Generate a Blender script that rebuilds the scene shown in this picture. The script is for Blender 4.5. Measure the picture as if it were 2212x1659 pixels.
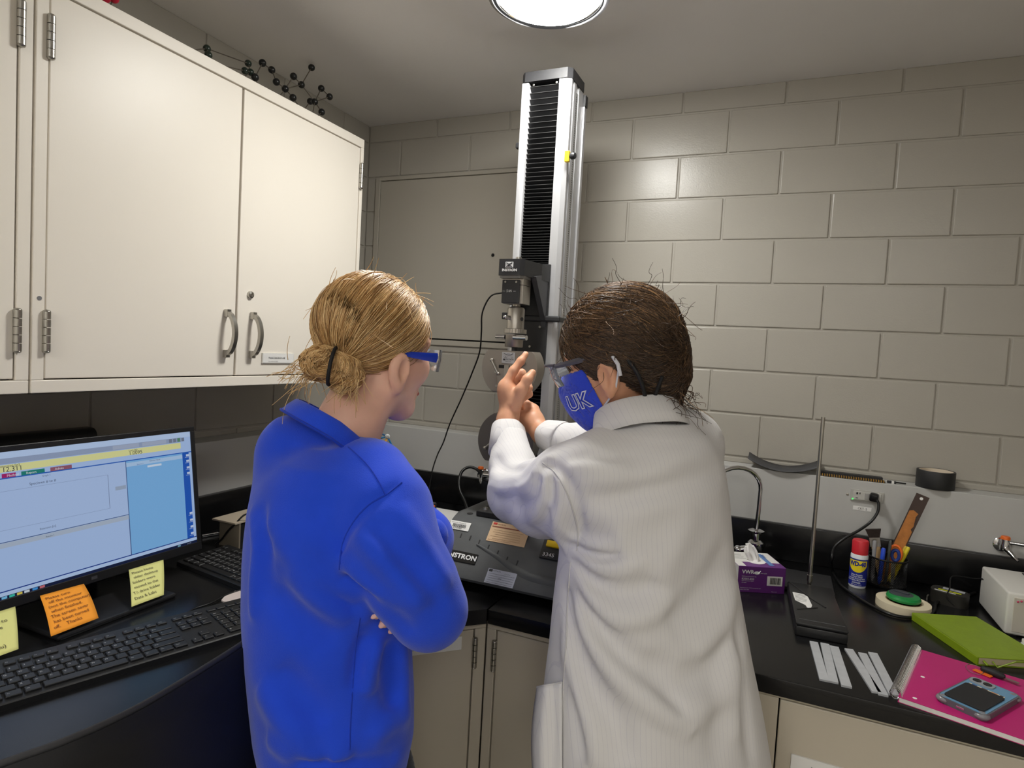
import bpy, bmesh, math, random
import numpy as np
from mathutils import Vector, Matrix, Euler

for o in list(bpy.data.objects):
    bpy.data.objects.remove(o, do_unlink=True)
SC = bpy.context.scene
COL = SC.collection
random.seed(7)

# ------------------------------------------------------------------ camera
CAM = np.array([1.59015, -2.09773, 1.4655])
FWD = np.array([-0.39752348, 0.91600732, -0.05390418])
RGT = np.array([0.91468792, 0.40025109, 0.05608101])
UPV = np.array([-0.07294583, 0.02701199, 0.99697004])
FPX = 1358.085
cd = bpy.data.cameras.new('camera')
cam = bpy.data.objects.new('camera', cd)
COL.objects.link(cam)
cd.sensor_fit = 'HORIZONTAL'
cd.sensor_width = 36.0
cd.lens = 36.0 * FPX / 2212.0
cd.clip_start = 0.02
cam.matrix_world = Matrix(((RGT[0], UPV[0], -FWD[0], CAM[0]),
                           (RGT[1], UPV[1], -FWD[1], CAM[1]),
                           (RGT[2], UPV[2], -FWD[2], CAM[2]),
                           (0, 0, 0, 1)))
SC.camera = cam

# ------------------------------------------------------------------ world and exposure
wd = bpy.data.worlds.new('world')
SC.world = wd
wd.use_nodes = True
wd.node_tree.nodes['Background'].inputs[0].default_value = (0.8, 0.85, 1.0, 1)
wd.node_tree.nodes['Background'].inputs[1].default_value = 0.0
SC.view_settings.view_transform = 'Standard'
SC.view_settings.look = 'None'
SC.view_settings.gamma = 1.0
SC.view_settings.use_curve_mapping = False
SC.view_settings.exposure = EXPO = 0.38
LAMP_POWER = 75.0
PANEL_POWER = 8.0

# ------------------------------------------------------------------ helpers
def on(ax, val, x, y):
    """point where the sight line through a picture position meets a plane of the room"""
    r = FWD + RGT * (x - 1106) / FPX - UPV * (y - 829.5) / FPX
    i = 'xyz'.index(ax)
    return CAM + r * (val - CAM[i]) / r[i]

def at(x, y, d):
    return CAM + (FWD + RGT * (x - 1106) / FPX - UPV * (y - 829.5) / FPX) * d

def lin(c):
    out = []
    for v in c[:3]:
        v = v / 255.0
        out.append(v / 12.92 if v <= 0.04045 else ((v + 0.055) / 1.055) ** 2.4)
    return (out[0], out[1], out[2], 1.0)

MATS = {}
def mat(name, col, rough=0.5, metal=0.0, bump=0.0, bscale=200.0, var=0.0, vscale=8.0, spec=0.5,
        emit=None, estr=0.0, trans=0.0, ior=1.45, alpha=1.0, sheen=0.0, coat=0.0, sss=0.0, stretch=None, detail=3.0):
    if name in MATS:
        return MATS[name]
    m = bpy.data.materials.new(name)
    m.use_nodes = True
    nt = m.node_tree
    b = nt.nodes['Principled BSDF']
    c = lin(col)
    b.inputs['Base Color'].default_value = c
    b.inputs['Roughness'].default_value = rough
    b.inputs['Metallic'].default_value = metal
    b.inputs['Specular IOR Level'].default_value = spec
    b.inputs['IOR'].default_value = ior
    b.inputs['Transmission Weight'].default_value = trans
    b.inputs['Alpha'].default_value = alpha
    b.inputs['Sheen Weight'].default_value = sheen
    b.inputs['Coat Weight'].default_value = coat
    if sss:
        b.inputs['Subsurface Weight'].default_value = sss
        b.inputs['Subsurface Radius'].default_value = (0.012, 0.004, 0.002)
        b.inputs['Subsurface Scale'].default_value = 0.6
    if emit:
        b.inputs['Emission Color'].default_value = lin(emit)
        b.inputs['Emission Strength'].default_value = estr
    tc = nt.nodes.new('ShaderNodeTexCoord')
    src = tc.outputs['Object']
    if stretch:
        mp = nt.nodes.new('ShaderNodeMapping')
        mp.inputs['Scale'].default_value = stretch
        nt.links.new(src, mp.inputs['Vector'])
        src = mp.outputs['Vector']
    if var > 0:
        n = nt.nodes.new('ShaderNodeTexNoise')
        n.inputs['Scale'].default_value = vscale
        n.inputs['Detail'].default_value = detail
        nt.links.new(src, n.inputs['Vector'])
        r = nt.nodes.new('ShaderNodeValToRGB')
        r.color_ramp.elements[0].position = 0.3
        r.color_ramp.elements[1].position = 0.7
        r.color_ramp.elements[0].color = tuple(max(0, v * (1 - var)) for v in c[:3]) + (1,)
        r.color_ramp.elements[1].color = tuple(min(1, v * (1 + var)) for v in c[:3]) + (1,)
        nt.links.new(n.outputs['Fac'], r.inputs['Fac'])
        nt.links.new(r.outputs['Color'], b.inputs['Base Color'])
    if bump > 0:
        n2 = nt.nodes.new('ShaderNodeTexNoise')
        n2.inputs['Scale'].default_value = bscale
        n2.inputs['Detail'].default_value = 2.0
        nt.links.new(src, n2.inputs['Vector'])
        bp = nt.nodes.new('ShaderNodeBump')
        bp.inputs['Strength'].default_value = bump
        bp.inputs['Distance'].default_value = 0.002
        nt.links.new(n2.outputs['Fac'], bp.inputs['Height'])
        nt.links.new(bp.outputs['Normal'], b.inputs['Normal'])
    MATS[name] = m
    return m

def V(*a):
    return Vector(a)

class MB:
    """collects shapes into one mesh"""
    def __init__(s):
        s.bm = bmesh.new()
    def _cap(s, f0):
        return s.bm.faces[:][f0:]
    def box(s, c, size, rot=None, bev=0.0, seg=2):
        r = bmesh.ops.create_cube(s.bm, size=1.0)
        vs = r['verts']
        M = Matrix.Diagonal((size[0], size[1], size[2], 1))
        R = (rot if isinstance(rot, Matrix) else Euler(rot).to_matrix().to_4x4()) if rot is not None else Matrix.Identity(4)
        bmesh.ops.transform(s.bm, matrix=M, verts=vs)
        if bev > 0:
            es = list({e for v in vs for e in v.link_edges})
            g = bmesh.ops.bevel(s.bm, geom=es, offset=bev, segments=seg, profile=0.5, affect='EDGES')
            vs = list({v for f in g['faces'] for v in f.verts} | {v for v in vs if v.is_valid})
        bmesh.ops.transform(s.bm, matrix=Matrix.Translation(Vector(c)) @ R, verts=vs)
        return s
    def bb(s, x0, x1, y0, y1, z0, z1, bev=0.0, seg=2):
        return s.box(((x0 + x1) / 2, (y0 + y1) / 2, (z0 + z1) / 2), (abs(x1 - x0), abs(y1 - y0), abs(z1 - z0)), None, bev, seg)
    def tube(s, pts, r, n=10, caps=True, closed=False):
        pts = [Vector(p) for p in pts]
        rs = r if isinstance(r, (list, tuple)) else [r] * len(pts)
        N = len(pts)
        prev = None
        rings = []
        for i, p in enumerate(pts):
            if closed:
                t = (pts[(i + 1) % N] - pts[i - 1]).normalized()
            else:
                t = (pts[min(i + 1, N - 1)] - pts[max(i - 1, 0)]).normalized()
            if prev is None:
                a = Vector((0, 0, 1)) if abs(t.z) < 0.9 else Vector((1, 0, 0))
                u = t.cross(a).normalized()
            else:
                u = (prev - t * prev.dot(t))
                u = u.normalized() if u.length > 1e-9 else t.orthogonal().normalized()
            prev = u
            w = t.cross(u)
            rings.append([s.bm.verts.new(p + (u * math.cos(2 * math.pi * k / n) + w * math.sin(2 * math.pi * k / n)) * rs[i]) for k in range(n)])
        m = N if closed else N - 1
        for i in range(m):
            A, B = rings[i], rings[(i + 1) % N]
            for k in range(n):
                s.bm.faces.new((A[k], A[(k + 1) % n], B[(k + 1) % n], B[k]))
        if caps and not closed:
            s.bm.faces.new(rings[0][::-1])
            s.bm.faces.new(rings[-1])
        return s
    def cyl(s, p0, p1, r0, r1=None, n=24):
        return s.tube([p0, p1], [r0, r0 if r1 is None else r1], n)
    def lathe(s, prof, c=(0, 0, 0), ax=(0, 0, 1), n=32):
        """prof: (radius, height) list, turned about ax through c"""
        ax = Vector(ax).normalized()
        u = ax.orthogonal().normalized()
        w = ax.cross(u)
        c = Vector(c)
        rings = []
        for r, h in prof:
            if r < 1e-6:
                rings.append([s.bm.verts.new(c + ax * h)])
            else:
                rings.append([s.bm.verts.new(c + ax * h + (u * math.cos(2 * math.pi * k / n) + w * math.sin(2 * math.pi * k / n)) * r) for k in range(n)])
        for A, B in zip(rings, rings[1:]):
            for k in range(n):
                q = [A[k % len(A)], A[(k + 1) % len(A)], B[(k + 1) % len(B)], B[k % len(B)]]
                q2 = []
                for v in q:
                    if v not in q2:
                        q2.append(v)
                if len(q2) > 2:
                    try:
                        s.bm.faces.new(q2)
                    except ValueError:
                        pass
        return s
    def ball(s, c, r, n=16, sc=(1, 1, 1), rot=None):
        R = rot if isinstance(rot, Matrix) else Matrix.Identity(4)
        M = Matrix.Translation(Vector(c)) @ R @ Matrix.Diagonal((r * sc[0], r * sc[1], r * sc[2], 1))
        bmesh.ops.create_uvsphere(s.bm, u_segments=n, v_segments=max(6, n // 2), radius=1.0, matrix=M)
        return s
    def prism(s, poly, vec, off=(0, 0, 0)):
        """polygon (3-D points) pushed along vec"""
        o = Vector(off)
        v = Vector(vec)
        A = [s.bm.verts.new(Vector(p) + o) for p in poly]
        B = [s.bm.verts.new(Vector(p) + o + v) for p in poly]
        s.bm.faces.new(A[::-1])
        s.bm.faces.new(B)
        n = len(A)
        for k in range(n):
            s.bm.faces.new((A[k], A[(k + 1) % n], B[(k + 1) % n], B[k]))
        return s
    def quad(s, *ps):
        s.bm.faces.new([s.bm.verts.new(Vector(p)) for p in ps])
        return s
    def grid(s, P):
        """P: rows x cols x 3 array of points -> sheet"""
        vs = [[s.bm.verts.new(Vector(p)) for p in row] for row in P]
        for i in range(len(vs) - 1):
            for j in range(len(vs[0]) - 1):
                s.bm.faces.new((vs[i][j], vs[i][j + 1], vs[i + 1][j + 1], vs[i + 1][j]))
        return s

def link(o, parent=None):
    COL.objects.link(o)
    if parent is not None:
        o.parent = parent
    return o

def tag(o, label=None, cat=None, group=None, kind=None):
    if label: o['label'] = label
    if cat: o['category'] = cat
    if group: o['group'] = group
    if kind: o['kind'] = kind
    return o

def origin(o):
    """world position of the nearest empties above o (all unrotated unless noted)"""
    v = Vector((0, 0, 0))
    while o is not None:
        v += o.location
        o = o.parent
    return v

def obj(name, mb, m, parent=None, world=True, smooth=None, loc=None, solid=0.0):
    """one mesh object; world=True: shapes were given in room coordinates"""
    me = bpy.data.meshes.new(name)
    bm = mb.bm
    bmesh.ops.recalc_face_normals(bm, faces=bm.faces[:])
    if world:
        sh = origin(parent) if parent is not None else (Vector(loc) if loc is not None else None)
        if sh is not None:
            bmesh.ops.translate(bm, verts=bm.verts[:], vec=-sh)
    bm.to_mesh(me)
    bm.free()
    if smooth is not None:
        for p in me.polygons:
            p.use_smooth = True
        try:
            me.set_sharp_from_angle(angle=math.radians(smooth))
        except Exception:
            pass
    if m is not None:
        me.materials.append(m)
    o = bpy.data.objects.new(name, me)
    link(o, parent)
    if parent is None and loc is not None:
        o.location = loc
    if solid:
        md = o.modifiers.new('thickness', 'SOLIDIFY')
        md.thickness = solid
        md.offset = 0
    return o

def thing(name, label, cat, loc=(0, 0, 0), rotz=0.0, group=None):
    o = bpy.data.objects.new(name, None)
    o.empty_display_size = 0.05
    COL.objects.link(o)
    o.location = loc
    o.rotation_euler = (0, 0, rotz)
    return tag(o, label, cat, group)

def text(name, s, size, m, parent, o, u, v, world=True, align='LEFT', off=0.0006, bold=0.0, sx=1.0, shear=0.0):
    """flat lettering: o origin, u reading direction, v up the letters"""
    cu = bpy.data.curves.new('t', 'FONT')
    cu.body = s
    cu.size = size
    cu.align_x = align
    cu.resolution_u = 2
    cu.offset = bold
    cu.shear = shear
    t = bpy.data.objects.new('t', cu)
    me = bpy.data.meshes.new_from_object(t)
    bpy.data.objects.remove(t, do_unlink=True)
    u = Vector(u).normalized()
    v = Vector(v)
    v = (v - u * v.dot(u)).normalized()
    n = u.cross(v)
    M = Matrix(((u.x * sx, v.x, n.x, 0), (u.y * sx, v.y, n.y, 0), (u.z * sx, v.z, n.z, 0), (0, 0, 0, 1)))
    p = Vector(o) + n * off
    if world:
        p = p - origin(parent)
    M.translation = p
    me.transform(M)
    me.materials.clear()
    me.materials.append(m)
    me.name = name
    ob = bpy.data.objects.new(name, me)
    return link(ob, parent)

def basis(o, u, v):
    """4x4 with columns u, v, u x v at o"""
    u = Vector(u).normalized()
    v = Vector(v)
    v = (v - u * v.dot(u)).normalized()
    n = u.cross(v)
    return Matrix(((u.x, v.x, n.x, o[0]), (u.y, v.y, n.y, o[1]), (u.z, v.z, n.z, o[2]), (0, 0, 0, 1)))

def dup(root, loc=None, rotz=None, label=None):
    r = root.copy()
    COL.objects.link(r)
    if loc is not None: r.location = loc
    if rotz is not None: r.rotation_euler = (0, 0, rotz)
    if label: r['label'] = label
    for ch in list(root.children):
        c = ch.copy(); COL.objects.link(c); c.parent = r
        for g in list(ch.children):
            d = g.copy(); COL.objects.link(d); d.parent = c
    return r

def catmull(pts, n=8, closed=False):
    P = [np.array(p, float) for p in pts]
    out = []
    N = len(P)
    rng = range(N if closed else N - 1)
    for i in rng:
        p0 = P[i - 1] if (closed or i > 0) else 2 * P[0] - P[1]
        p1 = P[i]
        p2 = P[(i + 1) % N]
        p3 = P[(i + 2) % N] if (closed or i + 2 < N) else 2 * P[-1] - P[-2]
        for k in range(n):
            t = k / n
            out.append(0.5 * (2 * p1 + (p2 - p0) * t + (2 * p0 - 5 * p1 + 4 * p2 - p3) * t * t + (3 * p1 - p0 - 3 * p2 + p3) * t ** 3))
    if not closed:
        out.append(P[-1])
    return out
# ------------------------------------------------------------------ materials of the room
M_BLOCK = mat('painted_block', (168, 163, 153), 0.30, bump=0.10, bscale=260, var=0.02, vscale=5)
M_MORTAR = mat('painted_mortar', (168, 163, 153), 0.42, bump=0.2, bscale=300)
M_CEIL = mat('ceiling_paint', (234, 231, 228), 0.7, bump=0.12, bscale=220, var=0.02, vscale=3)
M_FLOOR = mat('floor_vinyl', (168, 161, 150), 0.45, var=0.12, vscale=14)
M_CAB = mat('cabinet_enamel', (238, 231, 219), 0.40, bump=0.03, bscale=320, var=0.008, vscale=4)
M_GAPSHADE = mat('cabinet_gap_shade', (60, 57, 52), 0.7)  # dark colour standing in for the shade in the door gaps
M_BASECAB = mat('base_cabinet_enamel', (196, 187, 170), 0.36, bump=0.03, bscale=320, var=0.01, vscale=4)
M_STEELP = mat('service_panel_enamel', (186, 185, 182), 0.42, bump=0.04, bscale=300, var=0.015, vscale=4)
M_BLACK = mat('epoxy_worktop', (19, 19, 20), 0.24, bump=0.02, bscale=400, var=0.1, vscale=30)
M_CHROME = mat('chrome', (214, 214, 216), 0.09, 1.0)
M_SATIN = mat('satin_nickel', (178, 175, 168), 0.30, 1.0, bump=0.03, bscale=500)
M_HATCH = mat('hatch_enamel', (172, 166, 154), 0.45, bump=0.04, bscale=260, var=0.01, vscale=4)
M_WHITEP = mat('white_paper', (232, 231, 228), 0.6)
M_INK = mat('dark_ink', (52, 52, 54), 0.6)
M_INKGREY = mat('grey_ink', (120, 120, 122), 0.6)
M_DARKGAP = mat('dark_gap', (18, 17, 16), 0.8)

COURSE = 0.1354667
ZB0 = 2.2540
ZCEIL = 2.322
UX = 0.1524
ZC = 0.895            # worktop height
YB, XB = -2.9, 3.3    # far ends of the built walls
CHD, CHZ = 0.08, 1.152   # service ledge depth and height

def struct(o):
    o['kind'] = 'structure'
    return o

struct(obj('floor', MB().bb(-0.1, 3.6, -4.3, 0.1, -0.1, 0.0), M_FLOOR))
struct(obj('ceiling', MB().bb(-0.1, 3.6, -4.3, 0.1, ZCEIL, ZCEIL + 0.1), M_CEIL))
wl = struct(obj('wall_left', MB().bb(-0.1, -0.0028, -4.3, 0.1, 0, ZCEIL), M_MORTAR))
wb = struct(obj('wall_back', MB().bb(-0.0028, 3.6, 0.0028, 0.1, 0, ZCEIL), M_MORTAR))
M_FARWALL = mat('far_wall_paint', (214, 209, 200), 0.6)
struct(obj('wall_right', MB().bb(3.5, 3.6, -4.3, 0.0, 0, ZCEIL), M_FARWALL))
struct(obj('wall_front', MB().bb(-0.01, 3.6, -4.3, -4.2, 0, ZCEIL), M_FARWALL))

JT = 0.0056
BLOCKS = {}
def block(wall, a0, a1, z0, z1, left):
    a0 += JT / 2; a1 -= JT / 2; z0 += JT / 2; z1 -= JT / 2
    w, h = round(a1 - a0, 4), round(z1 - z0, 4)
    if w < 0.012 or h < 0.012:
        return
    key = (left, w, h)
    c = ((-0.0055, (a0 + a1) / 2, (z0 + z1) / 2) if left else ((a0 + a1) / 2, 0.0055, (z0 + z1) / 2))
    if key not in BLOCKS:
        mb = MB().box((0, 0, 0), (0.013, w, h) if left else (w, 0.013, h), None, 0.0028, 2)
        o = obj('block', mb, M_BLOCK, wall, world=False)
        BLOCKS[key] = o.data
    else:
        o = bpy.data.objects.new('block', BLOCKS[key])
        link(o, wall)
    o.location = c

HX0, HX1, HZ0, HZ1 = 0.045, 0.83, 1.468, 2.116       # hatch outer frame
def cut(x0, x1, z0, z1):
    """parts of a block left beside the hatch"""
    if x1 <= HX0 or x0 >= HX1 or z1 <= HZ0 or z0 >= HZ1:
        return [(x0, x1, z0, z1)]
    r = []
    if x0 < HX0: r.append((x0, HX0, z0, z1))
    if x1 > HX1: r.append((HX1, x1, z0, z1))
    xa, xb = max(x0, HX0), min(x1, HX1)
    if z0 < HZ0: r.append((xa, xb, z0, HZ0))
    if z1 > HZ1: r.append((xa, xb, HZ1, z1))
    return r
for j in range(-1, 9):
    zt = min(ZB0 - j * COURSE, ZCEIL + 0.003)
    zb_ = ZB0 - (j + 1) * COURSE
    if j == 8: zb_ = CHZ - 0.004
    odd = j % 2
    x = -2 * UX + (UX + 0.005 if not odd else 0.0) - 0.0
    # even courses have joints at even k (k = -7 at the corner)
    xs = [0.0]
    k = -6 if not odd else -5
    while (k + 7) * UX < XB:
        xs.append((k + 7) * UX + (0.006 if odd else 0.0)); k += 2
    xs.append(XB)
    for a, b in zip(xs, xs[1:]):
        for q in cut(a, b, zb_, zt):
            block(wb, *q, False)
for j in range(-1, 9):
    zt = min(ZB0 - j * COURSE, ZCEIL + 0.003)
    zb_ = ZB0 - (j + 1) * COURSE
    if j == 8: zb_ = CHZ - 0.004
    y = 0.0
    first = UX - 0.0 if (j % 2) else 2 * UX
    ys = [0.0]
    # joints measured below the wall cabinets: -0.463, -0.772, -1.083
    y = -0.158 - (UX if j % 2 == 0 else 0.0)
    while y > YB:
        ys.append(y); y -= 2 * UX + 0.002
    ys.append(YB)
    for a, b in zip(ys, ys[1:]):
        if zb_ > 1.36 and zt < 2.07 and a < -0.50:
            continue
        block(wl, b, a, zb_, zt, True)

# access hatch in the back wall
hd = struct(obj('door_1', MB().bb(HX0 + 0.024, HX1 - 0.024, -0.004, 0.006, 1.494, 2.100), M_HATCH))
fr = MB()
fr.bb(HX0, HX0 + 0.022, -0.007, 0.008, HZ0, HZ1, 0.002).bb(HX1 - 0.022, HX1, -0.007, 0.008, HZ0, HZ1, 0.002)
fr.bb(HX0 + 0.022, HX1 - 0.022, -0.007, 0.008, HZ0, 1.488, 0.002).bb(HX0 + 0.022, HX1 - 0.022, -0.007, 0.008, 2.103, HZ1, 0.002)
obj('door_frame', fr, M_HATCH, hd)
obj('shadow_gap', MB().bb(HX0 + 0.022, HX1 - 0.022, 0.002, 0.0075, 1.4885, 1.4938), M_DARKGAP, hd)
obj('screw', MB().lathe([(0.0, -0.003), (0.006, -0.002), (0.006, 0.0)], (0.577, -0.0045, 1.808), (0, 1, 0), 12), M_DARKGAP, hd)

# ------------------------------------------------------------------ ceiling lamps
M_GLOW = mat('lamp_glass', (255, 250, 240), 0.4, emit=(249, 248, 243), estr=LAMP_POWER)
M_LAMPW = mat('lamp_enamel', (236, 232, 226), 0.35)
def lamp(x, y, label):
    t = thing('ceiling_lamp', label, 'lamp', (x, y, ZCEIL), group='ceiling lamps')
    obj('base', MB().lathe([(0, 0), (0.130, 0), (0.137, -0.010), (0.137, -0.034), (0.132, -0.040), (0.120, -0.040), (0.118, -0.02), (0, -0.02)], n=64), M_LAMPW, t, world=False, smooth=40)
    obj('trim_ring', MB().lathe([(0.119, -0.038), (0.136, -0.042), (0.141, -0.050), (0.138, -0.056), (0.126, -0.054), (0.1175, -0.046), (0.119, -0.038)], n=64), M_CHROME, t, world=False, smooth=60)
    prof = [(0.116, -0.036), (0.1168, -0.048), (0.116, -0.054), (0.110, -0.062), (0.090, -0.070), (0.06, -0.076), (0.025, -0.0785), (0, -0.079)]
    obj('glass_shade', MB().lathe(prof, n=64), M_GLOW, t, world=False, smooth=80)
    return t
lamp(1.035, -0.735, 'round glowing glass dome lamp on the ceiling above the testing machine')
M_PANELGLOW = mat('panel_diffuser', (250, 250, 248), 0.5, emit=(249, 248, 243), estr=PANEL_POWER)
def panel_light(x, y, label):
    t = thing('panel_light', label, 'ceiling light', (x, y, ZCEIL), group='ceiling panel lights')
    fr = MB()
    for a, b, c_, d in ((-.31, .31, -.61, -.58), (-.31, .31, .58, .61), (-.31, -.28, -.58, .58), (.28, .31, -.58, .58)):
        fr.bb(a, b, c_, d, -0.02, 0.0)
    obj('frame', fr, M_LAMPW, t, world=False)
    obj('diffuser', MB().bb(-.28, .28, -.58, .58, -0.014, -0.008), M_PANELGLOW, t, world=False)
panel_light(1.0, -3.35, 'rectangular ceiling light panel behind the viewer, on the computer side')
panel_light(2.3, -3.35, 'rectangular ceiling light panel behind the viewer, on the notebook side')

# ------------------------------------------------------------------ service ledges along the walls
t = thing('service_ledge', 'grey enamelled service ledge below the block wall behind the sink tap', 'ledge', (0, 0, ZC))
obj('front_panel', MB().bb(CHD, XB, -CHD, -CHD + 0.012, 0.70, CHZ, 0.0015), M_STEELP, t)
obj('top_panel', MB().bb(0.0, XB, -CHD + 0.012, -0.001, CHZ - 0.012, CHZ, 0.001), M_STEELP, t)
t2 = thing('service_ledge', 'grey enamelled service ledge below the wall cabinets behind the monitor', 'ledge', (0, -1, ZC))
obj('front_panel', MB().bb(CHD - 0.012, CHD, YB, -CHD, 0.70, CHZ, 0.0015), M_STEELP, t2)
obj('top_panel', MB().bb(0.001, CHD - 0.012, YB, -CHD, CHZ - 0.012, CHZ, 0.001), M_STEELP, t2)
c = on('x', CHD, 576, 961)
obj('cable_grommet', MB().lathe([(0, 0.004), (0.017, 0.004), (0.021, 0.002), (0.021, -0.002)], c, (1, 0, 0), 32), M_DARKGAP, t2, smooth=50)
c = on('x', CHD, 553, 963)
obj('screw', MB().lathe([(0, 0.001), (0.0035, 0.0005), (0.0035, -0.001)], c, (1, 0, 0), 12), M_DARKGAP, t2)

# ------------------------------------------------------------------ worktops
WT = 0.033
YF, XF, XD = -0.868, 0.868, 1.028
t = thing('worktop', 'black epoxy worktop along the back wall under the tissue box and notebooks', 'worktop', (2, -0.5, ZC - WT))
obj('slab', MB().bb(XD + 0.001, XB, YF, -CHD - 0.001, ZC - WT, ZC, 0.003), M_BLACK, t, smooth=40)
tag(obj('backsplash', MB().bb(XD + 0.001, XB, -CHD - 0.021, -CHD - 0.001, ZC, 1.0, 0.003), M_BLACK, smooth=40, loc=(2, -0.09, ZC)), 'black epoxy backsplash strip below the outlet and gas tap', 'backsplash')
t = thing('worktop', 'black epoxy corner worktop that carries the testing machine and the computer', 'worktop', (0.5, -0.7, ZC - WT))
poly = [(CHD + 0.001, -CHD - 0.001), (XD - 0.001, -CHD - 0.001), (XD - 0.001, YF), (XF, YF - (XD - XF)), (XF, YB), (CHD + 0.001, YB)]
obj('slab', MB().prism([(x, y, ZC - WT) for x, y in poly], (0, 0, WT)), M_BLACK, t)
tag(obj('backsplash', MB().bb(CHD + 0.021, XD - 0.001, -CHD - 0.021, -CHD - 0.001, ZC, 1.0, 0.003), M_BLACK, smooth=40, loc=(0.5, -0.09, ZC)), 'black epoxy backsplash strip on the back wall left of the machine column', 'backsplash')
tag(obj('backsplash', MB().bb(CHD + 0.001, CHD + 0.021, YB, -CHD - 0.001, ZC, 1.0, 0.003), M_BLACK, smooth=40, loc=(0.09, -1, ZC)), 'black epoxy backsplash strip behind the monitor', 'backsplash')

# ------------------------------------------------------------------ cabinets
def ubox(mb, o, u, n, a0, a1, z0, z1, d0, d1, bev=0.0):
    """box in a facade frame: a along u, z up, d outward along n"""
    u = Vector(u); n = Vector(n)
    R = Matrix(((u.x, n.x, 0, 0), (u.y, n.y, 0, 0), (u.z, n.z, 1, 0), (0, 0, 0, 1)))
    c = Vector(o) + u * ((a0 + a1) / 2) + n * ((d0 + d1) / 2) + Vector((0, 0, (z0 + z1) / 2))
    return mb.box(c, (abs(a1 - a0), abs(d1 - d0), abs(z1 - z0)), R, bev)

def hinge(parent, o, u, n, a, z, h=0.074, r=0.0068):
    u = Vector(u); n = Vector(n)
    p = Vector(o) + u * a + n * 0.004
    mb = MB()
    seg = h / 5
    for i in range(5):
        z0 = z - h / 2 + i * seg
        mb.cyl(p + Vector((0, 0, z0 + 0.0006)), p + Vector((0, 0, z0 + seg - 0.0006)), r, n=14)
    mb.ball(p + Vector((0, 0, z + h / 2)), r * 0.98, 12, (1, 1, 0.55)).ball(p + Vector((0, 0, z - h / 2)), r * 0.98, 12, (1, 1, 0.55))
    return obj('hinge', mb, M_SATIN, parent, smooth=40)

def pull(parent, o, u, n, a, z, h=0.105):
    """arched bar handle, tapered, standing up"""
    u = Vector(u); n = Vector(n)
    b = Vector(o) + u * a
    mb = MB()
    pts = []
    for i in range(15):
        s = i / 14
        zz = z - h / 2 + h * s
        d = 0.028 * (1 - (2 * s - 1) ** 2) ** 0.6 + 0.004
        pts.append((zz, d))
    L = [];
    for k, (zz, d) in enumerate(pts):
        t0 = pts[max(k - 1, 0)]; t1 = pts[min(k + 1, 14)]
        tz, td = t1[0] - t0[0], t1[1] - t0[1]
        l = math.hypot(tz, td)
        nz, nd = -td / l, tz / l
        w = 0.0055
        th = 0.0045
        ring = []
        for sa, sb in ((-1, -1), (1, -1), (1, 1), (-1, 1)):
            ring.append(mb.bm.verts.new(b + u * (w * sa) + n * (d + nd * th * sb) + Vector((0, 0, zz + nz * th * sb))))
        L.append(ring)
    for A, B in zip(L, L[1:]):
        for k in range(4):
            mb.bm.faces.new((A[k], A[(k + 1) % 4], B[(k + 1) % 4], B[k]))
    mb.bm.faces.new(L[0]); mb.bm.faces.new(L[-1][::-1])
    ubox(mb, b, u, n, -0.0058, 0.0058, z - h / 2 - 0.006, z - h / 2 + 0.012, 0, 0.011)
    ubox(mb, b, u, n, -0.0058, 0.0058, z + h / 2 - 0.012, z + h / 2 + 0.006, 0, 0.011)
    return obj('handle', mb, M_SATIN, parent, smooth=35)

def cabinet(name, label, o, u, n, w, z0, z1, depth, doors, m, fw=0.02, group=None):
    """o: lower start of the front plane; doors: (a0, a1, z0, z1)"""
    t = thing(name, label, 'cabinet', (o[0], o[1], z0), group=group)
    u = Vector(u); n = Vector(n)
    o = Vector((o[0], o[1], 0))
    mb = MB()
    ubox(mb, o, u, n, 0.0005, w - 0.0005, z0, z1, -depth, -0.022)
    edges = sorted({0.0005, w - 0.0005} | {d[0] for d in doors} | {d[1] for d in doors})
    zlo, zhi = doors[0][2], doors[0][3]
    ubox(mb, o, u, n, 0.0005, w - 0.0005, z0, zlo, -0.022, 0, 0.0015)
    ubox(mb, o, u, n, 0.0005, w - 0.0005, zhi, z1, -0.022, 0, 0.0015)
    spans = []
    cur = 0.0005
    for d in doors:
        if d[0] - cur > 0.004: spans.append((cur, d[0]))
        cur = d[1]
    if w - 0.0005 - cur > 0.004: spans.append((cur, w - 0.0005))
    for a, b in spans:
        ubox(mb, o, u, n, a, b, zlo, zhi, -0.022, 0, 0.0015)
    obj('body', mb, m, t)
    ds = []
    for a0, a1, d0, d1 in doors:
        mb = MB()
        g = 0.0026
        ubox(mb, o, u, n, a0 + g, a1 - g, d0 + g, d1 - g, -0.018, -0.002, 0.002)
        ds.append(obj('door', mb, m, t))
        obj('door_gap_shade', ubox(MB(), o, u, n, a0, a1, d0, d1, -0.0215, -0.0195), M_GAPSHADE, t)  # dark sheet behind the door paints the shadow in its gaps
    return t, o, u, n, ds

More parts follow.
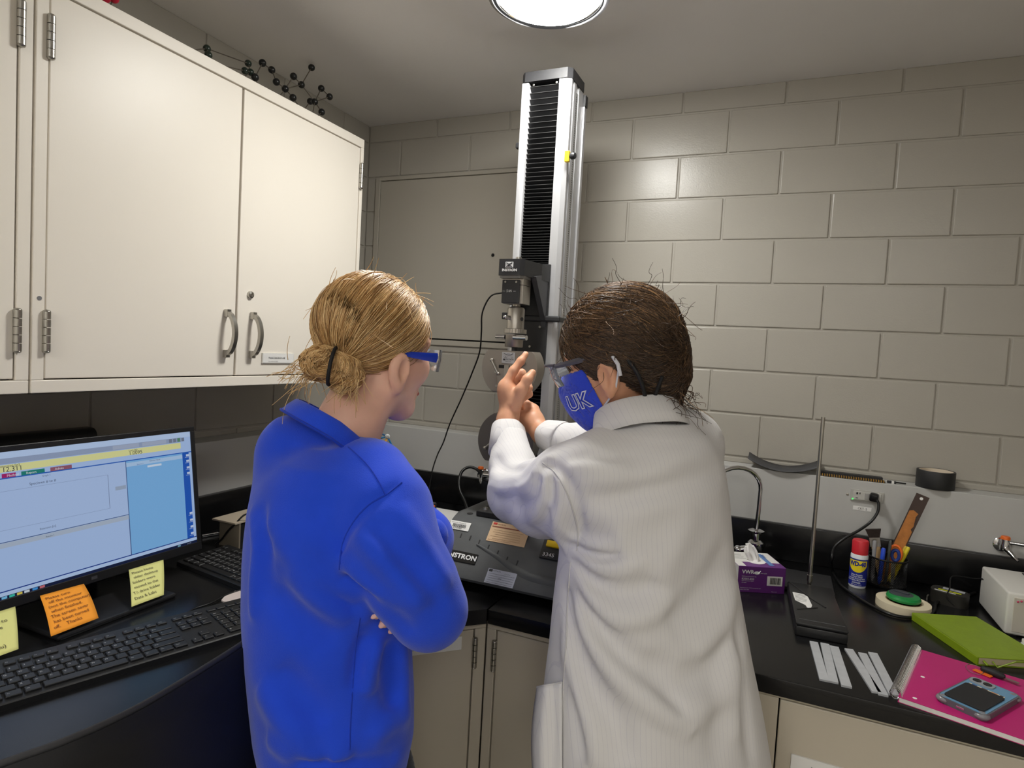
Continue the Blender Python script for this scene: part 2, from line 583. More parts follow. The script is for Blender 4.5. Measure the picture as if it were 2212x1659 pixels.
DU, NU = (0, 1, 0), (1, 0, 0)
XC = 0.33
yA0, yA1 = -1.398, -0.458
z0c, z1c = 1.337, 2.095
ta, o, u, n, ds = cabinet('wall_cabinet', 'cream steel wall cabinet with two doors hung beside the room corner', (XC, yA0, 0), DU, NU, yA1 - yA0, z0c, z1c, XC - 0.001,
    [(0.022, 0.4635, 1.361, 2.068), (0.4645, 0.926, 1.361, 2.068)], M_CAB)
for zz in (on('x', XC, 122, 87)[2], on('x', XC, 100, 716)[2]):
    hinge(ds[0], o, u, n, 0.023, zz)
for zz in (on('x', XC, 773, 378)[2], 1.43):
    hinge(ds[1], o, u, n, 0.926, zz)
pc = on('x', XC, 487, 720)
pull(ds[0], o, u, n, pc[1] - yA0, pc[2])
pc = on('x', XC, 543, 724)
pull(ds[1], o, u, n, pc[1] - yA0, pc[2])
pc = on('x', XC, 541, 637)
obj('lock', MB().lathe([(0, 0.004), (0.0035, 0.004), (0.004, 0.0055), (0.0085, 0.004), (0.0095, 0.0), (0.0095, -0.004)], pc, (1, 0, 0), 24), M_SATIN, ds[1], smooth=40)
pc = on('x', XC, 85, 644)
obj('hole_plug', MB().lathe([(0, 0.001), (0.004, 0.0008), (0.0042, -0.001)], (XC, pc[1], pc[2]), (1, 0, 0), 16), M_INKGREY, ta)
la, lb = on('x', XC, 566, 762), on('x', XC, 657, 792)
hz0, hz1 = la[2] - 0.028, la[2]
obj('label_holder', ubox(MB(), (XC, 0, 0), u, n, la[1], la[1] + 0.115, hz0, hz1, -0.002, 0.0022, 0.0008), mat('clear_label_sleeve', (214, 212, 206), 0.15), ds[1])
obj('label_card', ubox(MB(), (XC, 0, 0), u, n, la[1] + 0.002, la[1] + 0.113, hz0 + 0.002, hz1 - 0.002, 0.001, 0.0028), M_WHITEP, ds[1])
text('label_text', 'PHASE DIAGRAM LAB', 0.0072, M_INK, ds[1], (XC + 0.003, la[1] + 0.020, la[2] - 0.0155), DU, (0, 0, 1), sx=0.86)
text('label_text', 'DR. A. BISMUTH SLIDES', 0.0036, M_INKGREY, ds[1], (XC + 0.003, la[1] + 0.020, la[2] - 0.0235), DU, (0, 0, 1), sx=0.9)

tb, o, u, n, ds = cabinet('wall_cabinet', 'cream steel wall cabinet cut by the left edge of the picture', (XC, yA0 - 0.003 - 0.94, 0), DU, NU, 0.94, z0c, z1c, XC - 0.001,
    [(0.014, 0.4635, 1.361, 2.068), (0.4645, 0.918, 1.361, 2.068)], M_CAB)
for zz in (on('x', XC, 57, 57)[2], on('x', XC, 35, 714)[2]):
    hinge(ds[1], o, u, n, 0.918, zz)
pull(ds[1], o, u, n, 0.49, pc[2] - 0.08)

# base cabinets
ZB1 = ZC - WT - 0.001
def label_plate(parent, o, u, n, a, z, w, h, s, size, tx):
    ov = Vector(o); uv = Vector(u); nv = Vector(n)
    obj('label_holder', ubox(MB(), o, u, n, a, a + w, z, z + h, -0.003, 0.0014, 0.0008), M_WHITEP, parent)
    text('label_text', s, size, M_INK, parent, ov + uv * (a + tx) + nv * 0.0016 + Vector((0, 0, z + h * 0.36)), u, (0, 0, 1))
FB = 0.022
# corner unit: diagonal front
dd = Vector((1, 1, 0)).normalized(); dn = Vector((1, -1, 0)).normalized()
P1 = Vector((XD - 0.0091, YF + FB, 0)) - dd * 0.001
LD = (XD - XF) * math.sqrt(2)
P0 = P1 - dd * LD
t, o, u, n, ds = cabinet('base_cabinet', 'beige corner base cabinet with a diagonal door between the two people', P0, dd, dn, LD, 0.1, ZB1, 0.05,
    [(0.004, LD - 0.026, 0.14, ZB1 - 0.018)], M_BASECAB)
hinge(ds[0], o, u, n, LD - 0.026, 0.790, 0.066, 0.0062)
hinge(ds[0], o, u, n, LD - 0.026, 0.25, 0.066, 0.0062)
label_plate(ds[0], o, u, n, 0.045, 0.80, 0.125, 0.030, 'LAB REPORTS', 0.0105, 0.012)
# units along the back wall
xr0 = XD - 0.0085
xr1 = float(on('y', YF + FB, 1640, 1500)[0]) - 0.02
t, o, u, n, ds = cabinet('base_cabinet', 'beige base cabinet with a hinged door right of the corner unit', (xr0, YF + FB, 0), (1, 0, 0), (0, -1, 0), xr1 - xr0, 0.1, ZB1, 0.6,
    [(0.022, xr1 - xr0 - 0.02, 0.14, ZB1 - 0.018)], M_BASECAB)
hinge(ds[0], o, u, n, 0.022, 0.785, 0.066, 0.0062)
hinge(ds[0], o, u, n, 0.022, 0.25, 0.066, 0.0062)
pull(ds[0], o, u, n, xr1 - xr0 - 0.05, 0.77)
xg = float(on('y', YF + FB, 1681, 1510)[0])
t, o, u, n, ds = cabinet('base_cabinet', 'beige base cabinet under the pink notebook', (xr1 + 0.001, YF + FB, 0), (1, 0, 0), (0, -1, 0), 0.62, 0.1, ZB1, 0.6,
    [(xg - xr1, 0.60, 0.14, ZB1 - 0.012)], M_BASECAB)
pl = on('y', YF + FB, 1708, 1628)
label_plate(ds[0], o, u, n, pl[0] - xr1, pl[2] - 0.034, 0.14, 0.034, 'YBCO LAB', 0.0125, 0.034)
t, o, u, n, ds = cabinet('base_cabinet', 'beige base cabinet at the far right end of the worktop', (xr1 + 0.623, YF + FB, 0), (1, 0, 0), (0, -1, 0), 0.7, 0.1, ZB1, 0.6,
    [(0.02, 0.68, 0.14, ZB1 - 0.018)], M_BASECAB)
# ------------------------------------------------------------------ universal testing machine
M_ALU = mat('anodised_aluminium', (178, 178, 180), 0.38, 0.35, bump=0.02, bscale=300, stretch=(20, 20, 1))
M_ALUD = mat('aluminium_side', (160, 160, 160), 0.36, 0.6)
M_BELL = mat('black_bellows', (22, 22, 23), 0.42)
M_PLEAT = mat('pleat_edge_grey', (46, 46, 46), 0.7)
M_MBLK = mat('machine_black', (38, 38, 40), 0.45, bump=0.06, bscale=500)
M_MGREY = mat('machine_grey', (84, 86, 88), 0.48, bump=0.10, bscale=600, var=0.03, vscale=40)
M_STEEL = mat('brushed_steel', (168, 163, 155), 0.34, 0.9, bump=0.05, bscale=200, stretch=(1, 1, 30))
M_GRIP = mat('grip_steel', (150, 143, 134), 0.42, 0.8, bump=0.04, bscale=300)
M_GRIPD = mat('grip_steel_dark', (112, 106, 100), 0.45, 0.8, bump=0.04, bscale=300)
M_YEL = mat('yellow_paint', (236, 196, 20), 0.4)
M_ORNG = mat('orange_plastic', (232, 110, 36), 0.4)
M_CABLE = mat('black_cable', (16, 16, 17), 0.38)
M_LETW = mat('white_lettering', (228, 228, 228), 0.5)
M_RED = mat('red_print', (196, 52, 48), 0.5)
M_TAN = mat('tan_label', (222, 190, 152), 0.45)
M_TANINK = mat('brown_ink', (140, 78, 58), 0.5)
M_BLUELAB = mat('pale_blue_label', (170, 174, 190), 0.45)

AX, AY = 0.947, -0.615
T = thing('testing_machine', 'tall single column materials testing machine with black bellows on the corner worktop', 'machine', (0.98, -0.4, ZC))
# base housing, front to back profile pushed along x
prof = [(-0.125, 0.925), (-0.125, 1.030), (-0.14, 1.036), (-0.655, 1.036), (-0.680, 1.033), (-0.703, 1.022), (-0.726, 1.002), (-0.775, 0.950), (-0.792, 0.932), (-0.797, 0.922), (-0.793, 0.915), (-0.14, 0.915)]
BX0, BX1 = 0.832, 1.225
mb = MB().prism([(BX0, y, z) for y, z in prof], (BX1 - BX0, 0, 0))
es = [e for e in mb.bm.edges if abs((e.verts[0].co - e.verts[1].co).x) < 1e-6]
bmesh.ops.bevel(mb.bm, geom=es, offset=0.008, segments=3, profile=0.5, affect='EDGES')
base = obj('base', mb, M_MGREY, T, smooth=35)
for fx in (BX0 + 0.05, BX1 - 0.05):
    for fy in (-0.74, -0.18):
        obj('foot', MB().cyl((fx, fy, ZC), (fx, fy, 0.920), 0.02), M_MBLK, T, smooth=40)
SN = np.array([0, -0.728, 0.686]); SP = np.array([0.9, -0.7505, 0.976]); SU = (1, 0, 0); SV = (0, 0.686, 0.728)
def slope(x, y):
    r = FWD + RGT * (x - 1106) / FPX - UPV * (y - 829.5) / FPX
    tt = np.dot(SP - CAM, SN) / np.dot(r, SN)
    return CAM + r * tt
def decal(mb, c, w, h, th=0.0012, bev=0.0, lift=0.0006):
    M_ = basis((0, 0, 0), SU, SV)
    return mb.box(Vector(c) + Vector(SN) * (lift), (w, h, th), M_, bev)
def plate(name, corners, m, th=0.0012, bev=0.0, lift=0.0006):
    P = [slope(*c) for c in corners]
    c = sum(P) / len(P)
    w = abs(P[1][0] - P[0][0]); h = abs(np.dot(P[0] - P[-1], SV))
    return obj(name, decal(MB(), c, w, h, th, bev, lift), m, T), c, w, h
def stxt(name, s, size, m, c, dx, dv, **k):
    o = Vector(c) + Vector(SU) * dx + Vector(SV) * dv + Vector(SN) * k.pop('lift', 0.0013)
    return text(name, s, size, m, T, o, SU, SV, **k)
# name badge
pb, c, w, h = plate('name_badge', [(960, 1183), (1031, 1199), (1028, 1222), (957, 1206)], mat('badge_black', (20, 20, 21), 0.3), 0.004, 0.0015)
stxt('lettering', 'INSTRON', 0.0165, M_LETW, c, -w / 2 + 0.012, -0.005, bold=0.0006, sx=1.12, lift=0.0028)
# asset tag
pb, c, w, h = plate('asset_tag', [(974, 1123), (1017, 1130), (1012, 1149), (970, 1141)], M_WHITEP)
stxt('lettering', 'University of Kentucky', 0.0042, M_INK, c, -w / 2 + 0.004, h * 0.24, sx=1.05)
stxt('lettering', 'A349984', 0.006, M_INK, c, -w / 2 + 0.013, -h * 0.42, sx=1.1)
bars = MB()
random.seed(3)
xx = -w / 2 + 0.010
while xx < w / 2 - 0.010:
    bw = random.choice((0.0006, 0.0011, 0.0015))
    decal(bars, Vector(c) + Vector(SU) * xx + Vector(SV) * (-0.001), bw, h * 0.38, 0.0004, 0, 0.0016)
    xx += bw + random.choice((0.0007, 0.0012))
obj('bar_code', bars, M_INK, T)
# tan calibration plate
pb, c, w, h = plate('warning_plate', [(1065, 1127), (1146, 1142), (1132, 1181), (1051, 1168)], M_TAN)
obj('warning_band', decal(MB(), Vector(c) + Vector(SV) * h * 0.26, w * 0.94, 0.0028, 0.0004, 0, 0.0016), M_TANINK, T)
stxt('lettering', 'INSTRON', 0.005, M_TANINK, c, -w / 2 + 0.016, h * 0.36)
obj('plate_logo', decal(MB(), Vector(c) + Vector(SU) * (-w / 2 + 0.009) + Vector(SV) * h * 0.41, 0.010, 0.0055, 0.0004, 0, 0.0016), M_RED, T)
for i in range(5):
    obj('print_line', decal(MB(), Vector(c) + Vector(SV) * (h * (0.10 - 0.11 * i)) + Vector(SU) * (-0.004 if i % 2 else 0), w * (0.78 - 0.06 * (i % 3)), 0.0008, 0.0003, 0, 0.0015), mat('faint_tan_ink', (196, 160, 124), 0.5), T)
stxt('lettering', 'Read the manual before use of this machine', 0.0034, M_TANINK, c, -w / 2 + 0.004, -h * 0.44)
# pale calibration sticker
pb, c, w, h = plate('calibration_sticker', [(1053, 1226), (1114, 1240), (1111, 1273), (1049, 1258)], M_BLUELAB)
obj('sticker_logo', decal(MB(), Vector(c) + Vector(SU) * (-w / 2 + 0.007) + Vector(SV) * h * 0.38, 0.009, 0.006, 0.0004, 0, 0.0016), M_INK, T)
stxt('lettering', 'INSTRON', 0.0045, M_INK, c, -w / 2 + 0.013, h * 0.34)
for i in range(5):
    obj('print_line', decal(MB(), Vector(c) + Vector(SV) * (h * (0.18 - 0.15 * i)), w * 0.9, 0.0006, 0.0003, 0, 0.0015), M_INKGREY, T)
stxt('lettering', '5943', 0.0045, M_INK, c, -0.006, -h * 0.12)
stxt('lettering', 'Cal Due', 0.0045, M_INKGREY, c, 0.006, h * 0.26, shear=0.3)
# vents along a curve
for (vx, vy) in ((977, 1153), (996, 1157), (1016, 1162), (1035, 1171), (1055, 1182), (1075, 1194), (1095, 1208), (1117, 1216)):
    p = slope(vx, vy)
    obj('vent_slot', decal(MB(), p, 0.0032, 0.013, 0.002, 0.0008, 0.0), M_MBLK, T)
# swept lower lip
pts = [slope(x, y) for x, y in ((1030, 1176), (1050, 1188), (1075, 1203), (1100, 1221), (1130, 1239), (1160, 1250), (1200, 1258), (1240, 1266))]
pts = catmull(pts, 5)
mb = MB()
rows = []
for i, p in enumerate(pts):
    k = i / (len(pts) - 1)
    wv = 0.004 + 0.010 * min(1, k * 2)
    rows.append([Vector(p) + Vector(SV) * wv * 0.9 + Vector(SN) * -0.002, Vector(p) + Vector(SV) * wv * 0.3 + Vector(SN) * (0.003 + 0.002 * k), Vector(p) - Vector(SV) * wv * 0.3 + Vector(SN) * (0.003 + 0.002 * k), Vector(p) - Vector(SV) * wv + Vector(SN) * -0.002])
mb.grid(rows)
obj('swept_lip', mb, M_MGREY, T, smooth=80)
# control pod at the right of the base
p = slope(1172, 1180)
obj('control_pod', decal(MB(), Vector(p) + Vector(SU) * 0.048 + Vector(SV) * 0.0, 0.095, 0.062, 0.010, 0.003, 0.002), M_MBLK, T, smooth=40)
p = slope(1189, 1180)
obj('yellow_button', decal(MB(), Vector(p) + Vector(SU) * 0.012 + Vector(SV) * 0.002, 0.040, 0.016, 0.008, 0.002, 0.008), M_YEL, T, smooth=40)
stxt('lettering', '3345', 0.013, M_LETW, slope(1172, 1203), 0.0, 0.0, lift=0.0078, sx=1.15)
# deck plate with bolts
dk = obj('deck_plate', MB().bb(0.888, 1.04, -0.665, -0.40, 1.036, 1.050, 0.002), M_MBLK, T)
for bx, by in ((0.903, -0.640), (0.903, -0.585), (1.02, -0.640), (1.02, -0.585), (0.903, -0.43), (1.02, -0.43)):
    obj('bolt', MB().lathe([(0, 0.006), (0.003, 0.006), (0.0035, 0.003), (0.0065, 0.004), (0.0075, 0.0)], (bx, by, 1.050), n=16), M_SATIN, T, smooth=40)
obj('level_hole', MB().lathe([(0, 0.0005), (0.0075, 0.0005), (0.008, -0.002)], (0.866, -0.655, 1.0365), n=20), M_MBLK, T)

# column
CX0, CX1, CYF, CYR, CZT = 0.876, 1.017, -0.500, -0.392, 2.190
obj('column_rail', MB().bb(CX0, 0.897, CYF, CYR, 1.03, CZT, 0.003), M_ALU, T, smooth=40)
mb = MB().prism([(0.984, CYF, 1.03), (1.006, CYF, 1.03), (CX1, CYF + 0.008, 1.03), (CX1, -0.482, 1.03), (CX1 - 0.004, -0.482, 1.03), (CX1 - 0.004, -0.470, 1.03), (CX1, -0.470, 1.03), (CX1, -0.452, 1.03), (CX1 - 0.003, -0.452, 1.03), (CX1 - 0.003, -0.430, 1.03), (CX1, -0.430, 1.03), (CX1, CYR, 1.03), (0.984, CYR, 1.03)], (0, 0, CZT - 1.03))
obj('column_rail', mb, M_ALU, T)
obj('column_back', MB().bb(0.897, 0.984, -0.44, CYR, 1.03, CZT - 0.004), M_MBLK, T)
obj('scale_strip', MB().bb(CX1 - 0.003, CX1 - 0.0012, -0.450, -0.432, 1.10, CZT - 0.02), M_ALUD, T)
tk = MB()
zz = 1.12
while zz < CZT - 0.03:
    tk.bb(CX1 - 0.0013, CX1 - 0.0008, -0.449, -0.441, zz, zz + 0.0012); zz += 0.006
obj('scale_marks', tk, M_INK, T)
obj('column_cap', MB().prism([(CX0 - 0.002, CYF + 0.010, CZT), (CX0 + 0.010, CYF - 0.003, CZT), (1.007, CYF - 0.003, CZT), (CX1 + 0.002, CYF + 0.008, CZT), (CX1 + 0.002, CYR - 0.002, CZT), (CX0 - 0.002, CYR - 0.002, CZT)], (0, 0, 0.026)), M_MBLK, T)
obj('cap_bolt', MB().lathe([(0, 0.008), (0.006, 0.008), (0.009, 0.0)], (0.975, -0.46, CZT + 0.026), n=16), M_SATIN, T, smooth=40)
for sx_ in (0.908, 0.974):
    obj('cap_screw', MB().lathe([(0, 0.001), (0.003, 0.0005), (0.003, -0.001)], (sx_, CYF + 0.0065, CZT - 0.006), (0, -1, 0), 10), M_SATIN, T)
obj('rod_channel', MB().bb(1.004, 1.022, -0.388, -0.372, 1.04, CZT - 0.035), M_ALU, T)
obj('rod_cap', MB().bb(1.002, 1.024, -0.390, -0.370, CZT - 0.035, CZT - 0.005), M_MBLK, T)
# pleated bellows, closer together near the crosshead
def bellows(z0, z1, s0, s1):
    mb = MB(); zs = []; z = z0
    while z < z1 - 0.002:
        k = (z - z0) / (z1 - z0)
        s = s0 + (s1 - s0) * k
        zs.append((z, -0.476)); zs.append((z + s * 0.86, -0.489)); zs.append((z + s * 0.95, -0.490)); z += s
    rows = [[(0.897, y, zz), (0.984, y, zz)] for zz, y in zs if zz <= z1]
    for zz, y in zs[2::3]:
        if zz <= z1: obj('pleat_edge', MB().bb(0.8975, 0.9835, -0.4912, -0.4895, zz - 0.0007, zz + 0.0003), M_PLEAT, T)
    return mb.grid(rows)
obj('bellows', bellows(1.70, CZT, 0.0062, 0.0175), M_BELL, T)
obj('bellows', bellows(1.05, 1.42, 0.0150, 0.0085), M_BELL, T)
# stops on the column
p = on('x', CX1, 1223, 339)
for sp in (p, np.array([CX1, -0.478, 1.415])):
    obj('limit_stop', MB().bb(CX1 - 0.002, CX1 + 0.010, sp[1] - 0.008, sp[1] + 0.004, sp[2] - 0.014, sp[2] + 0.014, 0.001), M_YEL, T)
    obj('stop_knob', MB().lathe([(0.003, 0.006), (0.003, 0.014), (0.009, 0.016), (0.0095, 0.024), (0.007, 0.028), (0, 0.029)], (CX1, sp[1], sp[2]), (1, -0.25, 0), 16), M_MBLK, T, smooth=40)
obj('stop_knob', MB().bb(CX0 - 0.014, CX0, -0.49, -0.475, 2.020, 2.036, 0.003), M_MBLK, T)

# crosshead
ch = MB().prism([(0.907, -0.648, 1.652), (0.912, -0.655, 1.652), (0.968, -0.655, 1.652), (0.976, -0.645, 1.652), (0.990, -0.560, 1.652), (0.992, -0.495, 1.652), (0.905, -0.495, 1.652)], (0, 0, 0.040))
obj('crosshead', ch, M_MBLK, T)
obj('crosshead_lip', MB().prism([(0.912, -0.650, 1.645), (0.968, -0.650, 1.645), (0.976, -0.640, 1.645), (0.976, -0.60, 1.645), (0.912, -0.60, 1.645)], (0, 0, 0.0075)), mat('lip_grey', (120, 118, 114), 0.4), T)
obj('gusset', MB().prism([(0.976, -0.600, 1.655), (0.976, -0.505, 1.675), (0.976, -0.498, 1.66), (0.976, -0.500, 1.50), (0.976, -0.512, 1.545)], (0.014, 0, 0)), mat('gusset_grey', (60, 61, 64), 0.42), T)
obj('gusset', MB().prism([(0.902, -0.600, 1.655), (0.902, -0.505, 1.675), (0.902, -0.500, 1.50), (0.902, -0.512, 1.545)], (0.010, 0, 0)), M_MBLK, T)
obj('carriage_plate', MB().bb(0.899, 0.992, -0.508, -0.494, 1.425, 1.70, 0.001), M_MBLK, T)
obj('carriage_arm', MB().bb(0.885, 1.030, -0.516, -0.502, 1.546, 1.562, 0.004), M_MBLK, T)
obj('carriage_arm', MB().bb(1.018, 1.030, -0.512, -0.45, 1.548, 1.560, 0.002), M_MBLK, T)
obj('carriage_arm', MB().bb(0.872, 0.892, -0.540, -0.500, 1.548, 1.566, 0.002), M_MBLK, T)
for px_, py_ in ((1166, 706), (1142, 748)):
    p = on('y', -0.516, px_, py_)
    obj('screw', MB().lathe([(0, 0.002), (0.003, 0.002), (0.004, 0.0)], (p[0], -0.5155 if py_ < 720 else -0.508, p[2]), (0, -1, 0), 14), M_SATIN, T, smooth=40)
# maker's mark on the crosshead
mk = MB().bb(0.9285, 0.9495, -0.6562, -0.6548, 1.6705, 1.6845)
obj('maker_badge', mk, M_LETW, T)
bl = MB()
for a, b in (((0.931, 1.6825), (0.947, 1.672)), ((0.947, 1.6825), (0.931, 1.672)), ((0.935, 1.6795), (0.943, 1.6795)), ((0.936, 1.6725), (0.939, 1.6755)), ((0.942, 1.6725), (0.939, 1.6755))):
    bl.tube([(a[0], -0.6565, a[1]), (b[0], -0.6565, b[1])], 0.0012, 6)
obj('badge_strokes', bl, M_INK, T)
text('lettering', 'INSTRON', 0.0085, M_LETW, T, (0.9195, -0.6552, 1.6615), (1, 0, 0), (0, 0, 1), bold=0.0004, sx=1.12)
obj('head_bolt', MB().lathe([(0, 0.009), (0.007, 0.009), (0.0075, 0.0)], (0.948, -0.62, 1.692), n=20), M_SATIN, T, smooth=40)
# load cell
obj('load_cell', MB().bb(0.9185, 0.973, -0.640, -0.590, 1.582, 1.646, 0.001), M_STEEL, T)
cf = obj('cell_cover', MB().bb(0.9175, 0.965, -0.646, -0.640, 1.583, 1.641, 0.0012), M_MBLK, T)
obj('cell_gap', MB().bb(0.964, 0.9735, -0.641, -0.600, 1.6285, 1.6298), M_DARKGAP, T)
text('lettering', '\u2014  5 kN  \u2014', 0.0085, M_LETW, T, (0.920, -0.646, 1.6105), (1, 0, 0), (0, 0, 1), sx=0.83)
for sx_ in (0.9265, 0.9565):
    obj('screw', MB().lathe([(0, 0.0015), (0.0024, 0.0015), (0.003, 0.0)], (sx_, -0.646, 1.636), (0, -1, 0), 12), M_SATIN, T, smooth=40)
obj('cell_socket', MB().cyl((0.9185, -0.615, 1.612), (0.910, -0.617, 1.612), 0.006, 0.005, 14), mat('brass', (190, 164, 96), 0.3, 0.9), T, smooth=40)
# coupling, lock ring, clevis
obj('coupling', MB().lathe([(0, 1.586), (0.010, 1.586), (0.010, 1.577), (0.020, 1.574), (0.0225, 1.570), (0.0225, 1.520), (0, 1.520)], (AX, AY, 0), n=40), M_STEEL, T, smooth=40)
obj('coupling_hole', MB().lathe([(0, 0.0006), (0.005, 0.0006), (0.005, -0.003)], (AX + 0.0205, AY - 0.0085, 1.545), (0.92, -0.38, 0), 16), M_MBLK, T)
obj('locking_pin', MB().cyl((AX - 0.007, AY - 0.018, 1.5465), (AX - 0.013, AY - 0.037, 1.5475), 0.0055, n=16).ball((AX - 0.013, AY - 0.037, 1.5475), 0.0055, 12), M_CHROME, T, smooth=40)
rg = MB()
N = 60
ringv = []
for h_ in (1.519, 1.508):
    ringv.append([rg.bm.verts.new(Vector((AX + (0.0292 + 0.0005 * (k % 2)) * math.cos(2 * math.pi * k / N), AY + (0.0292 + 0.0005 * (k % 2)) * math.sin(2 * math.pi * k / N), h_))) for k in range(N)])
for k in range(N):
    rg.bm.faces.new((ringv[0][k], ringv[0][(k + 1) % N], ringv[1][(k + 1) % N], ringv[1][k]))
rg.bm.faces.new(ringv[0]); rg.bm.faces.new(ringv[1][::-1])
obj('knurled_ring', rg, M_STEEL, T)
obj('clevis', MB().lathe([(0, 1.505), (0.0235, 1.505), (0.0235, 1.475), (0.022, 1.473), (0, 1.473)], (AX - 0.001, AY, 0), n=40), M_GRIP, T, smooth=40)
obj('clevis_pin', MB().cyl((0.898, AY - 0.008, 1.4975), (0.924, AY - 0.008, 1.4975), 0.0062, n=18), M_CHROME, T, smooth=40)
obj('clevis_pin', MB().cyl((0.955, AY - 0.024, 1.4975), (0.992, AY - 0.030, 1.4975), 0.0065, n=18), M_CHROME, T, smooth=40)
obj('stem', MB().cyl((AX, AY, 1.474), (AX, AY, 1.455), 0.011, n=20), M_MBLK, T, smooth=40)
obj('stem_sleeve', MB().bb(AX - 0.005, AX - 0.001, AY - 0.016, AY - 0.010, 1.463, 1.472), M_WHITEP, T)
# disc shaped grips
def disc(cz, r, ztop, zbot, m, y0, y1):
    pts = []
    for k in range(72):
        a = 2 * math.pi * k / 72
        x, z = r * math.cos(a), r * math.sin(a)
        pts.append((AX + x, y0, cz + max(min(z, ztop), zbot)))
    mb = MB().prism(pts, (0, y1 - y0, 0))
    es = [e for e in mb.bm.edges if abs(e.verts[0].co.y - e.verts[1].co.y) < 1e-6]
    bmesh.ops.bevel(mb.bm, geom=es, offset=0.0015, segments=2, profile=0.5, affect='EDGES')
    return mb
GZ = 1.4195
obj('upper_grip', disc(GZ, 0.0765, 0.044, -0.064, M_GRIP, -0.640, -0.590), M_GRIP, T, smooth=30)
obj('name_plate', MB().bb(0.926, 0.962, -0.6418, -0.640, 1.431, 1.459, 0.0005), M_ALU, T)
text('lettering', '2710', 0.004, M_INK, T, (0.939, -0.6418, 1.4545), (1, 0, 0), (0, 0, 1))
text('lettering', 'INSTRON', 0.0055, M_INK, T, (0.938, -0.6418, 1.4395), (1, 0, 0), (0, 0, 1), sx=0.9)
text('lettering', 'GRIP 5 kN', 0.0036, M_INK, T, (0.936, -0.6418, 1.4345), (1, 0, 0), (0, 0, 1))
ar = MB()
ar.tube([(0.931, -0.6422, 1.4565), (0.938, -0.6422, 1.4535), (0.944, -0.6422, 1.4525), (0.951, -0.6422, 1.4535), (0.957, -0.6422, 1.4565)], 0.0007, 6)
for hx in (0.932, 0.937, 0.952):
    ar.tube([(hx, -0.6422, 1.4485), (hx, -0.6422, 1.4465), (hx + 0.002, -0.6422, 1.4445), (hx + 0.004, -0.6422, 1.4465), (hx + 0.004, -0.6422, 1.4485)], 0.0003, 5)
obj('plate_marks', ar, M_INK, T)
obj('plate_logo', MB().bb(0.930, 0.936, -0.6422, -0.6416, 1.4385, 1.4425), M_INK, T)
obj('jaw_opening', MB().bb(0.917, 0.965, -0.6405, -0.636, 1.417, 1.427, 0.002), M_DARKGAP, T)
obj('jaw', MB().bb(0.934, 0.947, -0.643, -0.600, 1.352, 1.426, 0.001), M_STEEL, T)
obj('jaw', MB().bb(0.949, 0.962, -0.643, -0.600, 1.352, 1.426, 0.001), M_STEEL, T)
def lever(pts):
    mb = MB().tube(pts, 0.0028, 10).ball(pts[0], 0.0052, 12, (1, 0.6, 1)).ball(pts[-1], 0.0045, 12, (1, 0.6, 1))
    return obj('lever', mb, M_STEEL, T, smooth=40)
lever([(0.899, -0.645, 1.437), (0.914, -0.645, 1.4115), (0.919, -0.645, 1.4035)])
lever([(0.987, -0.645, 1.434), (0.972, -0.645, 1.418)])
for p in ((0.9105, 1.4075), (0.9155, 1.372)):
    obj('screw', MB().lathe([(0, 0.003), (0.003, 0.003), (0.0036, 0)], (p[0], -0.640, p[1]), (0, -1, 0), 12), M_SATIN, T, smooth=40)
obj('spring_wire', MB().tube([(0.9105, -0.642, 1.4075), (0.913, -0.642, 1.390), (0.9155, -0.642, 1.372)], 0.0005, 5), M_STEEL, T)
LZ = 1.232
obj('lower_grip', disc(LZ, 0.077, 0.0735, -0.055, M_GRIPD, -0.640, -0.590), M_GRIPD, T, smooth=30)
obj('jaw', MB().bb(0.934, 0.947, -0.643, -0.600, 1.200, 1.300, 0.001), M_STEEL, T)
obj('jaw', MB().bb(0.949, 0.962, -0.643, -0.600, 1.200, 1.300, 0.001), M_STEEL, T)
lever([(0.893, -0.645, 1.209), (0.905, -0.645, 1.220), (0.918, -0.645, 1.232)])
obj('screw', MB().lathe([(0, 0.004), (0.005, 0.004), (0.006, 0)], (0.958, -0.640, 1.293), (0, -1, 0), 16), M_CHROME, T, smooth=40)
obj('lower_adapter', MB().lathe([(0, 1.19), (0.0225, 1.19), (0.0225, 1.10), (0.032, 1.095), (0.032, 1.075), (0.026, 1.07), (0.026, 1.05), (0, 1.05)], (AX, AY, 0), n=40), M_STEEL, T, smooth=40)
obj('adapter_pin', MB().cyl((0.886, AY - 0.012, 1.137), (0.99, AY - 0.012, 1.137), 0.0062, n=18), M_CHROME, T, smooth=40)
tag(obj('test_specimen', MB().bb(0.9405, 0.9555, -0.628, -0.6245, 1.255, 1.372), M_STEEL, loc=(0.948, -0.626, 1.255)), 'thin metal test strip clamped between the two disc grips', 'test strip')
# cable of the load cell, hanging behind to the worktop
cp = [(0.910, -0.617, 1.612)]
for x, y, yy in ((1060, 640, -0.60), (1042, 675, -0.58), (1040, 715, -0.56), (1036, 760, -0.53), (1020, 805, -0.50), (998, 858, -0.46), (972, 915, -0.42), (958, 955, -0.39), (944, 985, -0.36), (933, 1020, -0.33), (926, 1060, -0.30), (921, 1082, -0.28)):
    cp.append(on('y', yy, x, y))
cp.append(np.array([0.44, -0.24, ZC + 0.004])); cp.append(np.array([0.50, -0.20, ZC + 0.004]))
obj('sensor_cable', MB().tube(catmull(cp, 6), 0.0021, 8), M_CABLE, T, smooth=80)
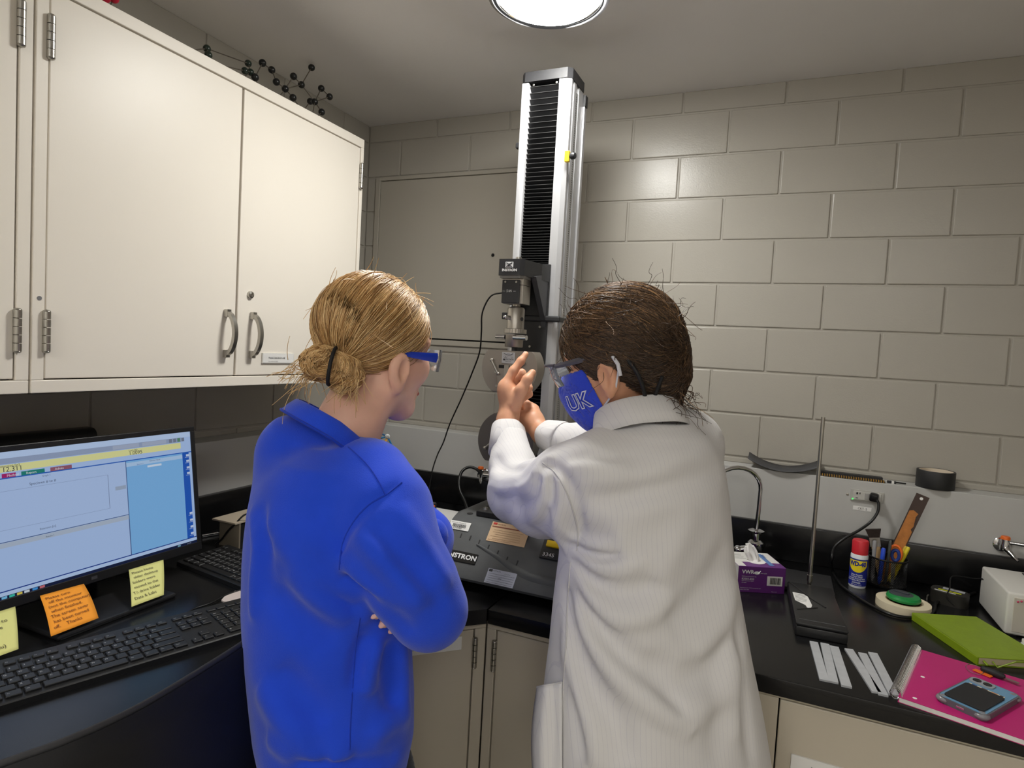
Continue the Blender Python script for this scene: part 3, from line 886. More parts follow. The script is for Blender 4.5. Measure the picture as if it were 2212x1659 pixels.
# ------------------------------------------------------------------ things on the right worktop
def rect(z, *px_):
    """rectangle lying at height z seen at four picture corners (far-left, far-right, near-right, near-left)"""
    P = [on('z', z, *p) for p in px_]
    c = sum(P) / 4
    u = (P[1] - P[0]) + (P[2] - P[3])
    v = (P[0] - P[3]) + (P[1] - P[2])
    ang = math.atan2(u[1], u[0])
    w = (np.linalg.norm(P[1] - P[0]) + np.linalg.norm(P[2] - P[3])) / 2
    h = (np.linalg.norm(P[0] - P[3]) + np.linalg.norm(P[1] - P[2])) / 2
    return c, ang, w, h

M_PURPLE = mat('purple_card', (96, 38, 116), 0.42)
M_CARDW = mat('white_card', (222, 220, 216), 0.45)
M_TISSUE = mat('tissue', (236, 234, 232), 0.85)
M_BLUEP = mat('blue_print', (92, 128, 186), 0.45)

# tissue box
P = [on('z', ZC, 1591, 1278), on('z', ZC, 1694, 1284)]
ang = math.atan2(P[1][1] - P[0][1], P[1][0] - P[0][0])
BW = float(np.linalg.norm(P[1] - P[0])); BH = 0.066; BD = 0.115
t = thing('tissue_box', 'purple and white wipes box with a tissue standing out of the top', 'tissue box', (P[0][0], P[0][1], ZC), ang)
obj('box_body', MB().bb(0, BW, 0, BD, 0, BH, 0.001), M_PURPLE, t, world=False)
obj('top_print', MB().bb(0.002, BW - 0.002, BD * 0.30, BD - 0.001, BH - 0.001, BH + 0.0004), M_CARDW, t, world=False)
obj('top_print', MB().bb(0.0005, 0.02, 0.001, BD * 0.30, BH - 0.001, BH + 0.0003), M_CARDW, t, world=False)
obj('side_print', MB().bb(-0.0004, 0.001, 0.0, BD * 0.35, 0.002, BH - 0.001), M_CARDW, t, world=False)
obj('blue_band', MB().bb(BW * 0.70, BW * 0.80, 0.012, BD - 0.01, BH, BH + 0.0006), M_BLUEP, t, world=False)
obj('slot', MB().lathe([(0, 0.0008), (0.022, 0.0008), (0.022, 0.0)], (BW * 0.5, BD * 0.36, BH + 0.0001), n=24), M_TISSUE, t, world=False)
F0 = (0, -0.0004, 0)
text('lettering', 'VWR', 0.0125, M_LETW, t, (0.010, -0.0004, BH * 0.73), (1, 0, 0), (0, 0, 1), world=False, bold=0.0004, sx=1.05)
text('lettering', 'vwr.com', 0.0045, M_LETW, t, (0.056, -0.0004, BH * 0.74), (1, 0, 0), (0, 0, 1), world=False)
text('lettering', 'VWR International Cat. No.', 0.0032, M_LETW, t, (0.010, -0.0004, BH * 0.60), (1, 0, 0), (0, 0, 1), world=False)
text('lettering', '82003-820', 0.0072, M_LETW, t, (0.010, -0.0004, BH * 0.485), (1, 0, 0), (0, 0, 1), world=False)
text('lettering', 'Light-duty tissue wipers', 0.0032, M_LETW, t, (0.010, -0.0004, BH * 0.43), (1, 0, 0), (0, 0, 1), world=False)
text('lettering', '115-0202', 0.0032, M_LETW, t, (0.010, -0.0004, BH * 0.36), (1, 0, 0), (0, 0, 1), world=False)
text('lettering', 'Manufactured for VWR International, LLC', 0.0030, M_LETW, t, (0.008, -0.0004, BH * 0.16), (1, 0, 0), (0, 0, 1), world=False)
text('lettering', 'Radnor, PA 19087', 0.0030, M_LETW, t, (0.008, -0.0004, BH * 0.09), (1, 0, 0), (0, 0, 1), world=False)
text('lettering', 'Made in U.S.', 0.0028, M_LETW, t, (BW * 0.72, -0.0004, BH * 0.06), (1, 0, 0), (0, 0, 1), world=False)
sw = MB()
sw.ball((0.0475, 0, BH * 0.76), 0.0075, 16, (1, 0.03, 0.52)); sw.tube([(0.050, -0.0003, BH * 0.73), (0.054, -0.0003, BH * 0.80), (0.056, -0.0003, BH * 0.85)], 0.0010, 6)
obj('swirl_mark', sw, M_LETW, t, world=False)
obj('code_panel', MB().bb(BW * 0.62, BW * 0.94, -0.0004, 0.001, BH * 0.30, BH * 0.66), M_CARDW, t, world=False)
bars = MB(); xx = BW * 0.68; random.seed(5)
while xx < BW * 0.89:
    bw_ = random.choice((0.0007, 0.0012, 0.0018)); bars.bb(xx, xx + bw_, -0.0008, 0, BH * 0.36, BH * 0.61); xx += bw_ + random.choice((0.0007, 0.0012))
obj('bar_code', bars, M_INK, t, world=False)
tl = MB()
for i, yy in enumerate((0.50, 0.58, 0.66, 0.74, 0.82)):
    tl.bb(0.008, 0.040 - 0.004 * (i % 2), BD * yy, BD * yy + 0.0012, BH + 0.0003, BH + 0.0007)
obj('top_print_lines', tl, M_INKGREY, t, world=False)
text('lettering', 'VWR', 0.012, M_BLUEP, t, (BW * 0.83, BD * 0.62, BH + 0.0005), (0, 1, 0), (-1, 0, 0), world=False, bold=0.0004)
# tissue: crumpled tapering sheet
rows = []
for i in range(13):
    k = i / 12
    row = []
    for j in range(17):
        a = math.pi * (j / 16 - 0.5) * 1.7
        r = 0.012 + 0.010 * math.sin(k * 2.6) + 0.0035 * math.sin(5 * a + 4 * k) * k
        row.append((BW * 0.47 - 0.012 * k + r * math.sin(a) * (0.9 - 0.25 * k), BD * 0.36 + 0.012 * k + r * math.cos(a) * 0.35 + 0.002 * math.sin(7 * a), BH - 0.002 + 0.045 * k - 0.010 * k * math.sin(a) ** 2 + 0.003 * k * math.sin(9 * a)))
    rows.append(row)
o = obj('tissue', MB().grid(rows), M_TISSUE, t, world=False, smooth=80, solid=0.0006)

# gooseneck tap
bp = on('z', ZC, 1612, 1214)
bp = np.array([bp[0] + 0.02, -0.185, ZC])
t = thing('gooseneck_tap', 'chrome gooseneck laboratory tap behind the tissue box', 'tap', tuple(bp))
obj('base', MB().lathe([(0.032, 0), (0.032, 0.006), (0.020, 0.010), (0.017, 0.03), (0.024, 0.045), (0.022, 0.062), (0.013, 0.07), (0.012, 0.088), (0.021, 0.091), (0.022, 0.096), (0.012, 0.100), (0.0, 0.100)], n=32), M_CHROME, t, world=False, smooth=40)
obj('valve_body', MB().cyl((-0.045, -0.012, 0.035), (0.0, 0.0, 0.045), 0.011, n=18).ball((-0.045, -0.012, 0.035), 0.0135, 16), M_CHROME, t, world=False, smooth=40)
zt = float(on('y', bp[1], 1615, 1040)[2]) - ZC
ztop = float(on('y', bp[1], 1580, 1003)[2]) - ZC
R_ = 0.062
pts = [(0, 0, 0.09), (0.002, 0, 0.15), (0.003, 0, ztop - R_)]
for i in range(1, 13):
    a = math.pi * i / 12
    pts.append((0.003 - R_ + R_ * math.cos(a), -0.0 - 0.045 * (1 - math.cos(a)), ztop - R_ + R_ * math.sin(a)))
pts.append((0.003 - 2 * R_, -0.092, ztop - R_ - 0.03))
obj('spout', MB().tube(pts, 0.0062, 16), M_CHROME, t, world=False, smooth=60)
obj('nozzle', MB().lathe([(0.0062, 0), (0.009, -0.004), (0.008, -0.02), (0.004, -0.035), (0.0, -0.035)], (0.003 - 2 * R_, -0.092, ztop - R_ - 0.028), n=18), M_CHROME, t, world=False, smooth=40)

# support rod with its stand base
rb = on('z', ZC + 0.01, 1747, 1276)
zt = float(on('y', rb[1], 1767, 900)[2])
t = thing('rod_stand', 'thin grey metal support rod standing behind the black case', 'stand', (rb[0], rb[1], ZC))
obj('rod', MB().cyl((0, 0, 0.008), (0, 0, zt - ZC), 0.0047, n=14), M_SATIN, t, world=False, smooth=40)
obj('rod_collar', MB().lathe([(0.0046, 0.05), (0.0065, 0.05), (0.0065, 0.035), (0.0046, 0.035)], n=16), M_SATIN, t, world=False, smooth=40)
obj('base_plate', MB().bb(-0.06, 0.06, 0.0, 0.16, 0, 0.01, 0.003), M_MBLK, t, world=False)

# flat black case with a torn label
c, ang, w, h = rect(ZC + 0.030, (1708, 1256), (1801, 1271), (1829, 1363), (1711, 1341))
M_CASE = mat('case_plastic', (34, 34, 35), 0.34, bump=0.05, bscale=500)
t = thing('plastic_case', 'flat black plastic case with a torn white label on its lid', 'case', (c[0], c[1], ZC), ang)
obj('case_body', MB().bb(-w / 2, w / 2, -h / 2, h / 2, 0, 0.022, 0.004), M_CASE, t, world=False, smooth=40)
obj('lid', MB().bb(-w / 2, w / 2, -h / 2, h / 2, 0.0225, 0.030, 0.003), M_CASE, t, world=False, smooth=40)
def ridge(pts, r=0.0016):
    return MB().tube(pts, r, 8)
obj('lid_rib', ridge([(-w / 2 + 0.004, h / 2 - 0.008, 0.0302), (-0.005, h * 0.10, 0.0302), (w * 0.20, -h * 0.06, 0.0302)]), M_CASE, t, world=False)
obj('lid_rib', ridge([(-w * 0.42, -h * 0.22, 0.0302), (w * 0.02, -h * 0.10, 0.0302)]), M_CASE, t, world=False)
obj('lid_rib', ridge([(-w * 0.42, -h * 0.42, 0.0302), (w * 0.46, -h * 0.42, 0.0302)]), M_CASE, t, world=False)
lp = [(-0.44, 0.20), (-0.20, 0.19), (-0.12, 0.14), (-0.08, -0.06), (-0.10, -0.10), (-0.13, -0.14), (-0.20, -0.135), (-0.22, -0.08), (-0.42, 0.0)]
obj('torn_label', MB().prism([(a * w, b * h, 0.030) for a, b in lp], (0, 0, 0.0005)), M_WHITEP, t, world=False)
tl = MB()
for i in range(6):
    yy = 0.155 - 0.032 * i
    tl.bb(-0.40 * w, (-0.16 - 0.012 * (i % 3)) * w, yy * h, yy * h + 0.0013, 0.0304, 0.0308)
obj('print_lines', tl, M_INKGREY, t, world=False)

# six metal strips
M_STRIP = mat('sanded_metal', (190, 192, 196), 0.5, 0.25, bump=0.05, bscale=500, var=0.06, vscale=60)
def zz7(x, y): return (1560 + x / 3.078, 1120 + y / 3.078)
strips = [((592, 815), (655, 825), (693, 1075), (632, 1060)), ((660, 825), (722, 835), (765, 1090), (697, 1072)), ((730, 845), (797, 858), (842, 1115), (770, 1100)),
          ((878, 873), (945, 883), (980, 1140), (917, 1130)), ((948, 897), (1010, 907), (1055, 1165), (985, 1150)), ((1010, 893), (1080, 905), (1128, 1165), (1058, 1150))]
lab = ['leftmost pale metal strip of the three in front of the black case', 'middle pale metal strip of the three in front of the black case', 'rightmost pale metal strip of the three in front of the black case',
       'leftmost pale metal strip of the three beside the pink notebook', 'middle pale metal strip of the three beside the pink notebook', 'rightmost pale metal strip, touching the spiral of the pink notebook']
for s_, l_ in zip(strips, lab):
    c, ang, w, h = rect(ZC + 0.004, *[zz7(*p) for p in s_])
    o = obj('metal_strip', MB().bb(-w / 2 + 0.0004, w / 2 - 0.0004, -h / 2, h / 2, 0, 0.004, 0.0004), M_STRIP, world=False)
    o.location = (c[0], c[1], ZC); o.rotation_euler = (0, 0, ang)
    tag(o, l_, 'metal strip', 'metal strips on the worktop')

# spray can
cb = on('z', ZC, 1851, 1266)
RC = 0.0185 * 1.12
t = thing('spray_can', 'small blue and yellow spray can with a red cap beside the mesh cup', 'spray can', tuple(cb), math.atan2(CAM[1] - cb[1], CAM[0] - cb[0]) + math.pi / 2 - 0.12)
HC = float(on('y', cb[1], 1858, 1166)[2]) - ZC
M_CANB = mat('can_blue', (34, 44, 140), 0.3)
M_CANY = mat('can_yellow', (238, 214, 40), 0.35)
M_CANR = mat('cap_red', (204, 40, 52), 0.4)
M_CANW = mat('can_white', (226, 228, 232), 0.25)
hb = HC * 0.72
obj('can_body', MB().lathe([(0, 0), (RC * 0.94, 0), (RC, 0.003), (RC, hb * 0.95), (RC * 0.9, hb), (0, hb)], n=40), M_CANW, t, world=False, smooth=40)
obj('blue_wrap', MB().lathe([(RC + 0.0002, hb * 0.07), (RC + 0.0003, hb * 0.07), (RC + 0.0003, hb * 0.86), (RC + 0.0002, hb * 0.86)], n=40), M_CANB, t, world=False, smooth=40)
sh = []
for i in range(17):
    row = []
    for j in range(9):
        a = -math.pi / 2 + (i - 8) / 8 * 1.15
        lo = 0.47 + 0.19 * (abs(i - 8) / 8) ** 2.2
        z = hb * (lo + (0.82 - lo) * j / 8)
        row.append(((RC + 0.0007) * math.cos(a), (RC + 0.0007) * math.sin(a), z))
    sh.append(row)
obj('yellow_shield', MB().grid(sh), M_CANY, t, world=False, smooth=80)
def wrap_text(name, s, size, m, z, r, parent, bold=0.0, sx=1.0):
    o = text(name, s, size, m, parent, (0, 0, 0), (1, 0, 0), (0, 0, 1), world=False, align='CENTER', bold=bold, off=0.0, sx=sx)
    for v in o.data.vertices:
        a = -math.pi / 2 + v.co.x / r
        v.co = Vector((r * math.cos(a), r * math.sin(a), v.co.z + z))
    return o
wrap_text('lettering', 'WD-40', 0.0165, M_CANB, hb * 0.66, RC + 0.0011, t, 0.0008, 0.82)
for i, s_ in enumerate(('Stops Squeaks', 'Protects Metal', 'Loosens Rusted Parts', 'Frees Sticky Mechanisms')):
    wrap_text('lettering', s_, 0.0048, M_CANW, hb * (0.385 - 0.055 * i), RC + 0.0008, t, 0.0001)
wrap_text('lettering', 'DANGER', 0.0050, M_CANW, hb * 0.15, RC + 0.0008, t, 0.0001)
wrap_text('lettering', 'NET WT. 3 OZ', 0.0040, M_CANW, hb * 0.09, RC + 0.0008, t)
obj('cap', MB().lathe([(RC * 0.93, hb * 0.97), (RC * 0.95, HC * 0.97), (RC * 0.86, HC), (0, HC)], n=40), M_CANR, t, world=False, smooth=40)

# mesh pen cup
M_MESH = mat('mesh_metal', (24, 24, 25), 0.4, 0.3)
cc = on('z', ZC, 1913, 1262)
RCU = 0.0465
zr = float(on('y', cc[1], 1915, 1203)[2]) - ZC
t = thing('pen_cup', 'black wire mesh pen cup holding a ruler and brush', 'pen cup', tuple(cc))
obj('rim', MB().tube([(RCU * math.cos(a * math.pi / 18), RCU * math.sin(a * math.pi / 18), zr) for a in range(36)], 0.0022, 8, closed=True), M_MESH, t, world=False, smooth=60)
obj('bottom', MB().lathe([(0, 0.001), (RCU, 0.001), (RCU + 0.001, 0.006), (RCU - 0.001, 0.006), (RCU - 0.002, 0.003), (0, 0.003)], n=36), M_MESH, t, world=False, smooth=40)
ms = MB()
NW = 60
for k in range(NW):
    a0 = 2 * math.pi * k / NW
    for sg in (1, -1):
        ps = []
        for i in range(9):
            a = a0 + sg * i / 8 * 1.1
            ps.append(((RCU - 0.0006) * math.cos(a), (RCU - 0.0006) * math.sin(a), 0.004 + (zr - 0.004) * i / 8))
        ms.tube(ps, 0.00055, 4, caps=False)
tag(obj('wire_mesh', ms, M_MESH, t, world=False), kind='stuff')
def stick(name, label, cat, px0, px1, r, m, yoff=0.0, parts=None):
    """slender thing leaning in the cup: picture positions of top and of the point at the rim"""
    top = on('y', cc[1] + yoff, *px0); rim = on('y', cc[1] + yoff, *px1)
    d = (rim - top) / np.linalg.norm(rim - top)
    bot = rim + d * (rim[2] - ZC - 0.006) / max(-d[2], 0.3)
    v = np.array([bot[0] - cc[0], bot[1] - cc[1]])
    if np.linalg.norm(v) > RCU - 0.008:
        v = v / np.linalg.norm(v) * (RCU - 0.008)
        bot = np.array([cc[0] + v[0], cc[1] + v[1], ZC + 0.007])
    return top, bot
# ruler
top, bot = stick('ruler', '', '', (1994, 1070), (1932, 1200), 0, None, 0.012)
M_RULER = mat('cork_brown', (176, 112, 52), 0.6, bump=0.3, bscale=300, var=0.15, vscale=60)
M_RULERD = mat('ruler_dark_metal', (70, 56, 50), 0.45, 0.3)
d = Vector(top - bot); L = d.length; d.normalize()
toc = (Vector(CAM) - Vector(top)); side = d.cross(toc).normalized(); nn = side.cross(d).normalized()
if nn.dot(toc) < 0: nn = -nn
t = thing('ruler', 'cork-backed steel ruler leaning in the mesh cup', 'ruler', tuple(bot))
Mr = Matrix(((side.x, d.x, nn.x, 0), (side.y, d.y, nn.y, 0), (side.z, d.z, nn.z, 0), (0, 0, 0, 1)))
W2 = 0.0155
rp = MB()
hole = [(0.004 * math.cos(a * math.pi / 8), L - 0.010 + 0.004 * math.sin(a * math.pi / 8)) for a in range(16)]
outer = [(-W2, 0), (W2, 0), (W2, L), (-W2, L)]
rp.prism([Mr @ Vector((x, y, -0.0006)) for x, y in outer], nn * 0.0012)
obj('steel_blade', rp, M_RULERD, t, world=False)
ck = [(-W2 * 0.82, 0.002), (W2 * 0.82, 0.002), (W2 * 0.82, L * 0.60), (W2 * 0.5, L * 0.62), (W2 * 0.7, L * 0.66), (W2 * 0.4, L * 0.76), (W2 * 0.55, L * 0.80), (-W2 * 0.3, L * 0.82), (-W2 * 0.82, L * 0.80)]
obj('cork_backing', MB().prism([Mr @ Vector((x, y, 0.0006)) for x, y in ck], nn * 0.0009), M_RULER, t, world=False)
obj('hang_hole', MB().prism([Mr @ Vector((x, y, 0.0005)) for x, y in hole], nn * 0.0004), M_WHITEP, t, world=False)
# brush
top, bot = stick('brush', '', '', (1886, 1143), (1894, 1195), 0, None, -0.002)
t = thing('paint_brush', 'flat paint brush with dark bristles standing in the mesh cup', 'brush', tuple(bot))
d = Vector(top - bot); L = d.length; d.normalize(); side = d.cross(Vector(CAM) - Vector(top)).normalized(); nn = side.cross(d)
def slab(mb, w0, w1, y0, y1, th):
    q = [(-w0, y0), (w0, y0), (w1, y1), (-w1, y1)]
    return mb.prism([d * y + side * x - nn * th for x, y in q], nn * th * 2)
obj('bristles', slab(MB(), 0.0125, 0.0185, L - 0.022, L, 0.005), mat('bristle_brown', (38, 26, 20), 0.8, bump=0.8, bscale=600), t, world=False)
obj('ferrule', slab(MB(), 0.0125, 0.0125, L - 0.046, L - 0.022, 0.0055), M_SATIN, t, world=False)
obj('handle', slab(MB(), 0.005, 0.0105, 0.0, L - 0.046, 0.0045), mat('brush_wood', (196, 164, 120), 0.5), t, world=False)
def pen(label, p0, p1, r, col, yoff, capcol=None):
    top, bot = stick('pen', '', '', p0, p1, 0, None, yoff)
    t = thing('pen', label, 'pen', tuple(bot), group='pens in the mesh cup')
    d = Vector(top - bot); L = d.length; d.normalize()
    obj('barrel', MB().lathe([(0, 0), (r * 0.5, 0.002), (r, 0.012), (r, L * 0.72)], ax=d, n=14), mat('pen_' + str(col), col, 0.35), t, world=False, smooth=40)
    obj('cap', MB().lathe([(r * 1.05, L * 0.70), (r * 1.08, L * 0.72), (r * 1.05, L - 0.003), (r * 0.7, L), (0, L)], ax=d, n=14), mat('pen_' + str(capcol or col), capcol or col, 0.35), t, world=False, smooth=40)
pen('grey capped pen beside the brush in the mesh cup', (1890, 1168), (1886, 1200), 0.0048, (150, 150, 152), -0.020)
pen('bright blue capped pen standing in the mesh cup', (1909, 1184), (1906, 1206), 0.0052, (40, 78, 200), -0.030)
pen('dark grey pen in front of the orange scissors', (1924, 1168), (1919, 1206), 0.0036, (70, 74, 72), -0.024)
pen('clear yellow pen leaning at the right of the mesh cup', (1963, 1182), (1950, 1207), 0.0048, (214, 196, 40), -0.004)
pen('pale yellow pen leaning beside the clear yellow pen', (1958, 1180), (1944, 1206), 0.0042, (196, 170, 60), 0.006)
top, bot = stick('scissors', '', '', (1932, 1178), (1930, 1208), 0, None, -0.014)
t = thing('scissors', 'scissors with orange and blue handles standing in the mesh cup', 'scissors', tuple(bot))
d = Vector(top - bot); L = d.length; d.normalize(); side = d.cross(Vector(CAM) - Vector(top)).normalized(); nn = side.cross(d)
obj('blade', MB().prism([side * -0.003, side * 0.004, side * 0.006 + d * (L - 0.04), side * -0.005 + d * (L - 0.04)], nn * 0.002), M_SATIN, t, world=False)
lp = [d * (L - 0.021 + 0.021 * math.cos(a * math.pi / 10)) + side * (0.004 + 0.0135 * math.sin(a * math.pi / 10)) for a in range(20)]
obj('finger_loop', MB().tube(lp, 0.0036, 10, closed=True), M_ORNG, t, world=False, smooth=60)
lp = [d * (L - 0.026 + 0.014 * math.cos(a * math.pi / 10)) + side * (0.004 + 0.0085 * math.sin(a * math.pi / 10)) - nn * -0.001 for a in range(20)]
obj('grip_pad', MB().tube(lp, 0.0045, 10, closed=True), mat('scissor_blue', (36, 58, 132), 0.4), t, world=False, smooth=60)

# masking tape roll with a green tape measure on it
c0 = on('z', ZC, 1950, 1313)
M_MASK = mat('masking_tape', (222, 210, 182), 0.6)
t = thing('masking_tape_roll', 'cream masking tape roll lying flat under the green tape measure', 'tape roll', tuple(c0))
Rm = 0.058
obj('tape', MB().lathe([(Rm - 0.020, 0), (Rm, 0), (Rm + 0.0003, 0.002), (Rm, 0.0175), (Rm - 0.020, 0.0175), (Rm - 0.020, 0)], n=56), M_MASK, t, world=False, smooth=40)
obj('core', MB().lathe([(Rm - 0.0225, 0.0005), (Rm - 0.020, 0.0005), (Rm - 0.020, 0.0178), (Rm - 0.0225, 0.0178), (Rm - 0.0225, 0.0005)], n=48), mat('tape_core', (150, 128, 96), 0.7), t, world=False, smooth=40)
g0 = on('z', ZC + 0.0175, 1951, 1297)
M_GRN = mat('green_plastic', (20, 132, 62), 0.35)
t = thing('tape_measure', 'round green tape measure with a dark centre lying on the masking tape', 'tape measure', (g0[0], g0[1], ZC + 0.0178))
obj('case', MB().lathe([(0, 0), (0.031, 0), (0.036, 0.003), (0.037, 0.008), (0.034, 0.013), (0.026, 0.0155), (0, 0.0155)], n=48), M_GRN, t, world=False, smooth=40)
obj('centre_disc', MB().lathe([(0.0, 0.0175), (0.022, 0.0172), (0.026, 0.0155), (0.026, 0.014)], (-0.005, 0.002, 0), n=40), mat('measure_grey', (58, 64, 70), 0.45), t, world=False, smooth=40)
obj('grip_bar', MB().box((-0.005, 0.002, 0.0185), (0.034, 0.007, 0.003), (0, 0, -0.5), 0.001), mat('measure_grey', (58, 64, 70), 0.45), t, world=False)

# black and yellow tape measure
b0 = on('z', ZC, 2050, 1302)
t = thing('tape_measure', 'black and yellow pocket tape measure beside the white instrument box', 'tape measure', tuple(b0), -0.35)
M_TMB = mat('measure_black', (40, 38, 34), 0.4)
pts = []
for k in range(28):
    a = 2 * math.pi * k / 28
    pts.append((0.040 * np.sign(math.cos(a)) * abs(math.cos(a)) ** 0.6, 0.030 * np.sign(math.sin(a)) * abs(math.sin(a)) ** 0.7, 0))
obj('case', MB().prism(pts, (0, 0, 0.030)), M_TMB, t, world=False, smooth=50)
obj('yellow_stripe', MB().box((0.0, -0.006, 0.0303), (0.048, 0.006, 0.0008)), mat('lime_yellow', (206, 210, 30), 0.4), t, world=False)
obj('white_stripe', MB().box((-0.008, -0.017, 0.0303), (0.044, 0.004, 0.0008)), M_CARDW, t, world=False)
obj('spec_sticker', MB().box((0.006, 0.013, 0.0303), (0.046, 0.014, 0.0008)), mat('sticker_grey', (168, 170, 174), 0.5), t, world=False)
obj('hook', MB().box((-0.043, -0.016, 0.004), (0.003, 0.016, 0.012)), M_SATIN, t, world=False)
wl_ = [b0 + np.array([0.004, -0.034, 0.006]), on('y', b0[1] - 0.03, 2045, 1290), on('y', b0[1] - 0.01, 2052, 1270), on('y', b0[1] + 0.03, 2058, 1245), on('y', b0[1] + 0.04, 2105, 1250), on('y', b0[1] + 0.01, 2125, 1252), on('y', b0[1] - 0.01, 2133, 1275), on('z', ZC + 0.002, 2115, 1305)]
obj('wrist_cord', MB().tube([Vector(p) - Vector(b0) for p in catmull(wl_, 6)], 0.0016, 6), M_CABLE, None, world=False)
wc = bpy.data.objects['wrist_cord']; wc.location = tuple(b0)
tag(wc, 'thin black braided cord looped over the pocket tape measure', 'cord')

# white instrument box
c, ang, w, h = rect(ZC, (2114, 1312), (2230, 1325), (2260, 1400), (2170, 1374))
q0 = on('z', ZC, 2168, 1372); q1 = on('z', ZC, 2113, 1305)
ang = math.atan2(q1[1] - q0[1], q1[0] - q0[0]) - math.pi / 2
hz = float(np.linalg.norm(q1 - q0))
M_INSTR = mat('instrument_white', (214, 212, 206), 0.45, bump=0.08, bscale=500)
t = thing('instrument_box', 'off-white instrument box standing at the right edge of the worktop', 'instrument', tuple(q0), ang)
hb_ = float(on('y', q1[1], 2122, 1222)[2]) - ZC
obj('housing', MB().bb(0, 0.2, 0, hz, 0.004, hb_, 0.005, 3), M_INSTR, t, world=False, smooth=40)
obj('front_panel', MB().bb(0.012, 0.19, -0.002, 0.001, 0.012, hb_ - 0.01, 0.001), mat('panel_beige', (196, 190, 178), 0.45), t, world=False)
for k in range(3):
    obj('panel_dot', MB().ball((0.019 + 0.006 * k, -0.002, hb_ - 0.018 + 0.002 * k), 0.0024, 8), mat('pink_dot', (200, 60, 100), 0.4), t, world=False)
obj('top_key', MB().bb(0.075, 0.15, hz * 0.55, hz * 0.9, hb_, hb_ + 0.003, 0.001), M_MBLK, t, world=False)
obj('foot', MB().bb(0.01, 0.025, 0.01, 0.025, 0, 0.004), M_MBLK, t, world=False)

# green book
c, ang, w, h = rect(ZC + 0.017, (2017, 1332), (2158, 1336), (2216, 1425), (2058, 1408))
M_GREEN = mat('lime_cover', (128, 152, 24), 0.42, bump=0.15, bscale=500, var=0.05, vscale=50)
M_PAGE = mat('page_edges', (220, 204, 170), 0.7, bump=0.5, bscale=900, stretch=(1, 1, 40))
t = thing('book', 'lime green bound notebook with an elastic lying behind the pink notebook', 'book', (c[0], c[1], ZC), ang)
obj('page_block', MB().bb(-w / 2 + 0.004, w / 2 - 0.003, -h / 2 + 0.003, h / 2 - 0.003, 0.0015, 0.0155), M_PAGE, t, world=False)
obj('cover', MB().bb(-w / 2, w / 2, -h / 2, h / 2, 0.0152, 0.0172, 0.0009), M_GREEN, t, world=False)
obj('cover', MB().bb(-w / 2, w / 2, -h / 2, h / 2, 0.0, 0.002, 0.0009), M_GREEN, t, world=False)
obj('spine', MB().bb(-w / 2 - 0.001, -w / 2 + 0.003, -h / 2, h / 2, 0.0, 0.0172, 0.0012), M_GREEN, t, world=False)
obj('ribbon', MB().tube([(-w * 0.30, -h / 2, 0.010), (-w * 0.29, -h / 2 - 0.012, 0.004), (-w * 0.1, -h / 2 - 0.020, 0.0215), (w * 0.3, -h / 2 - 0.018, 0.0225), (w * 0.45, -h / 2 - 0.03, 0.0225)], 0.0016, 6), M_GREEN, t, world=False)
obj('ribbon', MB().tube([(-w * 0.42, -h / 2, 0.010), (-w * 0.41, -h / 2 - 0.010, 0.006)], 0.0022, 6), M_GREEN, t, world=False)

# pink spiral notebook
n0, n1 = on('z', ZC + 0.010, 1988, 1402), on('z', ZC + 0.010, 1943, 1505)
e1 = on('z', ZC + 0.010, 2212, 1609)
vdir = Vector(n0 - n1); NH = vdir.length; vdir.normalize()
ang = math.atan2(vdir.y, vdir.x) - math.pi / 2
NWD = 0.205
M_PINK = mat('magenta_cover', (188, 30, 112), 0.40, bump=0.03, bscale=400, var=0.02, vscale=10)
t = thing('spiral_notebook', 'magenta spiral bound notebook lying at the worktop edge under the phone', 'notebook', (n1[0], n1[1], ZC), ang)
obj('page_block', MB().bb(0, NWD, 0, NH, 0.001, 0.0085), M_WHITEP, t, world=False)
obj('front_cover', MB().bb(-0.002, NWD + 0.001, -0.0005, NH + 0.0005, 0.0086, 0.0094), M_PINK, t, world=False)
obj('back_cover', MB().bb(-0.002, NWD + 0.001, -0.0005, NH + 0.0005, 0.0, 0.0009), M_PINK, t, world=False)
sp = []
turns = 44
for i in range(turns * 10 + 1):
    a = 2 * math.pi * i / 10
    sp.append((-0.0065 + 0.0095 * math.cos(a), 0.004 + (NH - 0.008) * i / (turns * 10), 0.0102 + 0.0095 * math.sin(a)))
obj('wire_spiral', MB().tube(sp, 0.0008, 5), M_CHROME, t, world=False, smooth=60)
for hx, hy in ((0.030, NH * 0.80), (0.030, NH * 0.50)):
    pass
for pxy in ((1993, 1462), (1976, 1508)):
    q = Vector(on('z', ZC + 0.0095, *pxy)) - Vector((n1[0], n1[1], ZC))
    q = Matrix.Rotation(-ang, 3, 'Z') @ q
    obj('punch_hole', MB().lathe([(0, 0.0002), (0.0035, 0.0002), (0.0035, 0)], (q.x, q.y, 0.0094), n=16), M_WHITEP, t, world=False)

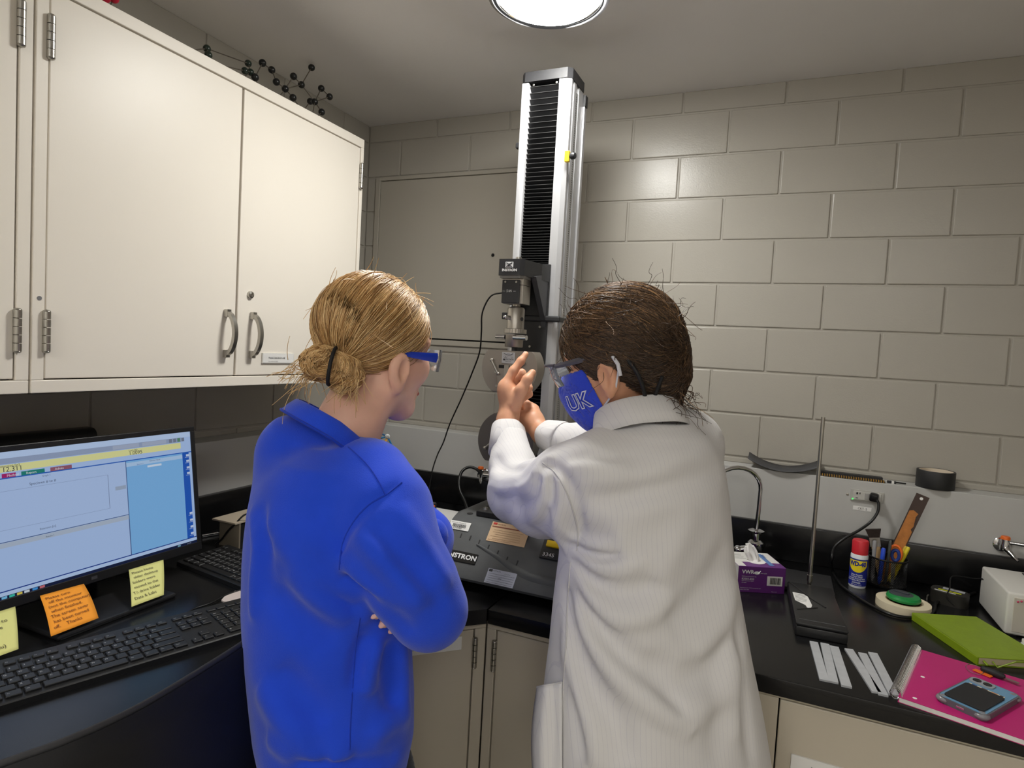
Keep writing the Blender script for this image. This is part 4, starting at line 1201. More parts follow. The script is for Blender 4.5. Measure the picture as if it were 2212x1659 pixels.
# phone with card sleeve
zph = ZC + 0.0094 + 0.0105
c, ang, w, h = rect(zph, (2093, 1458), (2195, 1497), (2142, 1555), (2031, 1502))
t = thing('phone', 'blue phone in a clear case with a black card sleeve on the pink notebook', 'phone', (c[0], c[1], ZC + 0.0096), ang)
def rrect(w, h, r, z, n=6):
    P_ = []
    for cx, cy, a0 in ((w / 2 - r, h / 2 - r, 0), (-w / 2 + r, h / 2 - r, 90), (-w / 2 + r, -h / 2 + r, 180), (w / 2 - r, -h / 2 + r, 270)):
        for k in range(n + 1):
            a = math.radians(a0 + 90 * k / n)
            P_.append((cx + r * math.cos(a), cy + r * math.sin(a), z))
    return P_
obj('clear_case', MB().prism(rrect(w, h, 0.012, 0), (0, 0, 0.0105)), mat('clear_case', (96, 98, 104), 0.2), t, world=False, smooth=40)
obj('phone_back', MB().prism(rrect(w - 0.005, h - 0.005, 0.010, 0.0104), (0, 0, 0.0007)), mat('phone_blue', (104, 150, 184), 0.22), t, world=False, smooth=40)
sl = obj('card_sleeve', MB().prism(rrect(w * 0.80, h * 0.62, 0.006, 0.0110), (0, 0, 0.0022), (0, -h * 0.13, 0)), mat('sleeve_black', (36, 36, 38), 0.7), t, world=False, smooth=40)
obj('card', MB().bb(-w * 0.36, w * 0.36, h * 0.17, h * 0.225, 0.0111, 0.0120), mat('card_print', (214, 204, 176), 0.4), t, world=False)
for a, b, col in ((-0.30, -0.20, (60, 80, 140)), (-0.10, 0.02, (90, 70, 60)), (0.10, 0.22, (196, 140, 90)), (0.27, 0.33, (60, 60, 60))):
    obj('card_mark', MB().bb(w * a, w * b, h * 0.175, h * 0.222, 0.0120, 0.0123), mat('cm' + str(col), col, 0.4), t, world=False)
obj('camera_bump', MB().prism(rrect(w * 0.5, h * 0.17, 0.008, 0.0110), (0, 0, 0.0022), (-w * 0.20, h * 0.36, 0)), mat('bump_grey', (150, 156, 162), 0.25), t, world=False, smooth=40)
for k in range(2):
    obj('camera_lens', MB().lathe([(0, 0.0142), (0.0065, 0.0142), (0.0068, 0.0130)], (-w * (0.31 - 0.22 * k), h * 0.36, 0), n=20), mat('lens_black', (24, 26, 32), 0.08), t, world=False, smooth=40)
for k in range(2):
    for kk in range(2):
        obj('corner_bumper', MB().ball(((k - 0.5) * 2 * (w / 2 - 0.009), (kk - 0.5) * 2 * (h / 2 - 0.009), 0.0055), 0.0125, 12, (1, 1, 0.5)), mat('bumper_grey', (128, 128, 132), 0.25), t, world=False, smooth=60)
obj('port', MB().bb(-0.006, 0.006, -h / 2 - 0.0008, -h / 2 + 0.002, 0.004, 0.0075, 0.0008), M_CHROME, t, world=False)

# keys
kz = ZC + 0.0098
k0, k1 = on('z', kz, 2118, 1450), on('z', kz, 2176, 1472)
t = thing('key_ring', 'key ring with a black fob and orange tag on the pink notebook', 'keys', tuple(k0))
d = Vector(k1 - k0); L = d.length; d.normalize(); sd = Vector((-d.y, d.x, 0))
obj('fob', MB().tube([d * (L * s) + Vector((0, 0, 0.006)) for s in (0, 0.06, 0.2, 0.5, 0.8, 0.9)], [0.003, 0.0055, 0.0062, 0.0068, 0.0060, 0.004], 14), mat('fob_black', (32, 32, 33), 0.6), t, world=False, smooth=60)
obj('key_blade', MB().box(d * (L * 1.05) + Vector((0, 0, 0.004)), (0.030, 0.007, 0.002), Matrix.Rotation(math.atan2(d.y, d.x), 4, 'Z')), M_SATIN, t, world=False)
rc = Vector(on('z', kz + 0.004, 2105, 1446)) - Vector(k0)
obj('split_ring', MB().tube([rc + Vector((0.0135 * math.cos(a * math.pi / 16), 0.0135 * math.sin(a * math.pi / 16), 0.003 * math.sin(a * math.pi / 16))) for a in range(32)], 0.0008, 6, closed=True), M_CHROME, t, world=False, smooth=60)
obj('orange_tag', MB().box(d * (L * 0.15) - sd * 0.009 + Vector((0, 0, 0.0015)), (0.030, 0.011, 0.002), Matrix.Rotation(math.atan2(d.y, d.x) - 0.15, 4, 'Z'), 0.0008), M_ORNG, t, world=False)

# small pale bottle cut by the right edge
q = on('z', ZC, 2216, 1408)
t = thing('bottle', 'small pale plastic bottle at the right picture edge behind the green book', 'bottle', tuple(q))
obj('bottle_body', MB().lathe([(0, 0), (0.011, 0), (0.012, 0.002), (0.012, 0.014), (0.008, 0.018), (0, 0.018)], n=24), mat('pale_plastic', (200, 204, 204), 0.35), t, world=False, smooth=40)
obj('bottle_cap', MB().lathe([(0.008, 0.018), (0.0085, 0.018), (0.0085, 0.025), (0, 0.025)], n=20), M_CARDW, t, world=False, smooth=40)

# ------------------------------------------------------------------ on the back ledge
# black curved plastic sheet
rows = []
e0, e1_ = on('y', -0.05, 1615, 1010), on('y', -0.05, 1772, 1019)
for i in range(17):
    k = i / 16
    sag = 4 * k * (1 - k)
    x = e0[0] + (e1_[0] - e0[0]) * k
    zf = CHZ + 0.026 * (1 - sag) + 0.0015
    rows.append([(x, -CHD - 0.012 + 0.012 * (1 - sag), zf), (x, -0.04, zf + 0.003), (x, -0.010, zf + 0.006 + 0.004 * (1 - sag))])
o = obj('plastic_sheet', MB().grid(rows), mat('sheet_grey', (66, 66, 68), 0.55), loc=(float(e0[0]), -0.05, CHZ), smooth=80, solid=0.002)
tag(o, 'thin dark grey plastic sheet curling up at both ends on the back ledge', 'sheet')
# beaded strip
s0, s1 = on('y', -CHD + 0.004, 1768, 1024), on('y', -CHD + 0.004, 1912, 1045)
t = thing('connector_strip', 'dark connector strip with a row of brass contacts on the back ledge', 'connector', ((s0[0] + s1[0]) / 2, -0.05, CHZ))
xa, xb = float(s0[0]), float(s1[0])
obj('strip_body', MB().bb(xa, xb - 0.004, -0.058, -0.035, CHZ, CHZ + 0.012, 0.001), M_MBLK, t)
obj('strip_foot', MB().bb(xa, xb, -0.078, -0.058, CHZ, CHZ + 0.0035), M_MBLK, t)
nb = 27
for k in range(nb):
    xk = xa + 0.004 + (xb - xa - 0.008) * k / (nb - 1)
    obj('contact', MB().bb(xk - 0.0016, xk + 0.0016, -0.079, -0.066, CHZ + 0.001, CHZ + 0.0075, 0.0006), mat('brass_contact', (176, 138, 74), 0.35, 0.8), t)
# small plug
s0, s1 = on('y', -0.062, 1916, 1046), on('y', -0.062, 1957, 1048)
t = thing('plug', 'small black cable plug with a white band on the back ledge', 'plug', (float(s0[0]), -0.062, CHZ))
obj('plug_body', MB().bb(0, 0.021, -0.005, 0.005, 0, 0.007, 0.001), M_MBLK, t, world=False)
obj('white_band', MB().bb(0.010, 0.016, -0.0055, 0.0055, 0.0, 0.0075), M_CARDW, t, world=False)
obj('cable_end', MB().cyl((0.021, 0, 0.004), (float(s1[0] - s0[0]), 0.004, 0.003), 0.0022, 0.0018, 10), M_CABLE, t, world=False)
# black tape roll
q = on('z', CHZ, 2020, 1062)
q = np.array([float(on('y', -0.048, 2020, 1045)[0]), -0.046, CHZ])
t = thing('duct_tape_roll', 'black tape roll lying on the back ledge', 'tape roll', tuple(q))
obj('tape', MB().lathe([(0.040, 0), (0.0455, 0), (0.046, 0.001), (0.046, 0.047), (0.0455, 0.048), (0.040, 0.048), (0.040, 0)], n=48), mat('black_tape', (38, 38, 39), 0.5, bump=0.1, bscale=300), t, world=False, smooth=40)
obj('core', MB().lathe([(0.0378, 0.0005), (0.040, 0.0005), (0.040, 0.0478), (0.0378, 0.0478), (0.0378, 0.0005)], n=40), mat('core_card', (214, 200, 180), 0.7), t, world=False, smooth=40)

# outlet and its plug on the ledge front
t = thing('power_outlet', 'grey double power outlet with a green light on the back ledge', 'outlet', (1.815, -CHD, 1.118))
oc0, oc1 = on('y', -CHD, 1838, 1057), on('y', -CHD, 1908, 1080)
ox0, ox1 = float(oc0[0]), float(oc1[0])
oz = float(on('y', -CHD, 1873, 1072)[2])
obj('cover_plate', MB().bb(ox0, ox1, -CHD - 0.004, -CHD - 0.0002, oz - 0.016, oz + 0.016, 0.001), mat('outlet_grey', (176, 174, 168), 0.4), t)
obj('socket_face', MB().bb(ox0 + 0.006, ox1 - 0.006, -CHD - 0.006, -CHD - 0.003, oz - 0.012, oz + 0.012, 0.001), mat('outlet_face', (190, 188, 182), 0.35), t)
obj('slot', MB().bb(ox0 + 0.014, ox0 + 0.018, -CHD - 0.0064, -CHD - 0.005, oz + 0.003, oz + 0.009), M_DARKGAP, t)
obj('slot', MB().bb(ox0 + 0.022, ox0 + 0.024, -CHD - 0.0064, -CHD - 0.005, oz + 0.004, oz + 0.009), M_DARKGAP, t)
obj('slot', MB().bb(ox0 + 0.013, ox0 + 0.019, -CHD - 0.0064, -CHD - 0.005, oz - 0.008, oz - 0.006), M_DARKGAP, t)
obj('rocker', MB().bb((ox0 + ox1) / 2 - 0.006, (ox0 + ox1) / 2 + 0.006, -CHD - 0.0072, -CHD - 0.005, oz - 0.009, oz + 0.009, 0.0008), mat('rocker_grey', (164, 162, 158), 0.35), t)
obj('status_light', MB().ball((ox0 + 0.006, -CHD - 0.006, oz - 0.011), 0.0018, 8), mat('led_green', (60, 230, 90), 0.3, emit=(60, 255, 100), estr=1.2), t)
obj('screw', MB().lathe([(0, 0.002), (0.003, 0.0015), (0.0035, 0)], (ox0 - 0.008, -CHD, oz - 0.001), (0, -1, 0), 12), M_SATIN, t)
q0 = on('y', -CHD, 1843, 1092)
lz = float(q0[2])
lt = obj('circuit_label', MB().bb(float(q0[0]), float(q0[0]) + 0.046, -CHD - 0.0006, -CHD + 0.0002, lz - 0.011, lz), M_WHITEP, t)
text('label_text', 'CKT. 2', 0.0085, M_INK, t, (float(q0[0]) + 0.012, -CHD - 0.0006, lz - 0.0085), (1, 0, 0), (0, 0, 1), sx=0.9)
pq = on('y', -CHD - 0.02, 1890, 1075)
t = thing('appliance_lead', 'black power lead plugged into the outlet and looping over the worktop', 'cord', (float(pq[0]), -CHD - 0.01, float(pq[2])))
obj('plug_body', MB().box((float(pq[0]) - 0.002, -CHD - 0.018, float(pq[2])), (0.022, 0.022, 0.022), (0.15, 0.1, -0.2), 0.005), M_CABLE, t, smooth=40)
cpts = [(pq[0] + 0.004, -CHD - 0.028, pq[2] - 0.004)]
for x, y, yy in ((1898, 1090, -0.112), (1895, 1108, -0.118), (1880, 1128, -0.125), (1855, 1146, -0.14), (1826, 1162, -0.155), (1803, 1182, -0.17), (1797, 1207, -0.20)):
    cpts.append(on('y', yy, x, y))
for x, y in ((1799, 1236), (1815, 1262), (1838, 1281), (1868, 1300), (1895, 1315), (1925, 1328), (1962, 1334), (2000, 1331), (2018, 1318), (2026, 1300)):
    cpts.append(on('z', ZC + 0.0042, x, y))
cpts.append(on('z', ZC + 0.0042, 2080, 1290)); cpts.append(on('z', ZC + 0.0042, 2106, 1280))
obj('cord', MB().tube(catmull(cpts, 6), 0.0038, 10), M_CABLE, t, smooth=80)

# gas taps
def gas_tap(base, label, dirn, mirror=1):
    """turret on a panel: outlet nozzle pointing out and down, orange top, lever"""
    t = thing('gas_tap', label, 'tap', tuple(base))
    d = Vector(dirn); s = Vector((0, 0, 1)).cross(d).normalized()
    obj('flange', MB().lathe([(0.019, 0), (0.019, 0.004), (0.012, 0.007), (0.0, 0.007)], ax=d, n=24), M_CHROME, t, world=False, smooth=40)
    obj('body', MB().cyl(d * 0.004, d * 0.034, 0.0085, n=18).lathe([(0, -0.010), (0.011, -0.008), (0.012, 0.0), (0.010, 0.012), (0.010, 0.020), (0, 0.020)], d * 0.030, n=20), M_CHROME, t, world=False, smooth=40)
    nz = (d * 0.75 + s * (0.45 * mirror) + Vector((0, 0, -0.55))).normalized()
    obj('nozzle', MB().lathe([(0.0075, 0.0), (0.0085, 0.008), (0.006, 0.014), (0.0068, 0.018), (0.005, 0.026), (0.0055, 0.030), (0.0025, 0.046), (0, 0.046)], d * 0.032, nz, 16), M_CHROME, t, world=False, smooth=40)
    obj('colour_cap', MB().lathe([(0, 0.0285), (0.009, 0.028), (0.0105, 0.025), (0.0105, 0.020), (0, 0.020)], d * 0.030, n=20), M_ORNG, t, world=False, smooth=40)
    lv = s * mirror
    obj('lever', MB().tube([d * 0.030 + Vector((0, 0, 0.013)), d * 0.032 + lv * 0.014 + Vector((0, 0, 0.013)), d * 0.034 + lv * 0.045 + Vector((0, 0, 0.013))], [0.004, 0.0045, 0.0055], 12), M_CHROME, t, world=False, smooth=60)
    return t
gp = on('y', -CHD, 2163, 1170)
gas_tap((gp[0], -CHD, gp[2] - 0.006), 'chrome gas tap with an orange top on the ledge at the right edge', (0, -1, 0), 1)
# ------------------------------------------------------------------ computer corner
M_BEZ = mat('bezel_black', (30, 30, 32), 0.38, bump=0.05, bscale=500)
M_KB = mat('keyboard_black', (26, 26, 27), 0.5, bump=0.05, bscale=600)
M_KEY = mat('key_black', (31, 31, 32), 0.45)
M_KEYLET = mat('key_lettering', (200, 200, 200), 0.5)

# monitor: screen plane leans back, parallel to the left wall
MT = np.array([0.300, 0, 1.240]); MBm = np.array([0.338, 0, 0.949])
yR, yL = -1.026, -1.536
mv = (MT - MBm) / np.linalg.norm(MT - MBm)          # up the screen
mn = np.array([mv[2], 0, -mv[0]])                    # out of the screen
HM = float(np.linalg.norm(MT - MBm)); WM = yR - yL
t = thing('monitor', 'black flat monitor showing pale blue test software on the computer worktop', 'monitor', (0.32, (yL + yR) / 2, ZC))
MO = np.array([MT[0], yL, MT[2]])                    # top left outer corner
def sc(a, b, d=0.0):
    """a from the left edge, b down from the top edge, d out of the screen (metres)"""
    return Vector(MO + np.array([0, a, 0]) - mv * b + mn * d)
Mmon = basis((0, 0, 0), (0, 1, 0), mv)
def spanel(a0, a1, b0, b1, d0, d1, bev=0.0):
    return MB().box((sc(a0, b0, d0) + sc(a1, b1, d1)) / 2, (abs(a1 - a0), abs(b1 - b0), abs(d1 - d0)), Mmon, bev)
obj('housing', spanel(0, WM, 0, HM, -0.022, -0.002, 0.003), M_BEZ, t, smooth=40)
bz = 0.011; bb_ = 0.019
obj('bezel', spanel(0, WM, 0, bz, -0.002, 0.003, 0.001), M_BEZ, t)
obj('bezel', spanel(0, WM, HM - bb_, HM, -0.002, 0.003, 0.001), M_BEZ, t)
obj('bezel', spanel(0, bz, bz, HM - bb_, -0.002, 0.003, 0.001), M_BEZ, t)
obj('bezel', spanel(WM - bz, WM, bz, HM - bb_, -0.002, 0.003, 0.001), M_BEZ, t)
obj('stand_neck', MB().bb(0.255, 0.275, -1.33, -1.23, ZC + 0.008, 1.10, 0.004), M_BEZ, t)
obj('stand_base', MB().bb(0.235, 0.427, -1.40, -1.16, ZC, ZC + 0.010, 0.004), M_BEZ, t)
LUM = 0.50
def scol(name, col, k=1.0):
    return mat('screen_' + name, (0, 0, 0), 0.25, emit=col, estr=LUM * k)
SA0, SA1, SB0, SB1 = bz, WM - bz, bz, HM - bb_
scr = obj('screen', spanel(SA0, SA1, SB0, SB1, -0.001, 0.0004), scol('pale', (172, 198, 240)), t)
SWd, SHt = SA1 - SA0, SB1 - SB0
def afrac(x, y):
    r = FWD + RGT * (x - 1106) / FPX - UPV * (y - 829.5) / FPX
    k = np.dot(MT - CAM, mn) / np.dot(r, mn)
    p = CAM + r * k
    return float((p[1] - yL - SA0) / SWd), float((np.dot(MO - p, mv) - SB0) / SHt)
LV = [0.0006]
def ui(name, a0, a1, t0, t1, col, k=1.0):
    LV[0] += 0.000012
    return obj(name, spanel(SA0 + SWd * a0, SA0 + SWd * a1, SB0 + SHt * t0, SB0 + SHt * t1, 0.0, LV[0]), scol(str(col) + str(k), col, k), scr)
def uit(s, a, tt, size, col, k=1.0, bold=0.0, sx=1.0):
    LV[0] += 0.000012
    return text('screen_text', s, size, scol('ink' + str(col), col, k), scr, sc(SA0 + SWd * a, SB0 + SHt * tt, LV[0]), (0, 1, 0), mv, bold=bold, sx=sx, off=0.0002)
aR = afrac(275, 1060)[0]          # divider between plot and side pane
aB = afrac(398, 1060)[0]          # blue tool strip
ui('title_bar', 0, 1, 0, 0.045, (188, 210, 244))
ui('menu_band', 0, aB, 0.045, 0.085, (150, 166, 196))
for i in range(2):
    ui('menu_button', 0.615 + 0.135 * i, 0.735 + 0.135 * i, 0.048, 0.080, (168, 180, 204))
for i in range(4):
    ui('menu_icon', 0.885 + 0.022 * i, 0.90 + 0.022 * i, 0.048, 0.080, (90, 140, 110) if i == 2 else (120, 130, 150))
ui('value_band', 0, aB - 0.005, 0.090, 0.140, (226, 226, 160))
uit('1.0095', 0.685, 0.138, 0.0115, (60, 62, 70))
uit('Load (lbf)', 0.685, 0.108, 0.0052, (60, 62, 70))
aE = afrac(3, 1013)[0]
uit('12.311', aE, 0.138, 0.0125, (60, 62, 70))
uit('xtension [in]', aE - 0.005, 0.106, 0.0062, (60, 62, 70))
for x0, x1, col, s_ in ((-5, 33, (170, 40, 110), 'Method'), (38, 96, (30, 130, 120), 'Report'), (102, 155, (150, 90, 110), 'Admin')):
    a0, a1 = afrac(x0, 1025)[0], afrac(x1, 1015)[0]
    ui('tab', a0 + 0.012, a1, 0.150, 0.178, col)
    uit(s_, a0 + 0.028, 0.173, 0.0062, (230, 232, 240))
ui('blue_rule', 0, 1, 0.178, 0.186, (40, 96, 190))
ui('plot_pane', 0, aR, 0.186, 0.62, (176, 200, 240))
aG = afrac(234, 1060)[0]
for q in ((0, aG, 0.270, 0.2715), (0, aG, 0.535, 0.5365), (aG, aG + 0.002, 0.270, 0.5365)):
    ui('plot_frame', *q, (120, 136, 168))
uit('Specimen # to #', afrac(62, 1038)[0], 0.255, 0.0070, (70, 80, 104))
uit('Graph 1', afrac(90, 1025)[0], 0.208, 0.0045, (80, 90, 110))
uit('Extension [in]', afrac(84, 1128)[0], 0.585, 0.0052, (80, 90, 110))
uit('Results 1', afrac(97, 1141)[0], 0.648, 0.0042, (80, 90, 110))
ui('legend', aG + 0.03, aR - 0.006, 0.375, 0.405, (160, 176, 200))
ui('divider', 0, aR, 0.615, 0.620, (70, 92, 140))
ui('table_head', 0, aR, 0.622, 0.655, (176, 190, 210))
ui('pane_rule', aR - 0.002, aR + 0.001, 0.186, 0.955, (70, 92, 140))
ui('side_pane', aR + 0.001, aB, 0.186, 0.955, (128, 184, 236))
ui('side_head', aR + 0.001, aB, 0.200, 0.232, (176, 206, 240))
ui('side_field', aR + 0.10, aR + 0.17, 0.245, 0.262, (214, 228, 246))
uit('Operator Inputs', aR + 0.11, 0.214, 0.0040, (70, 80, 104))
uit('Specimen 1', aR + 0.05, 0.228, 0.0036, (60, 90, 160))
ui('tool_strip', aB, 0.985, 0.186, 0.955, (38, 92, 190))
for i, tt in enumerate((0.20, 0.25, 0.31, 0.36, 0.72, 0.78, 0.84, 0.90)):
    ui('tool_icon', aB + 0.020, aB + 0.036, tt, tt + 0.018, (200, 214, 240))
    ui('tool_caption', aB + 0.014, aB + 0.042, tt + 0.024, tt + 0.028, (170, 190, 230))
ui('status_rule', 0, 1, 0.945, 0.952, (30, 58, 140))
ui('status_bar', 0, 1, 0.952, 0.978, (182, 206, 242))
ui('task_bar', 0, 1, 0.978, 1.0, (24, 34, 66))
for px_, col in ((3, (120, 190, 230)), (20, (60, 190, 170)), (37, (220, 200, 90)), (53, (210, 220, 230)), (71, (70, 150, 220)), (87, (200, 110, 120))):
    a = afrac(px_, 1300)[0]
    if a > 0: ui('task_icon', a, a + 0.018, 0.981, 0.997, col)
ui('task_icon', 0.895, 0.91, 0.983, 0.995, (120, 170, 190))
uit('3:15 PM', 0.945, 0.995, 0.0032, (180, 190, 210))
obj('brand_mark', spanel(WM * 0.50 - 0.006, WM * 0.50 + 0.006, HM - 0.0125, HM - 0.0065, 0.003, 0.0033), mat('mark_grey', (70, 70, 74), 0.3), t)

# sticky notes on the lower bezel
M_NOTEY = mat('note_yellow', (226, 224, 142), 0.75)
M_NOTEO = mat('note_orange', (255, 162, 44), 0.75)
M_PENCIL = mat('pencil', (92, 84, 66), 0.8)
M_PENO = mat('pencil_on_orange', (124, 70, 30), 0.8)
def unit3(v): return np.array(v) / np.linalg.norm(v)
def note(label, corners, m, lines, ink, size, curl):
    xs = 0.338 + 0.0052
    # the top edge sticks to the bezel, the free edge rests near the stand's foot
    P = [on('x', xs, *corners[0]), on('x', xs, *corners[1]), on('z', ZC + 0.016, *corners[2]), on('z', ZC + 0.016, *corners[3])]
    base = tuple((P[0] + P[1]) / 2)
    t = thing('sticky_note', label, 'sticky note', base, group='sticky notes on the monitor')
    nrm = unit3(np.cross(P[1] - P[0], P[0] - P[3]))
    def pt(a, b, lift=0.0):
        p = (1 - b) * ((1 - a) * P[0] + a * P[1]) + b * ((1 - a) * P[3] + a * P[2])
        return Vector(p + nrm * (curl * math.sin(math.pi * b) + lift))
    rows = [[pt(j / 8, i / 12) for j in range(9)] for i in range(13)]
    obj('paper', MB().grid(rows), m, t, smooth=80, solid=0.0003)
    for i, s_ in enumerate(lines):
        b = 0.10 + 0.84 * (i + 0.6) / max(len(lines), 1)
        o = pt(0.08 + 0.03 * (i % 2), b, 0.0008)
        u_ = pt(0.9, b, 0.0008) - o
        v_ = pt(0.08, b - 0.1, 0.0008) - pt(0.08, b, 0.0008)
        text('handwriting', s_, size, ink, t, o, u_, v_, shear=0.15, off=0.0005)
note('orange sticky note with handwriting hanging from the monitor', [(86, 1287), (181, 1261), (213, 1335), (110, 1375)], M_NOTEO,
     ['Please turn', 'off the monitor', '(not the computer)', 'when finished.', 'The screen saver', 'has been turned', 'off.    Thanks'], M_PENO, 0.0098, 0.004)
note('yellow sticky note hanging below the right half of the screen', [(278, 1231), (353, 1209), (354, 1285), (284, 1311)], M_NOTEY,
     ['Please Note', 'older desktop', 'folders were', 'moved to the', 'T:\\ drive folder', 'Data & Labs'], M_PENCIL, 0.0098, 0.003)
note('pale yellow sticky note cut by the left picture edge', [(-48, 1335), (33, 1310), (40, 1402), (-42, 1432)], M_NOTEY,
     ['', 'log in to', 'the file', 'go to', '', '(menu)'], M_PENCIL, 0.011, 0.003)

# keyboards
UK = 0.01897
KEYM = {}
def keyboard(label, zpos, kr, legends=True):
    """zpos: place of the Z key; kr: direction of the rows"""
    ang = math.atan2(kr[1], kr[0])
    t = thing('keyboard', label, 'keyboard', (zpos[0], zpos[1], ZC), ang, group='keyboards')
    X0, X1, Y0, Y1 = -3.1, 20.75, -1.95, 5.25
    tilt = 0.055
    def zk(y): return 0.0095 + tilt * (y - Y0) * UK
    pr = [(Y0, 0.0), (Y0, 0.009), (Y0 + 0.15, 0.0105), (Y1, zk(Y1) + 0.002), (Y1 + 0.05, 0.012), (Y1 + 0.05, 0.0)]
    obj('case', MB().prism([(X0 * UK, y * UK, z) for y, z in pr], ((X1 - X0) * UK, 0, 0)), M_KB, t, world=False)
    def key(x, y, w=1.0, h=1.0, s=''):
        kk = (w, h)
        if kk not in KEYM:
            mb = MB().box((0, 0, 0), (w * UK - 0.0032, h * UK - 0.0036, 0.0050), None, 0.0010, 1)
            o = obj('key', mb, M_KEY, t, world=False)
            KEYM[kk] = o.data
        else:
            o = link(bpy.data.objects.new('key', KEYM[kk]), t)
        o.location = (x * UK, y * UK, zk(y) + 0.0025)
        o.rotation_euler = (math.atan(tilt), 0, 0)
        if s and legends:
            text('legend', s, 0.0052 if len(s) == 1 else 0.0034, M_KEYLET, o, (-(w * UK / 2) + 0.0042, -0.0008, 0.0026), (1, 0, 0), (0, 1, 0), world=False, off=0.0002)
    def row(y, x, items, h=1.0):
        for it in items:
            s, w = it if isinstance(it, tuple) else (it, 1.0)
            if s is not None: key(x + w / 2, y, w, h, s)
            x += w
    L0 = -2.75
    row(-1, L0, [('Ctrl', 1.25), ('Fn', 1.25), ('Alt', 1.25), ('', 6.25), ('Alt', 1.25), ('Fn', 1.25), ('Me', 1.25), ('Ctrl', 1.25)])
    row(0, L0, [('Shift', 2.25)] + list('ZXCVBNM') + [',', '.', '/', ('Shift', 2.75)])
    row(1, L0, [('Caps', 1.75)] + list('ASDFGHJKL') + [';', "'", ('Enter', 2.25)])
    row(2, L0, [('Tab', 1.5)] + list('QWERTYUIOP') + ['[', ']', ('\\', 1.5)])
    row(3, L0, list('`1234567890-=') + [('Back', 2.0)])
    row(4.2, L0, ['Esc', (None, 1.0), 'F1', 'F2', 'F3', 'F4', (None, .5), 'F5', 'F6', 'F7', 'F8', (None, .5), 'F9', 'F10', 'F11', 'F12'], 0.75)
    NX = 12.25 + 0.4
    row(3, NX, ['Ins', 'Hm', 'Up']); row(2, NX, ['Del', 'End', 'Dn']); row(4.2, NX, ['Prt', 'Scr', 'Brk'], 0.75)
    key(NX + 1.5, 0, 1, 1, '^'); row(-1, NX, ['<', 'v', '>'])
    PX = NX + 3.4
    row(3, PX, ['Nm', '/', '*', '-']); row(2, PX, list('789')); row(1, PX, list('456')); row(0, PX, list('123'))
    row(-1, PX, [('0', 2.0), '.']); key(PX + 3.5, 1.5, 1, 2, '+'); key(PX + 3.5, -0.5, 1, 2, 'En')
    row(4.2, PX, ['', '', '', ''], 0.75)
    return t
keyboard('black keyboard with white lettering in front of the monitor stand', (0.5500, -1.523), (0.316, 0.949))
kr2 = np.array([0.990, -0.141]); ku2 = np.array([0.141, 0.990])
z2 = np.array([0.262, -1.030]) + kr2 * 3.1 * UK + ku2 * 1.95 * UK
keyboard('second black keyboard lying turned behind the woman in the blue sweatshirt', tuple(z2), tuple(kr2))

# white flat thing beside the keyboard
pp = [on('z', ZC, *p) for p in ((478, 1299), (484, 1292), (508, 1279), (534, 1279), (560, 1290), (560, 1312), (534, 1300), (524, 1298), (497, 1304), (484, 1302))]
o = obj('plastic_card', MB().prism([(p[0], p[1], ZC) for p in pp], (0, 0, 0.003)), mat('off_white_plastic', (206, 192, 186), 0.5), loc=tuple(pp[0]))
tag(o, 'off-white plastic piece lying between the two keyboards', 'plastic piece')

# open box with a dark inside
zt = float(on('y', -0.865, 476, 1122)[2])
t = thing('storage_box', 'taupe box with a dark open side behind the second keyboard', 'box', (0.25, -0.72, ZC))
M_TAUPE = mat('taupe_card', (128, 118, 102), 0.6, var=0.03, vscale=10)
obj('end_wall', MB().bb(0.218, 0.289, -0.866, -0.861, ZC, zt), M_TAUPE, t)
obj('back_wall', MB().bb(0.218, 0.222, -0.861, -0.56, ZC, zt), M_TAUPE, t)
obj('top_panel', MB().bb(0.205, 0.290, -0.880, -0.56, zt, zt + 0.004), mat('taupe_light', (186, 172, 152), 0.55), t)
obj('end_wall', MB().bb(0.218, 0.289, -0.565, -0.56, ZC, zt), M_TAUPE, t)
obj('inner_shade', MB().bb(0.222, 0.287, -0.861, -0.565, ZC, zt - 0.004), M_DARKGAP, t)  # solid dark block, painted shade in place of the box's hollow
t = thing('metal_rod', 'short shiny metal rod lying on the worktop beside the taupe box', 'rod', (0.16, -0.90, ZC))
a_, b_ = on('z', ZC + 0.005, 436, 1158), on('z', ZC + 0.005, 470, 1152)
obj('shaft', MB().cyl(a_, b_, 0.0045, n=14), M_CHROME, t, smooth=40)
obj('tip', MB().cyl(b_, b_ + (b_ - a_) * 0.12, 0.0045, 0.001, 14), M_CHROME, t, smooth=40)
o = obj('usb_cable', MB().tube(catmull([on('z', ZC + 0.004, 466, 1176), on('y', -0.872, 480, 1163), on('y', -0.872, 492, 1147), on('y', -0.868, 506, 1134), np.array([0.30, -0.84, 0.985]), np.array([0.35, -0.80, ZC + 0.004])], 6), 0.0024, 8), M_CABLE, loc=tuple(on('z', ZC + 0.004, 466, 1176)), smooth=80)
tag(o, 'thin black cable bending over the end of the taupe box', 'cable')
cw = [on('z', ZC + 0.003, *p) for p in ((395, 1330), (420, 1315), (455, 1303), (490, 1285), (535, 1270))]
o = obj('usb_cable', MB().tube(catmull(cw, 5), 0.0018, 6), M_CABLE, loc=tuple(cw[0]), smooth=80)
tag(o, 'thin black cable on the worktop behind the front keyboard', 'cable')

